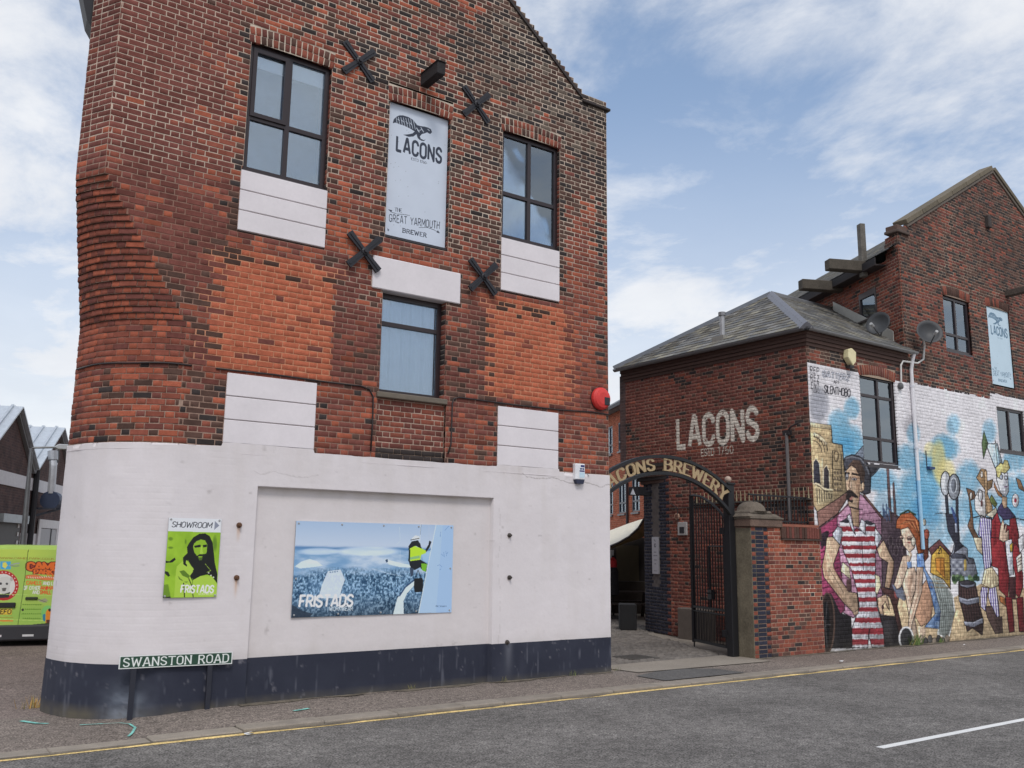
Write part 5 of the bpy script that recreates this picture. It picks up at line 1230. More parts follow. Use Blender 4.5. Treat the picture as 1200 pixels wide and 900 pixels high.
    for k in range(5): cv.line(D((600+14*k, 262), (572+28*k, 396)), .45, (150, 124, 90))
    cv.poly(D((588, 560), (640, 556), (682, 650), (722, 640), (727, 772), (668, 782), (600, 642)), (84, 62, 58), 1, K, .5)
    cv.poly(C((540, 480), (580, 400), (640, 430), (640, 640), (600, 650), (545, 580)), (220, 216, 214), 1, K, .5); cv.ell(1149, 581, 2.6, 6.5, (206, 206, 210), 1, K, .5); cv.ell(1150.5, 590, 1.3, 4, (120, 70, 70)); cv.ell(1138, 581, 1.6, 4.4, (214, 206, 196), 1, K, .5)
    cv.poly(C((556, 300), (600, 218), (642, 228), (652, 330), (702, 312), (692, 382), (642, 420), (580, 332)), (176, 136, 92), 1, K, .5); cv.ell(1150.5, 556, 1.5, 4, (214, 206, 196), 1, K, .4); cv.poly(C((626, 240), (648, 240), (662, 610), (640, 620)), (194, 156, 112), 1, K, .4); cv.poly(C((690, 448), (742, 530), (722, 562), (668, 500)), (104, 118, 58), 1, K, .4); cv.poly(C((650, 430), (700, 560), (690, 620), (650, 600)), (190, 150, 106), 1, K, .4)
    cv.line(C((530, 650), (600, 632), (690, 665)), .9, K); cv.poly(C((640, 630), (730, 560), (740, 600), (700, 650)), (206, 196, 170), 1, K, .4)
    # tall figure in red coat
    RC, RD = (156, 40, 46), (112, 26, 32)
    cv.poly(C((640, 0), (742, 0), (784, 172), (720, 212)), (190, 214, 228), 1, K, .6); cv.poly([(1153, 505), (1158, 520), (1152.5, 538), (1150.6, 520)], (96, 122, 76), 1, K, .4); cv.poly([(1166, 515), (1170, 530), (1173, 545), (1169, 545)], (170, 206, 226), 1, K, .4)
    cv.poly(C((740, 600), (690, 680), (686, 900), (700, 960), (940, 960), (930, 800), (902, 650), (850, 660), (850, 720), (770, 700)), RC, 1, K, .6)
    cv.poly(D((630, 0), (720, 0), (760, 150), (782, 320), (770, 492), (698, 422), (690, 250), (640, 230)), RC, 1, K, .5); cv.poly(D((826, 40), (870, 100), (892, 310), (892, 400), (862, 492), (820, 440), (830, 310), (798, 150)), RC, 1, K, .5)
    cv.poly(D((735, 60), (760, 150), (780, 300), (750, 200)), RD, .8); cv.poly(D((842, 150), (880, 250), (880, 390), (850, 300)), RD, .8); cv.poly(C((700, 700), (730, 640), (735, 880), (705, 900)), RD, .6)
    cv.poly(D((748, 20), (802, 15), (816, 302), (780, 304), (760, 160)), (210, 214, 224), 1, K, .5); cv.poly(D((780, 318), (832, 318), (832, 502), (780, 492)), (74, 36, 40), 1, K, .4)
    cv.poly(D((748, 480), (802, 484), (824, 762), (780, 772)), RD, 1, K, .5); cv.poly(D((838, 490), (892, 480), (906, 765), (862, 765)), RD, 1, K, .5); cv.poly(D((700, 470), (745, 490), (755, 560), (705, 520)), (176, 104, 52), 1, K, .4)
    cv.poly(C((710, 330), (740, 400), (782, 452), (792, 482), (748, 452), (714, 382)), (186, 122, 72), 1, K, .4)
    cv.poly(C((730, 205), (792, 190), (832, 260), (842, 420), (812, 472), (770, 432), (735, 320)), (222, 224, 232), 1, K, .5); cv.poly(C((726, 210), (770, 168), (790, 180), (805, 140), (832, 150), (852, 212), (830, 240), (806, 262), (780, 250), (760, 302), (738, 290)), (222, 206, 126), 1, K, .5)
    cv.ell(1173.5, 559, 2.0, 3, (176, 184, 200), 1, K, .4); cv.ell(1178.8, 560, 1.6, 2.6, (176, 184, 200), 1, K, .4); cv.line(C((800, 380), (832, 376)), 1.0, (90, 50, 90)); cv.line(C((812, 300), (822, 350)), .5, (150, 150, 166))
    cv.poly(C((782, 460), (826, 472), (826, 592), (780, 572)), (196, 160, 126), 1, K, .4); cv.poly(C((750, 560), (780, 518), (800, 570), (832, 556), (902, 642), (850, 662), (800, 672), (738, 602)), (66, 56, 96), 1, K, .5)
    cv.poly(C((756, 840), (770, 720), (790, 660), (800, 700), (800, 760), (815, 700), (825, 720), (815, 780), (840, 750), (842, 842), (792, 865)), (222, 188, 158), 1, K, .5)
    cv.poly(D((836, 160), (880, 120), (888, 262), (850, 282)), (226, 210, 194), 1, K, .5); 
    for k in range(3): cv.line(D((845, 180+25*k), (885, 150+30*k)), .5, K)
    cv.poly(D((784, 60), (810, 40), (806, 110), (790, 120)), (214, 176, 52), 1, K, .4)
    cv.ell(1190, 586.5, 4, 8, (216, 212, 216), 1, K, .4); cv.ell(1190, 586.5, 1.6, 2.6, (170, 40, 60)); cv.poly(C((905, 300), (942, 320), (985, 425), (930, 392)), (150, 106, 72), 1, K, .5); cv.line(C((900, 655), (990, 672)), .8, K)
    cv.poly([(1193, 632), (1199, 626), (1200, 642), (1195, 648)], (216, 216, 220), 1, K, .4)
    # lettering at the top left
    ex = lambda x0, y0, x1, y1: np.array([(x1-x0)/1.0, (y1-y0)/1.0])
    up = (0.25, -6.3); e1 = np.array([1, .17])
    def tt(t, x, y, fit, upv, wt, col=(52, 50, 58), **kw): cv.text(t, (940+x/6, 410+y/6), e1*6, upv, wt, col, fit=fit/6, **kw)
    tt('REP', 57, 160, 62, (.1, -7.2), .13, gap=.3); tt('REZ', 60, 215, 60, (.1, -7.2), .13, gap=.3); tt('ENT', 64, 270, 56, (.1, -7.0), .13, gap=.3); tt('PROJECT', 67, 296, 58, (.1, -3.4), .14, gap=.2)
    tt('BATTERZ', 146, 188, 190, (.1, -6.8), .13, (206, 208, 216), outline=(52, 54, 74)); tt('ART', 222, 236, 40, (.1, -3.6), .14); tt('SILENTHOBO', 156, 300, 184, (.3, -8.6), .17, gap=.12)
    # soft grime and weathering
    cv.a *= (0.93+.14*vn3.f(wx*2.3, wz*2.3, 5))[..., None]
    lo = np.exp(-np.clip(wz/.22, 0, 9))*vn.f(wx*7, wz*7, 3); cv.a = cv.a*(1-lo[..., None]*.6)+np.array([92, 88, 72.])*lo[..., None]*.6
    g = cv.a.mean(-1, keepdims=True); cv.a = cv.a*.80+g*.20; cv.a *= np.where(g > 190, .97, .90); np.clip(cv.a, 10, 236, out=cv.a)
paint_mural()

# ------------------------------------------------------------------ low hipped brewery block
TAP = thing('hipped_brewery_block', 'low brick block with hipped slate roof and LACONS painted on its side wall', 'building', (17.0, 14.0, 0))
GAB = thing('gabled_brewery_building', 'tall gabled brick brewery building carrying the colourful street mural', 'building', (23.0, 15.0, 0))
def mural_top(x): 
    if x < 17.13: return 5.70
    if x < 18.47: return 0 if False else 3.79
    if x < 18.98: return 5.68
    return 5.73 if x < 22.6 else 5.88
def is_mural(c): return abs(c[1]-YF) < .06 and c[0] > 15.37 and -.2 < c[2] < mural_top(c[0])
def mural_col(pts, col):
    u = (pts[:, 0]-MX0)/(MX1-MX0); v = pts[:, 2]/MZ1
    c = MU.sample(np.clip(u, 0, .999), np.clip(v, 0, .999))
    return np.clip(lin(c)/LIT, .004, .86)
def wall_col(dark=.22, mar=.5, top=None, seed=0.0):
    def f(x, z, k, e):
        r = rs.rand(); q = rs.rand(); cl = float(vn.f(x*.9+seed, z*1.3, 3)); c2 = float(vn2.f(x*.5+seed, z*.6, 3))
        pd = dark+.9*(cl-.5)+(0 if top is None else top(x, z))
        if r < pd: return (BLACK if q < .45 else DBROWN)*(.85+.5*rs.rand()), 0
        return ((MAROON if rs.rand() < mar+.8*(c2-.5) else RED)*(.80+.42*q)), 0
    return f
def mort_col(a, b_, sc=.7, amt=.9, base=.4):
    return lambda x, z: (np.array(a)*(1-(t := min(1, max(0, base+amt*(float(vn3.f(x*sc, z*sc, 3))-.5)))))+np.array(b_)*t)*(.9+.2*rs.rand())
FRH = [(17.15, 18.45, 3.79, 5.70), (17.10, 18.50, 5.70, 5.93)]
FRG = [(20.74, 21.95, 6.70, 8.10), (20.70, 21.99, 8.10, 8.34), (22.79, 23.93, 6.10, 8.16), (22.75, 23.97, 8.16, 8.38), (22.87, 24.25, 4.42, 5.56)]
def tap_ints(z):
    r = [(15.37, 18.95)]
    for (a, b_, c, d) in FRH:
        if c < z < d: r = subtract(r, a, b_)
    return r
def gab_ints(z):
    if z > 9.28:
        h = (z-9.28)*4.70/2.70
        if h > 4.6: return []
        r = [(18.95+h, 28.4-h)]
    else: r = [(18.95, 28.4)]
    for (a, b_, c, d) in FRG:
        if c < z < d: r = subtract(r, a, b_)
    return r
tm = mort_col(P(112, 92, 82), P(176, 160, 142), base=.35)
TB = Bricks(0.05); TB.res = .0135; TB.paint = is_mural; TB.paintcol = mural_col
def joint_grid(x0, x1, holes):
    def f(parent):
        nx = int((x1-x0)/.0145); nz = int(5.9/.0145); X, Zg = np.meshgrid(np.linspace(x0, x1, nx+1), np.linspace(0, 5.9, nz+1))
        pts = np.stack([X, np.full_like(X, YF+.0019), Zg], -1).reshape(-1, 3); cols = mural_col(pts, None)*.95
        i = np.arange((nx+1)*(nz+1)).reshape(nz+1, nx+1); q = np.stack([i[:-1, :-1], i[:-1, 1:], i[1:, 1:], i[1:, :-1]], -1).reshape(-1, 4)
        c = pts[q].mean(1); top = np.array([mural_top(a) for a in np.linspace(x0, x1, nx+1)]); t = np.interp(c[:, 0], np.linspace(x0, x1, nx+1), top)
        ok = c[:, 2] < t+.004
        for (a, b_, z0, z1) in holes: ok &= ~((c[:, 0] > a) & (c[:, 0] < b_) & (c[:, 2] > z0) & (c[:, 2] < z1))
        mesh_np('painted_joints', pts, q[ok], cols, [m_brick], parent=parent, per='vert')
    return f
TB.jgrid = joint_grid(15.37, 18.95, FRH)
tcol = wall_col(.42, .6, lambda x, z: .25 if z > 5.9 else 0)
TB.field((0, YF, 0), (1, 0, 0), (0, -1, 0), 0.0, 6.30, tap_ints, tcol, tm, u_off=.02, rec=.0045)
b = None
for i in range(17):   # arch over the block's window
    u = (i+.5)/17-.5; ang = -u*.5; zz = 5.70+.07*(1-4*u*u)-.05; up = np.array([-math.sin(ang), 0, math.cos(ang)]); t = np.array([math.cos(ang), 0, math.sin(ang)])
    TB.brick(np.array([17.80+u*1.36, YF, zz])-t*.03, t, (0, -1, 0), .063, .215, (RED if rs.rand() < .5 else MAROON)*(.75+.4*rs.rand()), .002, .05, up=up)
TB.mquad([(17.1, YF+.007, 5.66), (18.5, YF+.007, 5.66), (18.5, YF+.007, 5.95), (17.1, YF+.007, 5.95)], P(150, 132, 116))
# side wall with painted name
XS = 15.37; YO = 17.0
LC = Canvas(330, 160, lambda U, V: (1.85+2.85*U, 3.93+1.13*V), (0, 0, 0))
LC.a[:] = -1
LC.text('LACONS', (2.03, 4.27), (.6, 0), (0, .66), .205, (200, 192, 180), gap=.24, fit=2.33)
LC.text('ESTD', (2.74, 4.015), (.13, 0), (0, .15), .16, (190, 182, 170), serif=.09, fit=.38); LC.text('1760', (3.24, 4.01), (.15, 0), (0, .18), .14, (190, 182, 170), gap=.22, fit=.43); LC.line([(2.85, 3.99), (3.10, 3.99)], .014, (190, 182, 170))
def is_name(c): return abs(c[0]-XS) < .05 and 1.8 < YO-c[1] < 4.8 and 3.9 < c[2] < 5.1
def name_col(pts, col):
    u = (YO-pts[:, 1]-1.85)/2.85; v = (pts[:, 2]-3.93)/1.13
    c = LC.sample(np.clip(u, 0, .999), np.clip(v, 0, .999)); ok = (u > 0) & (u < 1) & (v > 0) & (v < 1) & (c[:, 0] > 80)
    wear = vn2.f(pts[:, 1]*9, pts[:, 2]*14, 3) > .22
    return np.where((ok & wear)[:, None], np.clip(lin(np.maximum(c, 0))/LIT*(.8+.3*vn.n(pts[:, 1]*30, pts[:, 2]*30))[:, None], .004, .86), np.array(col)[None])
SB = Bricks(0.10); SB.res = .013; SB.paint = is_name; SB.paintcol = name_col
scol = wall_col(.10, .80, lambda u, z: (.34 if u > 4.4 and z > 2.6 else 0)+(.45*sm(1.6, .5, u)*sm(3.4, 4.3, z)*sm(5.4, 4.6, z)), 31.0)
smort = mort_col(P(120, 92, 80), P(166, 142, 124), base=.4)
def side_ints(z):
    a = .24 if z > 3.95 else 1.70
    return [(a, YO-YF)]
SB.field((XS, YO, 0), (0, -1, 0), (-1, 0, 0), 0.0, 6.30, side_ints, scol, smort, u_off=.05)
# blue brick chamfer at the yard corner with a sunk brick panel
cd_ = np.array([.25, .97, 0])/np.hypot(.25, .97); ce = np.array([15.37, 15.3, 0])+cd_*1.21; cn = np.array([-cd_[1], cd_[0], 0])
BLUE = np.array(P(42, 43, 54))
def cham_col(u, z, k, e):
    q = rs.rand()
    if .40 < u < .74 and z > 1.1: return (MAROON*.85 if z > 2.25 else DBROWN)*(.75+.4*q), -.03
    if u > 1.10+(.1 if k % 2 else 0): return MAROON*(.8+.3*q), 0
    return BLUE*(.75+.5*q), 0
SB.field(ce, -cd_, cn, 0.0, 3.95, lambda z: [(0, 1.21)], cham_col, lambda x, z: np.array(P(92, 86, 84))*(.85+.25*rs.rand()), u_off=.03)
# blue quoin of the plain side wall
allw = SB.b
TBl = TB
# one building: both walls together so the 300 largest bricks are shared out
class Both: pass
cheek = cn*-1
SB.build(TAP, 150)
TB.build(TAP, 150)
b = MB()
for k in range(7):
    f = k/6; far = np.array([15.68, 16.46])*(1-f)+np.array([15.37, 16.78])*f; o = .012*k
    b.prism([(15.375, 15.25-o), (far[0]-o, far[1]+o*.5), (16.3, 16.9), (16.3, 15.25)], (0, 0, 3.42+.076*k), (1, 0, 0), (0, 1, 0), (0, 0, .072), c=(DBROWN if k % 2 else BLACK)*1.0)
b.build('corbel', m_matte, TAP)
b = MB(); b.box((15.40, 16.72, 3.9), (15.6, 16.95, 6.3)); b.prism([(15.37, 16.76), (15.7, 16.4), (19.9, 16.4), (19.9, 17.0), (15.4, 17.0)], (0, 0, 3.95), (1, 0, 0), (0, 1, 0), (0, 0, 2.3)); b.prism([(15.70, 16.45), (16.6, 16.9), (19.9, 16.9), (19.9, 16.5)], (0, 0, -.1), (1, 0, 0), (0, 1, 0), (0, 0, 4.05)); b.build('back_wall', m_bt_dark, TAP)
# eaves band, gutter
b = MB(); DK = P(58, 46, 44)
for k, (z0, pr) in enumerate(((6.06, .02), (6.135, .045), (6.21, .07), (6.285, .085))):
    b.box((15.37-pr, YF-pr, z0), (18.93, YF+.06, z0+.07), c=DBROWN*(.9 if k % 2 else .75)); b.box((15.37-pr, YF+.061, z0), (15.43, 16.78+pr, z0+.07), c=DBROWN*(.9 if k % 2 else .75))
b.build('eaves_band', m_matte, TAP)
b = MB(); G = P(128, 128, 128)
def gutter(p, q, nrm, c):
    p = np.array(p, float); q = np.array(q, float); nrm = np.array(nrm, float); pr = [(math.cos(a)*.065, math.sin(a)*.065) for a in np.linspace(PI, 2*PI, 7)]; pr = pr+[(x*.85, z+.004) for x, z in pr[::-1]]
    b.prism(pr, p, nrm, (0, 0, 1), q-p, c=c)
gutter((15.25, YF-.155, 6.40), (19.15, YF-.155, 6.40), (0, 1, 0), G); b.build('gutter', m_metal, TAP)
b = MB(); gutter((15.215, YF-.10, 6.401), (15.215, 16.98, 6.401), (1, 0, 0), P(104, 104, 106)); b.build('gutter', m_metal, TAP)
b = MB(); b.tube([(19.05, YF-.155, 6.36), (19.06, YF-.10, 6.2), (19.06, YF-.055, 6.0), (19.06, YF-.05, 3.5)], .04, 10, c=P(204, 202, 205)); b.tube([(19.06, YF-.05, 3.5), (19.06, YF-.05, 2.0)], .04, 10, c=P(146, 184, 208))
for z in (5.6, 4.2): b.tube([(19.06, YF-.05, z), (19.06, YF-.05, z+.05)], .052, 10, c=P(190, 190, 196))
b.build('downpipe', m_paint, TAP, smooth=False)
# slates, each one laid
SLC = [np.array(P(*c)) for c in ((96, 95, 92), (108, 106, 102), (86, 86, 86), (112, 108, 96), (92, 88, 80))]
smesh = {}
def slate_roof(par, o, u, v, ulen, vlen, lim, nsingle, w=.25, h=.18):
    """o eave corner; u along the eave, v up the slope; lim(vfrac)->(umin,umax)"""
    o, u, v = [np.asarray(q, float) for q in (o, u, v)]; n = np.cross(u, v); n /= np.linalg.norm(n)
    if n[2] < 0: n = -n
    L = []; rows = int(vlen/h)
    for r in range(rows):
        a, b_ = lim((r+.5)*h/vlen); x = a-(w/2 if r % 2 else 0)-rs.rand()*.02
        while x < b_:
            x0, x1 = max(x, a), min(x+w-.006, b_)
            if x1-x0 > .04: L.append((r, x0, x1, x1-x0 > w-.02))
            x += w
    pr = []
    for (r, x0, x1, full) in L:
        c = o+u*(x0+x1)/2+v*(r+.5)*h; px, py = proj(c); pr.append((2 if full else 1)*1e3-np.linalg.norm(c-EYE) if (0 < px < 1200 and 0 < py < 900 and n@(EYE-c) > 0) else -1e9)
    idx = set([i for i in np.argsort(-np.array(pr))[:nsingle] if pr[i] > 0])
    V = []; F = []; C = []; bb = 0; po = wpos(par)
    for i, (r, x0, x1, full) in enumerate(L):
        hh = h*1.25; t = .012; j = rs.uniform(-.004, .004)
        lp = [(0, 0, .020), (x1-x0, 0, .020), (x1-x0, hh, .006), (0, hh, .006)]; lo = [(0, 0, .006), (x1-x0, 0, .006), (x1-x0, hh, -.004), (0, hh, -.004)]
        p0 = o+u*x0+v*(r*h+j)+n*rs.uniform(0, .004); col = SLC[rs.randint(5)]*(.75+.5*rs.rand())*(.85+.3*float(vn.n(x0*1.3, r*.35)))
        if i in idx and full:
            key = (round(w, 3), round(h, 3))
            if key not in smesh:
                me = bpy.data.meshes.new('slate'); me.from_pydata([q for q in lp+lo], [], [(0, 1, 2, 3), (4, 5, 1, 0), (5, 6, 2, 1), (7, 4, 0, 3)]); me.materials.append(m_slate1); smesh[key] = me
            ob = bpy.data.objects.new('slate', smesh[key]); COL.objects.link(ob); ob.parent = par; q = p0
            ob.matrix_basis = Matrix(((u[0], v[0], n[0], q[0]-po.x), (u[1], v[1], n[1], q[1]-po.y), (u[2], v[2], n[2], q[2]-po.z), (0, 0, 0, 1))) @ Matrix.Rotation(rs.uniform(-.02, .02), 4, 'Z'); ob.color = (*col, 1)
        else:
            V += [p0+u*a+v*bq+n*c for a, bq, c in lp+lo]; F += [(bb, bb+1, bb+2, bb+3), (bb+4, bb+5, bb+1, bb), (bb+5, bb+6, bb+2, bb+1), (bb+7, bb+4, bb, bb+3)]; C += [col]*4; bb += 8
    if V: stuff(mesh_np('slate_courses', np.array(V), np.array(F), np.array(C), [m_slate], parent=par))
    m = MB(); a0, b0 = lim(0); a1, b1 = lim(1.0); m.add([o+u*a0-n*.012, o+u*b0-n*.012, o+u*b1+v*vlen-n*.012, o+u*a1+v*vlen-n*.012], [(0, 1, 2, 3)], c=P(70, 70, 70)); m.build('roof_deck', m_matte, par, recalc=False)
m_slate1 = mat('roof slate single', objcol=True, rough=0.75, n1=(5, 0.14), n2=(60, 0.14), bump=(90, 0.25), bumpd=0.004)
AP = np.array([17.85, 14.1, 8.2]); E0 = np.array([15.17, YF-.19, 6.40]); E1 = np.array([15.17, 17.02, 6.40])
vf = np.array([0, AP[1]-E0[1], AP[2]-E0[2]]); vfl = np.linalg.norm(vf); vf /= vfl
slate_roof(TAP, E0, (1, 0, 0), vf, 4, vfl, lambda f: ((AP[0]-E0[0])*f, 3.84+1.29*f+.0), 170)
vl = np.array([AP[0]-E0[0], 0, AP[2]-E0[2]]); vll = np.linalg.norm(vl); vl /= vll; LY = E1[1]-E0[1]; ay = AP[1]-E0[1]
slate_roof(TAP, E1, (0, -1, 0), vl, LY, vll, lambda f: ((LY-ay)*f, LY-ay*f), 130)
b = MB(); b.add([E1, E1+np.array([5.5, 0, 0]), AP+np.array([2.4, 0, 0]), AP], [(0, 1, 2, 3)], c=P(90, 90, 90)); b.build('rear_slope', m_slate, TAP, recalc=False)
def lead(p, q, w, c, name='hip_capping'):
    b = MB(); p = np.array(p, float); q = np.array(q, float); d = q-p; d /= np.linalg.norm(d); s = np.cross(d, (0, 0, 1)); s /= np.linalg.norm(s); up = np.cross(s, d)
    V = []
    for e in (p, q):
        for a, h in ((-w, -.09), (-w*.4, .01), (0, .055), (w*.4, .01), (w, -.09)): V.append(e+s*a+up*(h+.03))
    b.add(V, [(i, i+1, i+6, i+5) for i in range(4)]+[(0, 1, 2, 3, 4)[::-1], (5, 6, 7, 8, 9)], c=c); return b.build(name, m_metal, TAP)
lead(E0+np.array([.03, .03, .02]), AP, .15, P(112, 112, 118)); lead(E1+np.array([.03, -.03, .02]), AP, .12, P(90, 92, 96)); lead(AP, AP+np.array([2.4, 0, 0]), .12, P(92, 90, 88), 'ridge_capping')
b = MB(); b.tube([(15.62, 13.75, 6.62), (15.62, 13.75, 7.24)], .06, 12, c=P(150, 150, 152)); b.tube([(15.62, 13.75, 7.22), (15.62, 13.75, 7.30)], .085, 12, c=P(120, 120, 122)); b.box((15.45, 13.58, 6.58), (15.8, 13.92, 6.72), c=P(140, 138, 132)); b.build('vent_pipe', m_metal, TAP)
window(TAP, 17.15, 18.45, 3.79, 5.715, YF+.05, (.55,), (.28, .76), inner=None, back=P(70, 84, 98), arch=.02, sh=.09)
b = MB(); b.tube([(15.29, 11.84, 2.5), (15.29, 11.84, 4.3)], .035, 8, c=P(96, 92, 92)); b.box((15.26, 11.76, 4.26), (15.36, 11.92, 4.36), c=P(40, 36, 38)); b.tube([(15.29, 11.84, 4.3), (15.26, 11.70, 4.42), (15.30, 11.55, 4.48)], .02, 6, c=P(50, 40, 40)); b.build('service_pipe', m_matte, TAP)
b = MB()
b.box((15.30, 11.36, 2.93), (15.37, 14.5, 2.96), c=P(70, 66, 62)); y_ = 11.4
while y_ < 14.45: b.prism([(-.012, 0), (.012, 0), (0, .22)], (15.32, y_, 2.96), (0, 1, 0), (0, 0, 1), (.02, 0, 0), c=P(150, 138, 112)); y_ += .115
b.build('wall_spikes', m_paint, TAP)
b = MB(); b.box((15.10, 13.95, -.05), (15.36, 14.85, .66), c=P(88, 80, 74)); b.build('plinth_block', m_matte, TAP, bevel=.02)
b = MB(); b.tube([(15.33, 15.2, 2.86), (15.34, 14.6, 2.87), (15.34, 13.0, 2.88)], .012, 6, c=P(40, 34, 34)); b.tube([(15.33, 15.25, 3.0), (15.33, 15.0, 2.87), (15.33, 14.98, 2.5)], .012, 6, c=P(40, 34, 34)); b.build('cable', m_paint, TAP)
# things on the block
fl = MB(); fl.obox((15.05, 16.0, 3.20), (.26, 0, 0), (0, .34, 0), (0, 0, .2), c=P(30, 30, 34)); fl.box((15.2, 16.1, 3.2), (15.62, 16.2, 3.3), c=P(30, 30, 34)); fl.prism([(0, 0), (.18, -.02), (.09, .14)], (15.045, 16.26, 3.22), (0, -1, 0), (0, 0, 1), (-.01, 0, 0), c=P(200, 204, 210))  # pale triangle imitates a reflection on the lamp front
tag(fl.build('floodlight', m_paint, None, bevel=.008), 'black floodlight under the corbel of the gateway corner', 'light')
SEC = thing('alarm_box', 'cream six sided alarm box above the mural beside the block window', 'alarm', (16.71, YF, 5.93))
b = MB(); b.prism([(-.13, .02), (-.10, .20), (.02, .24), (.16, .17), (.14, -.04), (.03, -.14)], (16.71, YF-.14, 5.93), (1, 0, 0), (0, 0, 1), (0, .135, 0), c=P(206, 196, 156)); b.build('housing', m_paint, SEC, bevel=.012)
b = MB(); b.box((16.66, YF-.12, 5.75), (16.80, YF-.004, 5.80), c=P(40, 38, 38)); b.build('strobe', m_paint, SEC)
INT = thing('intercom', 'grey intercom panel with dark speaker on the wall behind the gate', 'intercom', (15.3, 14.86, 2.41))
b = MB(); b.box((15.32, 14.72, 2.25), (15.366, 15.0, 2.55), c=P(150, 148, 146)); b.build('panel', m_paint, INT, bevel=.008); b = MB(); b.box((15.312, 14.79, 2.30), (15.325, 14.93, 2.44), c=P(36, 36, 40)); b.build('speaker', m_paint, INT)
b = MB(); b.lathe([(.075, 0), (.08, .02), (.07, .04)], (15.362, 15.03, 2.68), 14, ax=(-1, 0, 0), c=P(150, 120, 104)); b.lathe([(.05, .035), (.045, .045)], (15.362, 15.03, 2.68), 14, ax=(-1, 0, 0), c=P(96, 64, 52)); tag(b.build('wall_vent', m_matte), 'small round wall vent above the intercom by the gate', 'vent')
cv = Canvas(44, 120, board_map(.30, .86), (158, 156, 162)); K_ = (60, 58, 66)
cv.line([(.10, .80), (.17, .75)], .02, K_); cv.ell(.15, .66, .045, .05, K_); cv.ell(.16, .66, .02, .025, (158, 156, 162))
for i_, (wd, zz) in enumerate(((.12, .50), (.17, .42), (.13, .32), (.07, .23), (.14, .07))): 
    for s_ in np.arange(.15-wd/2, .15+wd/2, .024): cv.line([(s_, zz), (s_+.016, zz+.006)], .022 if i_ < 4 else .012, K_)
no = ce-cd_*.43+cn*.0+np.array([0, 0, 1.36]); nb = board('notice_board', no, -cd_*.30, (0, 0, .86), cv, .03, P(120, 120, 124)); nb.location = nb.location+Vector(cn*.03); tag(nb, 'tall narrow grey notice board on the blue brick pier inside the gateway', 'sign')

# ------------------------------------------------------------------ gabled brewery building
GB = Bricks(0.05); GB.res = .0135; GB.paint = is_mural; GB.paintcol = mural_col
GB.jgrid = joint_grid(18.95, 28.4, FRG)
gcol = wall_col(.50, .7, lambda x, z: .22 if z > 8.6 or 18.95 < x < 19.2 else (.1 if z < 6.6 else 0), 55.0)
GB.field((0, YF, 0), (1, 0, 0), (0, -1, 0), 0.0, 12.0, gab_ints, gcol, tm, u_off=.09, rec=.0045)
for (a, b_, z) in ((20.74, 21.95, 8.10), (22.79, 23.93, 8.16)):
    for i in range(16):
        u = (i+.5)/16-.5; ang = -u*.4; up = np.array([-math.sin(ang), 0, math.cos(ang)]); t = np.array([math.cos(ang), 0, math.sin(ang)])
        GB.brick(np.array([(a+b_)/2+u*(b_-a+.05), YF, z+.05*(1-4*u*u)-.03])-t*.03, t, (0, -1, 0), .066, .215, (RED if rs.rand() < .4 else DBROWN)*(.75+.4*rs.rand()), .002, .05, up=up)
    GB.mquad([(a-.04, YF+.007, z-.02), (b_+.04, YF+.007, z-.02), (b_+.04, YF+.007, z+.25), (a-.04, YF+.007, z+.25)], P(130, 112, 100))
# flank running back
fd = np.array([.42, .907, 0]); fd /= np.linalg.norm(fd); fn = np.array([-fd[1], fd[0], 0]); FO = np.array([18.95, YF, 0])+fd*7.0
def fl_ints(z):
    r = [(0, 7.0)]
    if 7.50 < z < 8.22: r = subtract(r, 7.0-1.72, 7.0-.98)
    return r
GB.field(FO, -fd, fn, 6.3, 8.74, fl_ints, wall_col(.2, .35, None, 70.), tm, zbase=6.3, u_off=.04)
GB.field(np.array([18.95, YF, 0])+fd*.5, -fd, fn, 8.74, 9.26, lambda z: [(0, .5)], wall_col(.4, .5, None, 70.), tm, zbase=8.74, u_off=.04)
GB.build(GAB, 0)
b = MB(); q = np.array([18.95, YF, 0])+fd*1.72+fn*.02; wv = -fd*.74; FRn = P(52, 40, 40)
for (a0, a1, z0, z1) in ((0, .08, 7.5, 8.22), (.92, 1, 7.5, 8.22), (.08, .92, 7.5, 7.58), (.08, .92, 8.08, 8.22)): b.obox(q+wv*a0-fn*.06+np.array([0, 0, z0]), wv*(a1-a0), fn*.05, (0, 0, z1-z0), c=FRn)
b.obox(q-fn*.04+np.array([0, 0, 7.45]), wv, fn*.12, (0, 0, .05), c=P(60, 54, 52))
w = b.build('window', m_frame, GAB)
b = MB(); b.obox(q-fn*.05+np.array([0, 0, 7.58])+wv*.08, wv*.84, fn*.006, (0, 0, .5)); b.build('pane', m_glass, w)
b = MB(); b.obox(q-fn*.10+np.array([0, 0, 7.50]), wv, fn*.006, (0, 0, .7), c=P(196, 196, 200)); b.obox(q-fn*.09+np.array([0, 0, 7.50]), wv*.98, fn*.006, (0, 0, .28), c=P(150, 92, 92)); b.build('blind', m_paint, w)
window(GAB, 20.75, 21.94, 6.72, 8.11, YF+.05, (.5,), (.30,), inner='white', back=P(190, 190, 194), arch=.03)
window(GAB, 22.88, 24.24, 4.44, 5.56, YF+.04, (.48,), (), inner='white', back=P(170, 172, 176))
b = MB(); SCo = P(96, 88, 74)
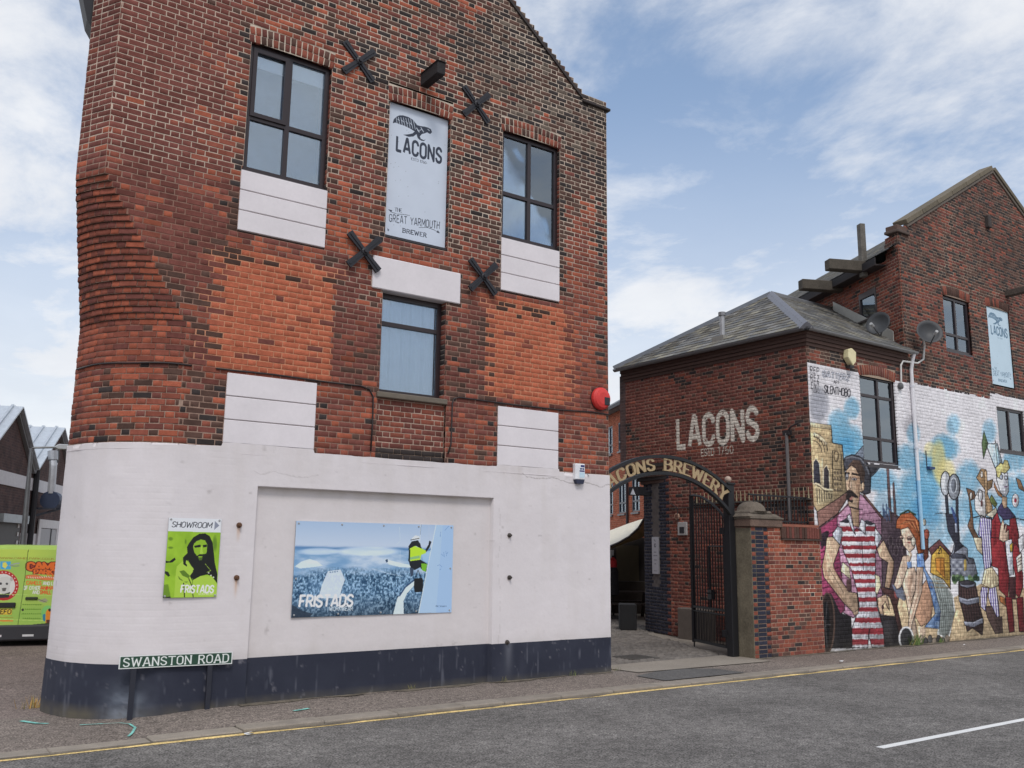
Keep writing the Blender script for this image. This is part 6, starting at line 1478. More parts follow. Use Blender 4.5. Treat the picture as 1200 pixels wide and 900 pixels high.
for s_ in (1, -1):
    x0 = 18.95 if s_ > 0 else 28.4; ag = math.atan(2.70/4.70); L_ = math.hypot(2.70, 4.72)
    ux = np.array([s_*math.cos(ag), 0, math.sin(ag)]); uz = np.array([-s_*math.sin(ag), 0, math.cos(ag)])
    for k in range(6): b.obox(np.array([x0, YF-.06, 9.30])+ux*(.45+k*(L_-.45)/6)+uz*.02, ux*((L_-.45)/6-.012), (0, .36, 0), uz*.12, c=np.array(SCo)*(.85+.3*rs.rand()))
    b.obox(np.array([x0, YF-.03, 9.30])+ux*.45-uz*.06, ux*(L_-.45), (0, .1, 0), uz*.075, c=P(96, 88, 80))
b.build('gable_coping', m_matte, GAB, bevel=.008)
b = MB(); b.box((18.89, YF-.06, 9.26), (19.40, YF+.30, 9.33), c=P(78, 66, 60)); b.box((18.93, YF-.03, 9.33), (19.32, YF+.28, 9.45), c=P(84, 66, 58)); b.build('kneeler', m_matte, GAB, bevel=.012)
# slate roof, left slope and right slope
r0 = np.array([18.80, YF+.15, 8.86]); run = np.array([4.86, 0, 2.82]); rl = np.linalg.norm(run)
sk = fd*13
b = MB(); b.add([r0, r0+sk, r0+sk+run, r0+run], [(0, 1, 2, 3)], c=P(96, 94, 92)); b.add([r0+run, r0+run+sk, r0+run*np.array([2, 1, 0])+sk, r0+run*np.array([2, 1, 0])], [(0, 1, 2, 3)], c=P(92, 92, 92)); 
b.build('roof_deck', m_slate, GAB, recalc=False)
n_ = np.cross(fd, run/rl); 
V = []; F = []; C_ = []; bb = 0; rv = run/rl
for r in range(int(rl/.2)):
    x = -(.14 if r % 2 else 0)
    while x < 13:
        p0 = r0+fd*max(x, 0)+rv*r*.2+np.array([0, 0, .02]); col = SLC[rs.randint(5)]*(.75+.5*rs.rand())
        V += [p0+np.array([0, 0, .012]), p0+fd*.27+np.array([0, 0, .012]), p0+fd*.27+rv*.24, p0+rv*.24, p0-np.array([0, 0, .006]), p0+fd*.27-np.array([0, 0, .006])]; F += [(bb, bb+1, bb+2, bb+3), (bb+4, bb+5, bb+1, bb)]; C_ += [col]*2; bb += 6; x += .28
stuff(mesh_np('slate_courses', np.array(V), np.array(F), np.array(C_), [m_slate], parent=GAB))
b = MB(); b.obox(np.array([18.95, YF, 8.60])+fd*.5+fn*.30, fd*9, -fn*.32, (0, 0, .03), c=P(50, 44, 44)); b.obox(np.array([18.95, YF, 8.63])+fd*.5+fn*.30, fd*9, -fn*.03, (0, 0, .16), c=P(44, 42, 44)); b.build('eaves_board', m_matte, GAB)
b = MB(); W1 = P(74, 68, 60)
for s_, z, ln in ((1.15, 8.62, 1.15), (2.53, 8.52, 1.12)):
    p = np.array([18.95, YF, z])+fd*s_; b.obox(p-fd*.12-fn*.4, fn*(ln+.4), fd*.24, (0, 0, .26), c=W1)
b.build('timber_beam', m_wood, GAB, bevel=.015)
p = np.array([18.95, YF, 8.50])+fd*1.12+fn*.14; b = MB(); b.obox(p-fd*.08, fd*.16, fn*.14, (0, 0, 1.34), c=P(96, 92, 86)); b.build('timber_post', m_wood, GAB, bevel=.01)
# lead flashing where the low roof meets the flank
b = MB()
for k in range(6):
    s0, s1 = .35+.42*k, .35+.42*(k+1); z0 = 6.45+(AP[2]-6.40)*max(0, (fd[1]*s0+.19)/(AP[1]-E0[1])); z1 = 6.45+(AP[2]-6.40)*((fd[1]*s1+.19)/(AP[1]-E0[1]))
    p = np.array([18.95, YF, 0])+fd*s0+fn*.02; b.prism([(0, z0-.05), (.42, z1-.05), (.42, z1+.22), (0, z0+.22)], p, fd, (0, 0, 1), fn*.02, c=P(158, 156, 150))
b.build('lead_flashing', m_paint, GAB)
b = MB(); b.box((23.79, YF-.62, 8.56), (23.97, YF+.1, 8.72), c=P(74, 66, 60)); b.build('hoist_beam', m_wood, GAB, bevel=.01)
b = MB(); b.box((23.08, YF-.10, 10.28), (23.24, YF+.05, 10.62), c=P(60, 54, 52)); b.build('iron_plate', m_matte, GAB, bevel=.02)
b = MB(); b.box((19.4, YF+.50, -.1), (28.3, YF+.62, 9.2)); b.prism([(4.6, 0), (0, 2.66), (-4.6, 0)], (23.66, YF+.12, 9.2), (1, 0, 0), (0, 0, 1), (0, .12, 0)); 
p = np.array([18.95, YF, -.1])+fd*.6-fn*.42; b.obox(p, fd*12.4, -fn*.15, (0, 0, 8.75)); b.obox(np.array([28.4, YF+.1, -.1]), fd*12.9, fn*.15, (0, 0, 9.0)); b.build('inner_wall', m_bt_dark, GAB)
beer_banner('banner_sign', (22.83, YF+.03, 6.13), (1.08, 0, 0), (0, 0, 2.03), 120, 230, 'pale blue brewery banner on the gabled mural building at the right', (176, 196, 208), (70, 104, 128))
# dishes
def dish(p, aim, r, lab):
    p = np.array(p, float); aim = np.array(aim, float); aim /= np.linalg.norm(aim); D_ = thing('satellite_dish', lab, 'satellite dish', tuple(p), 'satellite dishes')
    b = MB(); prof = [(.02, 0), (r*.4, .02), (r*.75, .07), (r, .13), (r*1.015, .125), (r*.75, .055), (.02, -.015)]; b.lathe(prof, p, 24, ax=aim, c=P(56, 57, 59)); b.build('reflector', m_paint, D_, smooth=True)
    s = np.cross(aim, (0, 0, 1)); s /= np.linalg.norm(s); dn = np.cross(aim, s); dn = dn if dn[2] < 0 else -dn
    b = MB(); b.tube([p+dn*r*.95, p+dn*r*.7+aim*.38], .014, 6, c=P(60, 60, 62)); b.tube([p+dn*r*.7+aim*.34, p+dn*r*.66+aim*.46], .035, 8, c=P(150, 150, 150)); b.build('feed_arm', m_paint, D_)
    b = MB(); back = p-aim*.03; b.tube([back, back-aim*.12, back-aim*.14+np.array([0, .1, -.18])], .022, 6, c=P(90, 90, 92)); b.build('bracket', m_paint, D_)
    return D_
dish((19.42, YF-.30, 6.84), (-.62, -.80, .30), .29, 'round grey satellite dish on the gabled building above the white downpipe')
dish(np.array([18.95, YF, 7.10])+fd*.35+fn*.35, (-.98, -.15, .28), .28, 'round grey satellite dish over the low slate roof beside the gable corner')
b = MB(); b.tube([(18.66, YF-.03, 5.6), (18.66, YF-.05, 6.05), (18.74, YF-.06, 6.16), (19.3, YF-.08, 6.18), (19.52, YF-.10, 6.30), (19.55, YF-.13, 6.62), (19.4, YF-.2, 6.75)], .022, 8, c=P(196, 194, 190)); b.lathe([(.08, 0), (.07, .05), (.03, .07)], (18.62, YF-.02, 5.58), 12, ax=(0, -1, 0), c=P(84, 84, 86)); b.build('aerial_conduit', m_paint, GAB)
b = MB(); b.box((19.5, YF-.08, 3.78), (19.72, YF-.005, 3.84), c=P(40, 60, 96)); b.box((19.50, YF-.02, 3.84), (19.515, YF-.004, 4.2), c=P(60, 60, 66)); b.build('wall_bracket', m_paint, GAB)

# ------------------------------------------------------------------ gateway: pier wall, railing, arch sign, post, gate
PW = thing('boundary_wall', 'short red brick wall with blue brick end and stone capped pier beside the gate', 'wall', (14.4, YF, 0))
PB_ = Bricks(0.2); pc = wall_col(.16, .30, None, 91.)
def pier_end(z): return 13.92 if int(z/CH+1e-6) % 2 == 0 else 13.81
def pier_col(x, z, k, e):
    q = rs.rand()
    if x < 14.4 and z > 1.9: return (ORANGE if q < .5 else RED)*(.85+.3*rs.rand()), 0
    c, p = pc(x, z, k, e); return np.array(c)*1.04, p
def pier_mort(x, z):
    if 14.95 < x < 15.3 and 1.05 < z < 1.3: return P(200, 184, 166)
    base = .5 if z > .5 else .2; return (np.array(P(120, 92, 80))*(1-base)+np.array(P(184, 160, 140))*base)*(.85+.3*rs.rand())
yw = YF-.012
PB_.field((0, yw, 0), (1, 0, 0), (0, -1, 0), 0.0, 2.36, lambda z: [(pier_end(z), 15.50)] if z < 2.13 else [(pier_end(z), 14.30)], pier_col, pier_mort, u_off=.0)
for k in range(31):
    cuts = [(13.46, 13.575, 0), (13.575, 13.80, 1), (13.80, 13.92, 1)] if k % 2 == 0 else [(13.46, 13.575, rs.rand() < .75), (13.575, 13.81, 1)]
    for x0, x1, bl in cuts:
        c = BLUE*(.8+.5*rs.rand()) if bl or rs.rand() < .1 else RED*(.8+.3*rs.rand())
        PB_.brick((x0+.005, yw, k*CH+.006), (1, 0, 0), (0, -1, 0), x1-x0-.011, CH-.011, c, rs.uniform(-.002, .003), .035, full=True)
    PB_.mquad([(13.46, yw+.0045, k*CH), (13.93, yw+.0045, k*CH), (13.93, yw+.0045, k*CH+CH), (13.46, yw+.0045, k*CH+CH)], np.array(P(128, 110, 98))*(.8+.3*rs.rand()))
PB_.build(PW, 300)
b = MB(); b.box((13.45, yw+.004, -.05), (13.60, yw+.52, 2.34), c=P(100, 92, 77)); b.build('pier_render', mat('weathered cement', attr=True, rough=.95, n1=(3, .22), n2=(30, .18), bump=(30, .6), bumpd=.012), PW)
b = MB(); b.box((13.61, yw+.02, 0), (15.46, yw+.30, 2.10)); b.box((13.61, yw+.02, 2.1), (14.28, yw+.5, 2.34)); b.build('wall_core', m_bt_dark, PW)
b = MB(); CS = P(92, 83, 73)
def slab(x0, x1, y0, y1, z0, z1, t=0.0, c=CS): 
    b.add([(x0, y0, z0), (x1, y0, z0), (x1, y1, z0), (x0, y1, z0), (x0+t, y0+t, z1), (x1-t, y0+t, z1), (x1-t, y1-t, z1), (x0+t, y1-t, z1)], [(0, 3, 2, 1), (4, 5, 6, 7), (0, 1, 5, 4), (1, 2, 6, 5), (2, 3, 7, 6), (3, 0, 4, 7)], c=c)
slab(13.41, 14.33, yw-.04, yw+.58, 2.36, 2.50, 0, P(96, 78, 68)); slab(13.39, 14.35, yw-.06, yw+.60, 2.50, 2.54); slab(13.36, 14.30, yw-.06, yw+.58, 2.54, 2.61, .09); slab(13.46, 14.10, yw+.0, yw+.50, 2.61, 2.66, .03)
b.build('pier_cap', m_wood, PW, bevel=.012)
b = MB(); n_ = 14; pr = [(.27*math.cos(a), .19*math.sin(a)) for a in np.linspace(0, PI/2, 7)]; b.lathe([(.30, -.01)]+pr[:-1]+[(.02, .19)], (13.78, yw+.25, 2.66), 16, c=CS); b.build('pier_dome', m_wood, PW, smooth=True)
b = MB(); x = 14.30
while x < 15.5:
    b.box((x, yw-.03+rs.uniform(-.004, .004), 2.16), (x+.068, yw+.30, 2.375+rs.uniform(-.006, .006)), c=(DBROWN if rs.rand() < .6 else MAROON)*(.8+.4*rs.rand())); x += .077
b.build('brick_coping', m_brick, PW, bevel=.006)
b = MB(); b.box((14.30, yw-.045, 2.13), (15.5, yw+.3, 2.155), c=P(70, 56, 50)); b.box((14.30, yw-.02, 2.38), (15.45, yw+.28, 2.43), c=P(130, 80, 64)); b.build('coping_mortar', m_matte, PW)
b = MB(); I = P(20, 20, 23)
RL = thing('railing', 'short black iron railing standing on the brick boundary wall', 'railing', (14.8, YF+.14, 2.43))
b.box((14.05, YF+.125, 2.47), (15.36, YF+.155, 2.50), c=I); b.box((13.6, YF+.125, 2.95), (15.36, YF+.155, 2.98), c=I); b.build('rail', m_paint, RL)
for i in range(17): b = MB(); x = 13.74+.10*i; b.tube([(x, YF+.14, 2.44 if x > 14.3 else 2.66), (x, YF+.14, 2.97)], .013, 6, c=I); b.build('bar', m_paint, RL)
# gate post
GP = thing('gate_post', 'square black iron gate post with pale ball finial', 'gate post', (13.34, 11.72, 0))
b = MB(); b.box((13.27, 11.65, -.05), (13.43, 11.80, 3.14), c=I); b.box((13.25, 11.63, 3.14), (13.45, 11.82, 3.18), c=I); b.build('shaft', m_paint, GP, bevel=.006)
b = MB(); b.lathe([(.02, 0)]+[(.062*math.sin(a), .065-.062*math.cos(a)) for a in np.linspace(.3, PI-.1, 8)], (13.35, 11.725, 3.18), 14, c=P(160, 140, 126)); b.build('finial', m_paint, GP, smooth=True)
b = MB()
for z in (.35, 2.22): b.box((13.26, 11.78, z), (13.50, 11.90, z+.12), c=I)
b.box((13.28, 11.80, .15), (13.44, 11.83, 2.2), c=I); b.build('hinge_bracket', m_paint, GP)
# arch sign
AR = thing('arch_sign', 'black iron arch sign with gold brewery lettering over the gateway', 'sign', (11.7, 11.66, 2.9))
ya = 11.62
(xa, za), (xb, zb), (xc_, zc) = (10.02, 3.10), (11.48, 3.575), (13.30, 3.04)
def circ(p, q, r):
    ax, ay = p; bx, by = q; cx, cy = r; d = 2*(ax*(by-cy)+bx*(cy-ay)+cx*(ay-by))
    ux = ((ax*ax+ay*ay)*(by-cy)+(bx*bx+by*by)*(cy-ay)+(cx*cx+cy*cy)*(ay-by))/d; uy = ((ax*ax+ay*ay)*(cx-bx)+(bx*bx+by*by)*(ax-cx)+(cx*cx+cy*cy)*(bx-ax))/d
    return ux, uy, math.hypot(ax-ux, ay-uy)
O1 = circ((xa, za), (xb, zb), (xc_, zc)); O2 = circ((10.02, 2.72), (11.42, 3.275), (13.29, 2.61))
def arc_bar(O, x0, x1, th, name):
    a0 = math.acos((x0-O[0])/O[2]); a1 = math.acos((x1-O[0])/O[2]); b = MB(); n = 26; V = []
    for i in range(n+1):
        a = a0+(a1-a0)*i/n
        for r, y in ((O[2], ya-.04), (O[2]-th, ya-.04), (O[2]-th, ya+.04), (O[2], ya+.04)): V.append((O[0]+r*math.cos(a), y, O[1]+r*math.sin(a)))
    F = [(4*i+j, 4*i+(j+1) % 4, 4*i+4+(j+1) % 4, 4*i+4+j) for i in range(n) for j in range(4)]+[(0, 1, 2, 3), (4*n+3, 4*n+2, 4*n+1, 4*n)]
    b.add(V, F, c=I); return b.build(name, m_paint, AR)
arc_bar(O1, 10.02, 13.30, .055, 'arch_bar'); arc_bar(O2, 10.02, 13.29, .055, 'arch_bar')
TX = 'LACONS BREWERY'; wds = [GL[c][0] if c != ' ' else .42 for c in TX]; gp = .24; tot = sum(wds)+gp*(len(TX)-1)
aL, aR = math.acos((10.12-O2[0])/O2[2]), math.acos((13.06-O2[0])/O2[2]); u = 0; hgt = .235
GOLD = P(154, 133, 100)
for i, ch in enumerate(TX):
    mid = (u+wds[i]/2)/tot; u += wds[i]+gp
    if ch == ' ': continue
    a = aL+(aR-aL)*mid; c0 = np.array([O2[0]+O2[2]*math.cos(a), ya-.02, O2[1]+O2[2]*math.sin(a)]); ez = np.array([math.cos(a), 0, math.sin(a)]); ex_ = np.array([math.sin(a), 0, -math.cos(a)])
    # height between the two arcs here
    top = None
    for r in np.arange(.1, .5, .005):
        q = c0+ez*r
        if math.hypot(q[0]-O1[0], q[2]-O1[1]) > O1[2]-.055: top = r; break
    hgt = (top or .27)-.022
    st, w_ = text_strokes(ch, serif=.12 if ch not in 'WAYN' else .09); sx = (aL-aR)*O2[2]/tot*1.0
    b = MB(); kk = 0
    for _, pl in st:
        for s0, s1 in zip(pl[:-1], pl[1:]):
            p, q = np.array(s0, float), np.array(s1, float); d = q-p; n = np.linalg.norm(d)
            if n < 1e-6: continue
            d /= n; ver = abs(d[1]) > .5; wt = .20 if ver else .12; nn = np.array([-d[1], d[0]])*wt/2; e = d*.03
            quad = [p-e+nn, q+e+nn, q+e-nn, p-e-nn]; quad = [((x-w_/2)*sx, .012+max(-.0, min(1.0, z*.88+.06))*hgt) for x, z in quad]
            b.prism(quad, c0-np.array([0, .0006*kk, 0]), ex_, ez, (0, .014+.0012*kk, 0), c=GOLD); kk += 1
    b.build('letter', m_paint, AR)
# gate leaf, swung open into the yard
GT = thing('gate', 'open black iron gate leaf with curved top swung into the yard', 'gate', (13.45, 11.80, 0))
g0 = np.array([13.46, 11.84, 0]); gd = np.array([.56, 1.50, 0]); gl = np.linalg.norm(gd); gd /= gl; gn = np.array([gd[1], -gd[0], 0])
gtop = lambda s: np.interp(s/gl, [0, .08, .2, .42, .7, .88, 1], [2.36, 2.50, 2.66, 2.84, 2.99, 3.03, 3.03])
def gbar(name, p, q, w, h=None): b = MB(); b.bar(p, q, w, h, c=I); return b.build(name, m_paint, GT)
pt = lambda s, z: g0+gd*s+np.array([0, 0, z])
gbar('stile', pt(.03, .10), pt(.03, gtop(.03)), .06); gbar('stile', pt(gl-.03, .10), pt(gl-.03, 3.05), .06)
b = MB(); b.tube([pt(s, gtop(s)) for s in np.linspace(0.0, gl, 14)], .026, 6, c=I); b.build('top_rail', m_paint, GT)
gbar('rail', pt(.06, .14), pt(gl-.06, .14), .05); gbar('rail', pt(.06, .80), pt(gl-.06, .80), .045); gbar('rail', pt(.06, .72), pt(gl-.06, .72), .03)
for i in range(13):
    s = .12+(gl-.24)*i/12; b = MB(); b.tube([pt(s, .14), pt(s, gtop(s))], .012, 6, c=I); b.build('bar', m_paint, GT)
for i in range(12):
    s = .17+(gl-.34)*i/11; b = MB(); b.tube([pt(s, .14), pt(s, .72)], .009, 6, c=I); b.build('dog_bar', m_paint, GT)
gbar('rail', pt(.2, 2.0), pt(.82, 2.0), .03); gbar('rail', pt(.82, .82), pt(.82, 2.0), .04)
b = MB(); b.obox(pt(.70, .98)-gn*.04, gd*.16, gn*.08, (0, 0, .18), c=I); b.tube([pt(.78, 1.1)-gn*.1, pt(.78, 1.1)+gn*.1], .016, 8, c=I); b.build('lock', m_paint, GT)
b = MB(); b.tube([pt(gl-.03, .10), pt(gl-.03, -.01)], .014, 6, c=I); b.build('drop_bolt', m_paint, GT)
b = MB()
for i in range(7): s = .05+i*.22; b.tube([pt(gl+.0, 3.03), pt(gl, 3.32)], .012, 6, c=I); break
b.build('spike', m_paint, GT)
# ------------------------------------------------------------------ yard behind the gateway
YB = thing('yard_building', 'orange brick three storey building at the far side of the brewery yard', 'building', (24.3, 26.5, 0))
yd = np.array([.42, .907, 0]); yd /= np.linalg.norm(yd); yn = np.array([-yd[1], yd[0], 0]); y0 = np.array([24.34, 26.52, 0])
YBK = Bricks(1.2)
WIN = [(s, z0, z1) for s in (-4.55, -2.85, -1.12, .58, 2.3, 4.1, 5.9) for z0, z1 in ((3.32, 4.62), (5.82, 7.0))]
def yb_ints(z):
    r = [(0, 14)]
    for s, a, b_ in WIN:
        if a < z < b_: r = subtract(r, 8-s-.45, 8-s+.45)
    return r
YBK.field(y0+yd*8, -yd, yn, 0.0, 7.5, yb_ints, lambda x, z, k, e: (np.array(P(158, 90, 68))*(.75+.4*rs.rand()), 0), lambda x, z: np.array(P(160, 124, 104)), bond='stretcher')
YBK.build(YB, 0)
b = MB(); b.obox(y0-yd*6-yn*.12+np.array([0, 0, -.1]), yd*14, -yn*8, (0, 0, 7.5)); b.build('inner_wall', m_bt_orange, YB)
for s, z0, z1 in WIN:
    p = y0+yd*(s-.45)-yn*.06; b = MB(); wv = yd*.9; F_ = P(60, 66, 76)
    for a0, a1, za, zb_ in ((0, .07, 0, 1), (.93, 1, 0, 1), (.07, .93, 0, .06), (.07, .93, .94, 1), (.46, .54, .06, .94), (.07, .46, .30, .35), (.54, .93, .30, .35)): b.obox(p+wv*a0+np.array([0, 0, z0+(z1-z0)*za]), wv*(a1-a0), yn*.05, (0, 0, (z1-z0)*(zb_-za)), c=F_)
    b.obox(p+np.array([0, 0, z0-.07]), wv, yn*.13, (0, 0, .065), c=P(84, 84, 88))
    w = b.build('window', m_frame, YB)
    b = MB(); b.obox(p+np.array([0, 0, z0]), wv, yn*.012, (0, 0, z1-z0)); b.build('pane', m_glass, w); b = MB(); b.obox(p-yn*.05+np.array([0, 0, z0]), wv, yn*.012, (0, 0, z1-z0), c=P(190, 196, 202)); b.build('blind', m_paint, w)
b = MB(); e = y0-yd*6+np.array([0, 0, 7.5])
b.prism([(-.35, 0), (-.35, .14), (4.0, 2.7), (8.3, 0)], e, -yn, (0, 0, 1), yd*14, c=P(104, 106, 110)); b.build('roof', m_slate, YB)
b = MB(); b.obox(e+yn*.36-np.array([0, 0, .02]), yd*14, yn*.10, (0, 0, .14), c=P(50, 52, 58)); b.tube([y0-yd*.2+yn*.06+np.array([0, 0, z]) for z in (0, 7.5)], .05, 8, c=P(54, 50, 54)); b.build('gutter', m_paint, YB)
# canopy: stretched cream fabric
CN = thing('canopy', 'cream fabric canopy with dark edge stretched over the brewery yard', 'canopy', (17.9, 19.5, 0))
fr = np.array([[16.2, 20.4, 1.90+1.9-1.9], [17.05, 19.63, 1.93], [17.19, 19.51, 1.98], [17.4, 19.32, 2.1], [17.62, 19.12, 2.27], [17.81, 18.94, 2.51], [17.97, 18.79, 2.87], [18.09, 18.68, 3.2]])
bk = np.array([[18.0, 22.6, 2.2], [18.92, 21.98, 2.38], [19.18, 21.75, 2.49], [19.4, 21.55, 2.60], [19.61, 21.36, 2.71], [19.85, 21.15, 2.82], [20.04, 20.96, 2.9], [20.25, 20.76, 3.01]])
sf = np.array([[18.0, 22.6, 1.84], [18.91, 21.98, 1.86], [19.17, 21.76, 1.92], [19.4, 21.55, 2.02], [19.6, 21.35, 2.13], [19.85, 21.12, 2.24], [20.03, 20.97, 2.35], [20.24, 20.77, 2.51]])
b = MB(); b.add(list(fr)+list(bk), [(i, i+1, i+9, i+8) for i in range(7)], c=P(206, 200, 182)); b.build('top_fabric', m_paint, CN, recalc=False)
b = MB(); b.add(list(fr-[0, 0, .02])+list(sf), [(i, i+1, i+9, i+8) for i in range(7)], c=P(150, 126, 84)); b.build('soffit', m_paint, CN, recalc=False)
b = MB(); b.tube(list(fr), .035, 6, c=P(50, 44, 42)); b.build('edge_trim', m_paint, CN)
for p in ((16.2, 20.4, 1.9), (20.2, 20.8, 3.0), (18.0, 22.6, 2.2)): b = MB(); b.tube([(p[0], p[1], -.05), p], .04, 8, c=P(40, 38, 38)); b.build('pole', m_paint, CN)
# bar front below the canopy
BF = thing('bar_front', 'dark timber bar front with pale panels under the yard canopy', 'shopfront', (19.9, 21.7, 0))
bw0 = np.array([18.2, 23.3, 0]); bd = np.array([20.61-19.24, 21.11-22.37, 0]); bd /= np.linalg.norm(bd); bn = np.array([bd[1], -bd[0], 0]); 
if bn[1] > 0: bn = -bn
b = MB(); b.obox(bw0, bd*4.2, -bn*.2, (0, 0, 2.3), c=P(40, 36, 34)); b.build('wall', m_matte, BF)
for s0, s1, z0, z1, c in ((1.30, 1.52, .7, 1.95, P(150, 150, 150)), (1.62, 1.92, .6, 1.9, P(146, 146, 146)), (2.0, 2.7, .1, 2.05, P(66, 58, 40)), (1.0, 1.2, .5, 1.9, P(110, 112, 114))): b = MB(); b.obox(bw0+bd*s0+bn*.03+np.array([0, 0, z0]), bd*(s1-s0), -bn*.04, (0, 0, z1-z0), c=c); b.build('panel', m_paint, BF)
b = MB(); b.obox(bw0+bd*.2+bn*.5, bd*3.4, -bn*.45, (0, 0, .95), c=P(46, 40, 36)); b.build('counter', m_matte, BF)
def picnic(p, ang, lab):
    T = thing('picnic_table', lab, 'table', p, 'picnic tables in the brewery yard'); c_ = P(58, 50, 46); ca, sa = math.cos(ang), math.sin(ang)
    def bx(name, x0, x1, y0_, y1_, z0, z1):
        b = MB(); b.obox((p[0]+ca*x0-sa*y0_, p[1]+sa*x0+ca*y0_, p[2]+z0), (ca*(x1-x0), sa*(x1-x0), 0), (-sa*(y1_-y0_), ca*(y1_-y0_), 0), (0, 0, z1-z0), c=c_); b.build(name, m_wood, T)
    for i in range(5): bx('plank', -.8, .8, -.36+.145*i, -.23+.145*i, .72, .76)
    for s in (-1, 1):
        for i in range(2): bx('bench_plank', -.8, .8, s*.72-.14+.145*i, s*.72-.01+.145*i, .42, .46)
        bx('cross_beam', s*.55-.04, s*.55+.04, -.85, .85, .36, .42)
        for q in (-1, 1):
            b = MB(); P0 = np.array([s*.55, q*.62, 0]); P1 = np.array([s*.55, q*.22, .72]); R = lambda v: np.array([p[0]+ca*v[0]-sa*v[1], p[1]+sa*v[0]+ca*v[1], p[2]+v[2]])
            b.bar(R(P0), R(P1), .09, .045, c=c_); b.build('leg', m_wood, T)
picnic((17.3, 20.6, -.02), -.7, 'dark picnic table nearest the passage, below the canopy edge'); picnic((18.3, 20.0, -.02), -.6, 'dark picnic table beside the block corner below the canopy')
b = MB(); b.tube([(17.62, 19.8, 0), (17.62, 19.8, 1.75)], .03, 8, c=P(40, 36, 36)); b.lathe([(.05, .62), (.17, .66), (.15, 1.3), (.10, 1.42), (.05, 1.5)], (17.62, 19.8, 0), 12, c=P(32, 30, 34)); b.lathe([(.10, 1.42), (.12, 1.47), (.10, 1.62), (.03, 1.70)], (17.62, 19.8, 0), 12, c=P(170, 44, 48)); b.lathe([(.3, 0), (.3, .06), (.05, .1)], (17.62, 19.8, 0), 14, c=P(60, 60, 60))
tag(b.build('folded_parasol', m_matte), 'folded black parasol with red top standing under the canopy', 'parasol')
b = MB(); b.prism([(0, 0), (.44, 0), (.48, .62), (-.04, .62)], (15.22, 16.86, 0), (.6, .8, 0), (0, 0, 1), (.32, -.24, 0), c=P(30, 30, 32)); tag(b.build('planter', m_matte, None, bevel=.02), 'black tapered planter at the foot of the blue brick pier', 'planter')

# ------------------------------------------------------------------ side street: warehouse, lamp, van
WH = thing('warehouse', 'dark brick warehouse with saw tooth gables and white band across the side street', 'building', (4.8, 33.7, 0))
wd = np.array([.375, .927, 0]); wd /= np.linalg.norm(wd); wn = np.array([wd[1], -wd[0], 0]); wo = np.array([4.778, 33.663, 0])
wp = lambda s, z, o=0.0: wo+wd*s+wn*o+np.array([0, 0, z])
apx = [(-8.9, 5.8), (-3.58, 5.8), (1.62, 5.82), (6.9, 5.8), (12.1, 5.8)]; val = [(-11.4, 4.15), (-6.2, 4.15), (-1.15, 4.15), (4.15, 4.2), (9.4, 4.15), (14.6, 4.15)]
pts = [(-11.4, -.2)]; 
for i in range(5): pts += [val[i], apx[i]]
pts += [val[5], (14.6, -.2)]
b = MB(); b.prism(pts, wo, wd, (0, 0, 1), -wn*.3); b.build('wall', m_bt_dark, WH)
b = MB(); b.obox(wp(-11.4, 3.55, 0), wd*26, wn*.03, (0, 0, .39), c=P(196, 194, 196)); b.build('white_band', m_paint, WH)
b = MB(); b.obox(wp(-1.8, -.15, 0), wd*1.9, wn*.03, (0, 0, 2.35), c=P(192, 190, 192)); b.obox(wp(2.9, -.15, 0), wd*11, wn*.03, (0, 0, 2.35), c=P(192, 190, 192)); b.build('white_base', m_paint, WH)
for i in range(5):
    for (sa_, za_), (sb_, zb_) in ((val[i], apx[i]), (apx[i], val[i+1])):
        b = MB(); A_ = wp(sa_, za_+.05, .22); B2 = wp(sb_, zb_+.05, .22); dep = -wn*16; RC_ = P(176, 182, 188)
        u = B2-A_; nn = np.cross(u, dep); nn /= np.linalg.norm(nn); nn = nn if nn[2] > 0 else -nn
        b.obox(A_, u, dep, nn*.05, c=RC_)
        k = .25
        while k < 16: b.obox(A_-wn*k+nn*.05, u, -wn*.07, nn*.06, c=np.array(RC_)*.92); k += .42
        b.build('roof_sheet', m_metal, WH)
b = MB()
for i in range(5):
    for (sa_, za_), (sb_, zb_) in ((val[i], apx[i]), (apx[i], val[i+1])): b.bar(wp(sa_, za_+.0, .05), wp(sb_, zb_+.0, .05), .12, .16, c=P(120, 122, 124))
b.build('barge_board', m_paint, WH)
b = MB()
for a0, a1, z0, z1 in ((.05, .35, -.1, 2.68), (2.45, 2.75, -.1, 2.68), (.35, 2.45, 2.40, 2.68)): b.obox(wp(a0, z0, .035), wd*(a1-a0), wn*.05, (0, 0, z1-z0), c=P(196, 194, 194))
dr = b.build('door_frame', m_paint, WH)
for a0, a1 in ((.36, 1.65), (1.75, 2.44)): b = MB(); b.obox(wp(a0, -.1, .02), wd*(a1-a0), wn*.05, (0, 0, 2.48), c=P(158, 158, 160)); b.build('door', m_paint, WH)
b = MB(); b.obox(wp(1.66, -.1, .04), wd*.09, wn*.05, (0, 0, 2.5), c=P(50, 50, 54)); b.build('door_post', m_paint, WH)
b = MB(); b.obox(wp(-4.4, 2.48, .02), wd*2.6, wn*.22, (0, 0, .24), c=P(150, 156, 160)); b.build('shutter_box', m_metal, WH)
b = MB(); b.obox(wp(-4.3, -.1, .005), wd*2.4, wn*.02, (0, 0, 2.58), c=P(66, 64, 64));  # dark panel stands in for the unlit open doorway, pale bars for its curtain
for k in range(10): b.obox(wp(-2.2, .1+.25*k, .02), wd*.14, wn*.03, (0, 0, .12), c=P(200, 200, 200)); 
b.build('dark_doorway_panel', m_paint, WH)
b = MB(); b.tube([wp(-.92, -.1, .1), wp(-.92, 4.2, .1)], .09, 8, c=P(40, 40, 44)); b.build('downpipe', m_paint, WH)
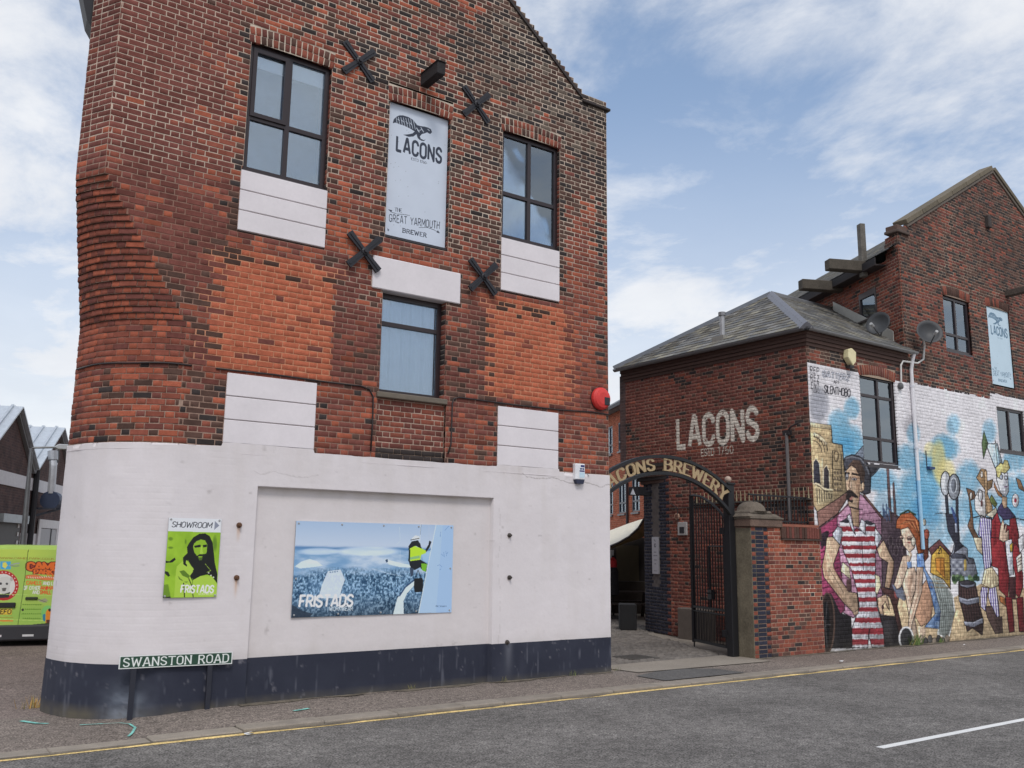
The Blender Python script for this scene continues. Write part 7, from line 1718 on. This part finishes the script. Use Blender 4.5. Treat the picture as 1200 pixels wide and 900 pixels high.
b = MB(); c0 = wp(-.05, 3.28, .45); b.tube([c0-wd*.42, c0+wd*.1], .30, 14, c=P(46, 56, 78)); b.bar(wp(-.8, 2.75, .1), wp(.15, 3.05, .7), .06, c=P(50, 54, 64)); b.bar(wp(-.7, 3.0, .1), wp(-.7, 3.0, .7), .06, c=P(50, 54, 64)); b.build('extractor_fan', m_paint, WH)
b = MB(); b.tube([c0+wd*.1, c0+wd*.55], [.13, .13], 10, c=P(196, 196, 196)); b.tube([c0+wd*.55, c0+wd*.95], [.16, .10], 10, c=P(176, 176, 176)); b.tube([wp(-.38, 3.5, .45), wp(-.36, 4.4, .42), wp(-.3, 4.78, .35)], .12, 10, c=P(166, 168, 172)); b.tube([wp(-.32, 4.6, .38), wp(-.3, 4.9, .35)], .16, 10, c=P(150, 152, 156)); b.build('flue', m_metal, WH)
b = MB(); b.prism([(.26*math.cos(a)*.7, .26*math.sin(a)*1.5) for a in np.linspace(0, 2*PI, 17)[:-1]], wp(1.6, 4.92, 0), wd, (0, 0, 1), wn*.06, c=P(196, 194, 194)); b.prism([(.13*math.cos(a), .13*math.sin(a)*2) for a in np.linspace(0, 2*PI, 17)[:-1]], wp(1.6, 4.92, .02), wd, (0, 0, 1), wn*.06, c=P(24, 24, 26)); b.build('oval_vent', m_paint, WH)
LP_ = thing('street_lamp', 'slim grey street lamp with horizontal arm above the side street', 'street lamp', (3.5, 26.77, 0))
b = MB(); G_ = P(110, 112, 116); b.tube([(3.55, 26.77, -.1), (3.55, 26.77, 1.2), (3.5, 26.77, 4.36)], [.09, .085, .045], 10, c=G_); b.build('column', m_metal, LP_)
b = MB(); b.tube([(3.49, 26.77, 4.30), (3.55, 26.76, 4.37), (4.02, 26.69, 4.41)], .028, 8, c=G_); b.build('arm', m_metal, LP_)
b = MB(); b.prism([(0, -.02), (.12, -.07), (.62, -.05), (.66, .0), (.5, .07), (.12, .07)], (4.0, 26.62, 4.43), (1, -.12, 0), (0, 0, 1), (.02, .16, 0), c=P(176, 180, 184)); b.build('lamp_head', m_paint, LP_, bevel=.015)
# van seen from behind
VN_ = thing('parked_van', 'lime green van covered in animal park advertising, parked in the side street', 'van', (2.887, 20.71, -.09))
vx = np.array([.973, -.231, 0]); vy = np.array([.231, .973, 0]); vo = np.array([2.887, 20.71, -.09]); VP_ = lambda x, y, z: vo+vx*x+vy*y+np.array([0, 0, z])
LG = P(150, 178, 74)
prof = [(.02, .38), (0, .9), (.02, 1.55), (.10, 1.85), (.30, 1.935), (2.4, 1.95), (2.85, 1.86), (3.35, 1.28), (4.05, 1.05), (4.25, .80), (4.28, .38)]
b = MB(); hw = .83
def ring(x, inset): return [VP_(x, yy, .38+(z-.38)*(1-(.02 if inset else 0))) for yy, z in prof]
secs = [(-hw, .0), (-hw+.05, .05), (hw-.05, .05), (hw, .0)]
V = []; n = len(prof)
for xx, gr in ((-hw, 0), (-hw+.07, 1), (hw-.07, 1), (hw, 0)):
    for yy, z in prof: 
        tz = (z-.9)/1.05 if z > .9 else 0
        V.append(VP_(xx*(1-.09*max(0, tz)), yy+(.0 if gr else (.06 if yy < .2 else -.06 if yy > 4 else 0)), z-(0 if gr else (.06 if z > 1.8 else 0))))
F = [(i*n+j, i*n+j+1, i*n+n+j+1, i*n+n+j) for i in range(3) for j in range(n-1)]+[tuple(range(n))[::-1], tuple(range(3*n, 4*n))]+[(i*n, i*n+n, i*n+2*n-1, i*n+n-1) for i in range(3)]
b.add(V, F, c=LG); b.build('body', m_paint, VN_)
cv = Canvas(300, 270, bilin((-92, 112), (492, 106), (455, 618), (-150, 640)), (158, 188, 84))
def van_art():
    K = (52, 56, 40); Y = (206, 206, 80); OR = (226, 104, 40); RDk = (176, 44, 44); W = (216, 220, 206)
    n = vn.f(cv.U*3, cv.Vv*3, 4); cv.a += ((n-.5)*30)[..., None]*np.array([1, .7, .3]); cv.soft(60, 130, 300, 60, (186, 206, 84), .7); cv.soft(240, 560, 200, 70, (134, 176, 78), .7); cv.soft(90, 350, 90, 200, (148, 186, 92), .5)
    ex = np.array([1, .0]); tx = lambda t, x, y, h, fit, c, wt=.16, **kw: cv.text(t, (x, y), ex*h*.8, (0, -h), wt, c, fit=fit, **kw)
    tx('WWW.CAMELPARK.CO.UK', 5, 178, 12, 350, (150, 130, 50), .16)
    cv.poly([(5, 196), (72, 196), (72, 250), (5, 250)], (70, 160, 200)); cv.poly([(20, 205), (40, 200), (52, 222), (36, 246), (18, 232)], (220, 206, 90)); cv.line([(60, 226), (95, 212), (130, 206)], 9, (150, 160, 150)); cv.line([(70, 224), (100, 228), (128, 224)], 6, (120, 130, 120))
    cv.ell(25, 362, 100, 104, RDk); cv.ell(25, 362, 76, 80, (206, 206, 200))
    cv.poly([(-10, 330), (10, 305), (50, 300), (86, 315), (70, 350), (62, 400), (30, 425), (0, 405), (-14, 370)], (196, 196, 190)); cv.ell(8, 350, 9, 9, (60, 60, 60)); cv.ell(48, 350, 8, 8, (60, 60, 60)); cv.poly([(15, 380), (45, 378), (40, 400), (20, 402)], (90, 86, 82)); cv.poly([(-20, 420), (30, 420), (70, 405), (60, 445), (-10, 450)], (46, 46, 46)); cv.ell(78, 318, 10, 14, (176, 170, 164))
    for k in range(12): a = -2.2+k*.27; cv.ell(25+88*math.cos(a), 362+92*math.sin(a), 4, 5, (230, 190, 180))
    cv.poly([(176, 212), (260, 196), (330, 200), (400, 196), (430, 240), (400, 262), (360, 285), (300, 282), (225, 280), (196, 250)], (150, 40, 30), .85)
    tx('CAMEL', 184, 252, 50, 240, OR, .26, gap=.12, outline=(90, 30, 24)); tx('PARK', 226, 280, 30, 120, OR, .26, gap=.12, outline=(90, 30, 24)); tx('ZOO', 306, 294, 16, 60, OR, .2)
    cv.poly([(170, 290), (230, 282), (300, 300), (400, 292), (400, 316), (300, 322), (220, 310), (170, 312)], (212, 120, 70), 1, (120, 40, 30), 2); 
    for k in range(14): cv.line([(185+15*k, 296+4*math.sin(k*.6)), (191+15*k, 306+4*math.sin(k*.6))], 4, (240, 226, 200))
    tx('CAMELS', 176, 353, 24, 96, OR, .2); tx('AND LOTS', 285, 353, 22, 110, W, .2); tx('OF OTHER', 158, 388, 24, 106, W, .2); tx('ANIMALS', 268, 386, 24, 120, (214, 70, 40), .2); tx('AND', 216, 416, 22, 44, W, .2); tx('SMALL PETS', 266, 416, 24, 140, (214, 70, 40), .2)
    cv.line([(-150, 420), (470, 426)], 3, (176, 206, 110)); cv.line([(-150, 592), (470, 600)], 3, (190, 214, 110))
    for k, (a, b_) in enumerate(((150, 130), (172, 96), (140, 150), (160, 110))): cv.line([(a, 492+32*k), (a+b_, 488+32*k)], 5, (110, 150, 50), .8); 
    for k in range(4):
        for j in range(9): cv.line([(152+14*j, 490+31*k), (160+14*j, 490+31*k)], 6, (92, 128, 44))
    cv.ell(152, 527, 9, 9, K); cv.poly([(250, 462), (300, 444), (322, 462), (292, 476)], (150, 150, 120)); cv.line([(250, 450), (310, 472)], 4, (90, 90, 80))
    cv.poly([(-150, 575), (90, 578), (90, 584), (-150, 584)], (150, 150, 60)); cv.poly([(-150, 602), (90, 598), (90, 606), (-150, 612)], (220, 120, 50))
    cv.ell(320, 545, 44, 52, (110, 190, 110), .7); cv.poly([(306, 540), (316, 520), (338, 528), (342, 580), (336, 620), (306, 612)], (226, 130, 40)); cv.ell(332, 524, 10, 11, (60, 40, 34)); cv.poly([(286, 556), (304, 550), (304, 604), (288, 596)], (50, 120, 150)); cv.poly([(310, 590), (340, 590), (336, 622), (312, 622)], (90, 50, 40))
    cv.line([(186, 106), (150, 430), (120, 640)], 4, (60, 84, 30)); cv.poly([(220, 624), (330, 612), (330, 626), (220, 632)], (50, 60, 40))
van_art()
o = VP_(-.80, -.035, .40); cv.grid_mesh('rear_doors', o, vx*1.60, VP_(-.80, .00, 1.86)-o, m_print, VN_)
b = MB(); b.obox(VP_(-.84, -.10, .10), vx*1.68, vy*.25, (0, 0, .30), c=P(46, 46, 50)); b.build('bumper', m_paint, VN_, bevel=.03)
b = MB(); b.obox(VP_(-.5, -.105, .18), vx*.16, vy*.02, (0, 0, .04), c=P(190, 190, 190)); b.obox(VP_(.02, -.105, .18), vx*.20, vy*.02, (0, 0, .04), c=P(190, 190, 190)); b.build('bumper_reflector', m_paint, VN_)
cv = Canvas(96, 22, board_map(.52, .11), (222, 182, 66)); cv.text('AU57 EFO', (.02, .018), (.07, 0), (0, .075), .17, (44, 40, 34), fit=.48)
board('number_plate', VP_(-.73, -.035, .60), vx*.52, (0, 0, .11), cv, .015, P(200, 170, 60), VN_)
b = MB(); b.obox(VP_(-.80, -.06, .73), vx*.64, vy*.08, (0, 0, .10), c=P(30, 30, 32)); b.build('plate_light_bar', m_paint, VN_, bevel=.01)
b = MB(); b.obox(VP_(.0, -.05, .88), vx*.22, vy*.06, (0, 0, .055), c=P(44, 52, 30)); b.build('door_handle', m_paint, VN_, bevel=.01)
b = MB(); b.obox(VP_(-.19, .05, 1.80), vx*.16, vy*.03, (0, 0, .035), c=P(110, 44, 40)); b.build('brake_light', m_paint, VN_)
for s in (-1, 1): b = MB(); b.obox(VP_(s*.80-.04, -.01, .75), vx*.08, vy*.08, (0, 0, .55), c=P(150, 36, 36)); b.build('tail_light', m_paint, VN_, bevel=.01)
for s in (-1, 1):
    for yy in (.75, 3.45):
        b = MB(); b.lathe([(.16, -.09), (.30, -.10), (.32, -.06), (.32, .06), (.30, .10), (.16, .09)], VP_(s*.74, yy, .32), 20, ax=vx, c=P(30, 30, 32)); w = b.build('wheel', m_matte, VN_); b = MB(); b.lathe([(.20, 0), (.18, .025), (.05, .03)], VP_(s*.84, yy, .32), 14, ax=vx*s, c=P(120, 120, 122)); b.build('rim', m_metal, w)
b = MB(); b.obox(VP_(-.78, .2, .16), vx*1.56, vy*3.9, (0, 0, .24), c=P(24, 24, 26)); b.build('underbody', m_matte, VN_)

# ------------------------------------------------------------------ small things on the ground
def tuft(x, y, z, n, h, lab, col=(92, 112, 62)):
    b = MB()
    for i in range(n):
        a = rs.rand()*2*PI; r = rs.rand()*h*.8; hh = h*(.4+.8*rs.rand()); lean = rs.uniform(-.5, .5, 2)*hh; p = np.array([x+r*math.cos(a)*1.6, y-abs(r*math.sin(a))*.5, z]); q = p+np.array([lean[0], lean[1]-.02, hh]); m_ = (p+q)/2+np.array([lean[0]*.1, 0, hh*.1]); w = np.array([math.cos(a+1), math.sin(a+1), 0])*h*.035
        g = rs.uniform(.7, 1.3); cc = np.array(P(*col))*g if rs.rand() > .2 else np.array(P(150, 140, 90))*g
        b.add([p-w, p+w, m_+w*.8, m_-w*.8, q], [(0, 1, 2, 3), (3, 2, 4)], c=cc)
    o = b.build('weed_tuft', m_matte, None, recalc=False); tag(o, lab, 'weed', 'weeds along the walls')
tuft(18.55, YF-.03, 0, 60, .22, 'green weed tuft at the foot of the painted seated woman')
tuft(19.5, YF-.03, 0, 26, .12, 'low weeds under the painted shell on the mural wall')
tuft(9.2, YF-.05, 0, 18, .09, 'small weed at the right end of the dark plinth', (104, 112, 70)); tuft(7.9, YF-.05, 0, 14, .08, 'small weed below the bolts on the dark plinth', (110, 108, 70)); tuft(6.4, YF+.02, 0, 16, .07, 'small weed under the forest poster at the plinth foot', (110, 108, 70))
tuft(2.02, 12.85, -.09, 50, .16, 'dry straw coloured weeds at the side street end of the plinth', (170, 138, 84)); tuft(10.15, YF+.05, 0, 14, .08, 'small weed just inside the yard passage corner', (100, 104, 76))
def litter(p, s, lab, c=(214, 214, 212)):
    b = MB(); V = [(p[0]+rs.uniform(-s, s), p[1]+rs.uniform(-s*.5, s*.5), p[2]+.004+rs.rand()*s*.5) for _ in range(7)]
    b.add(V, [(0, 1, 2), (1, 3, 2), (2, 3, 4), (3, 5, 4), (4, 5, 6)], c=P(*c)); tag(b.build('litter', m_matte, None, recalc=False), lab, 'litter', 'litter along the kerb')
litter((3.55, 9.66, -.032), .06, 'crumpled white litter by the kerb below the street name sign'); litter((14.31, 10.14, .004), .09, 'flattened white litter on the kerb below the mural'); litter((19.3, 10.6, .004), .07, 'white litter on the kerb far along the mural')
mk = mat('survey spray paint', P(112, 170, 160), rough=.95, n1=(9, .3), n2=(60, .3), bump=None)
b = MB()
def mark(pts, w, z):
    for a, c in zip(pts[:-1], pts[1:]):
        a = np.array(a, float); c = np.array(c, float); d = c-a; d /= np.linalg.norm(d); n = np.array([-d[1], d[0]])*w*rs.uniform(.5, 1.2); 
        zz = lambda q: z+float(drop(np.array(q[0]), 0)); b.add([(*(a+n), zz(a)), (*(c+n), zz(c)), (*(c-n), zz(c)), (*(a-n), zz(a))], [(0, 1, 2, 3)])
mark([(2.25, 11.35), (2.46, 11.24), (2.62, 11.14), (2.69, 11.0), (2.69, 10.75), (2.60, 10.5), (2.53, 10.36)], .012, .008); mark([(1.75, 11.95), (1.88, 11.70), (1.98, 11.62)], .03, .006); mark([(4.40, 10.55), (4.52, 10.58), (4.62, 10.62)], .03, .008)
structure(b.build('paint_mark', mk, pave, recalc=False))
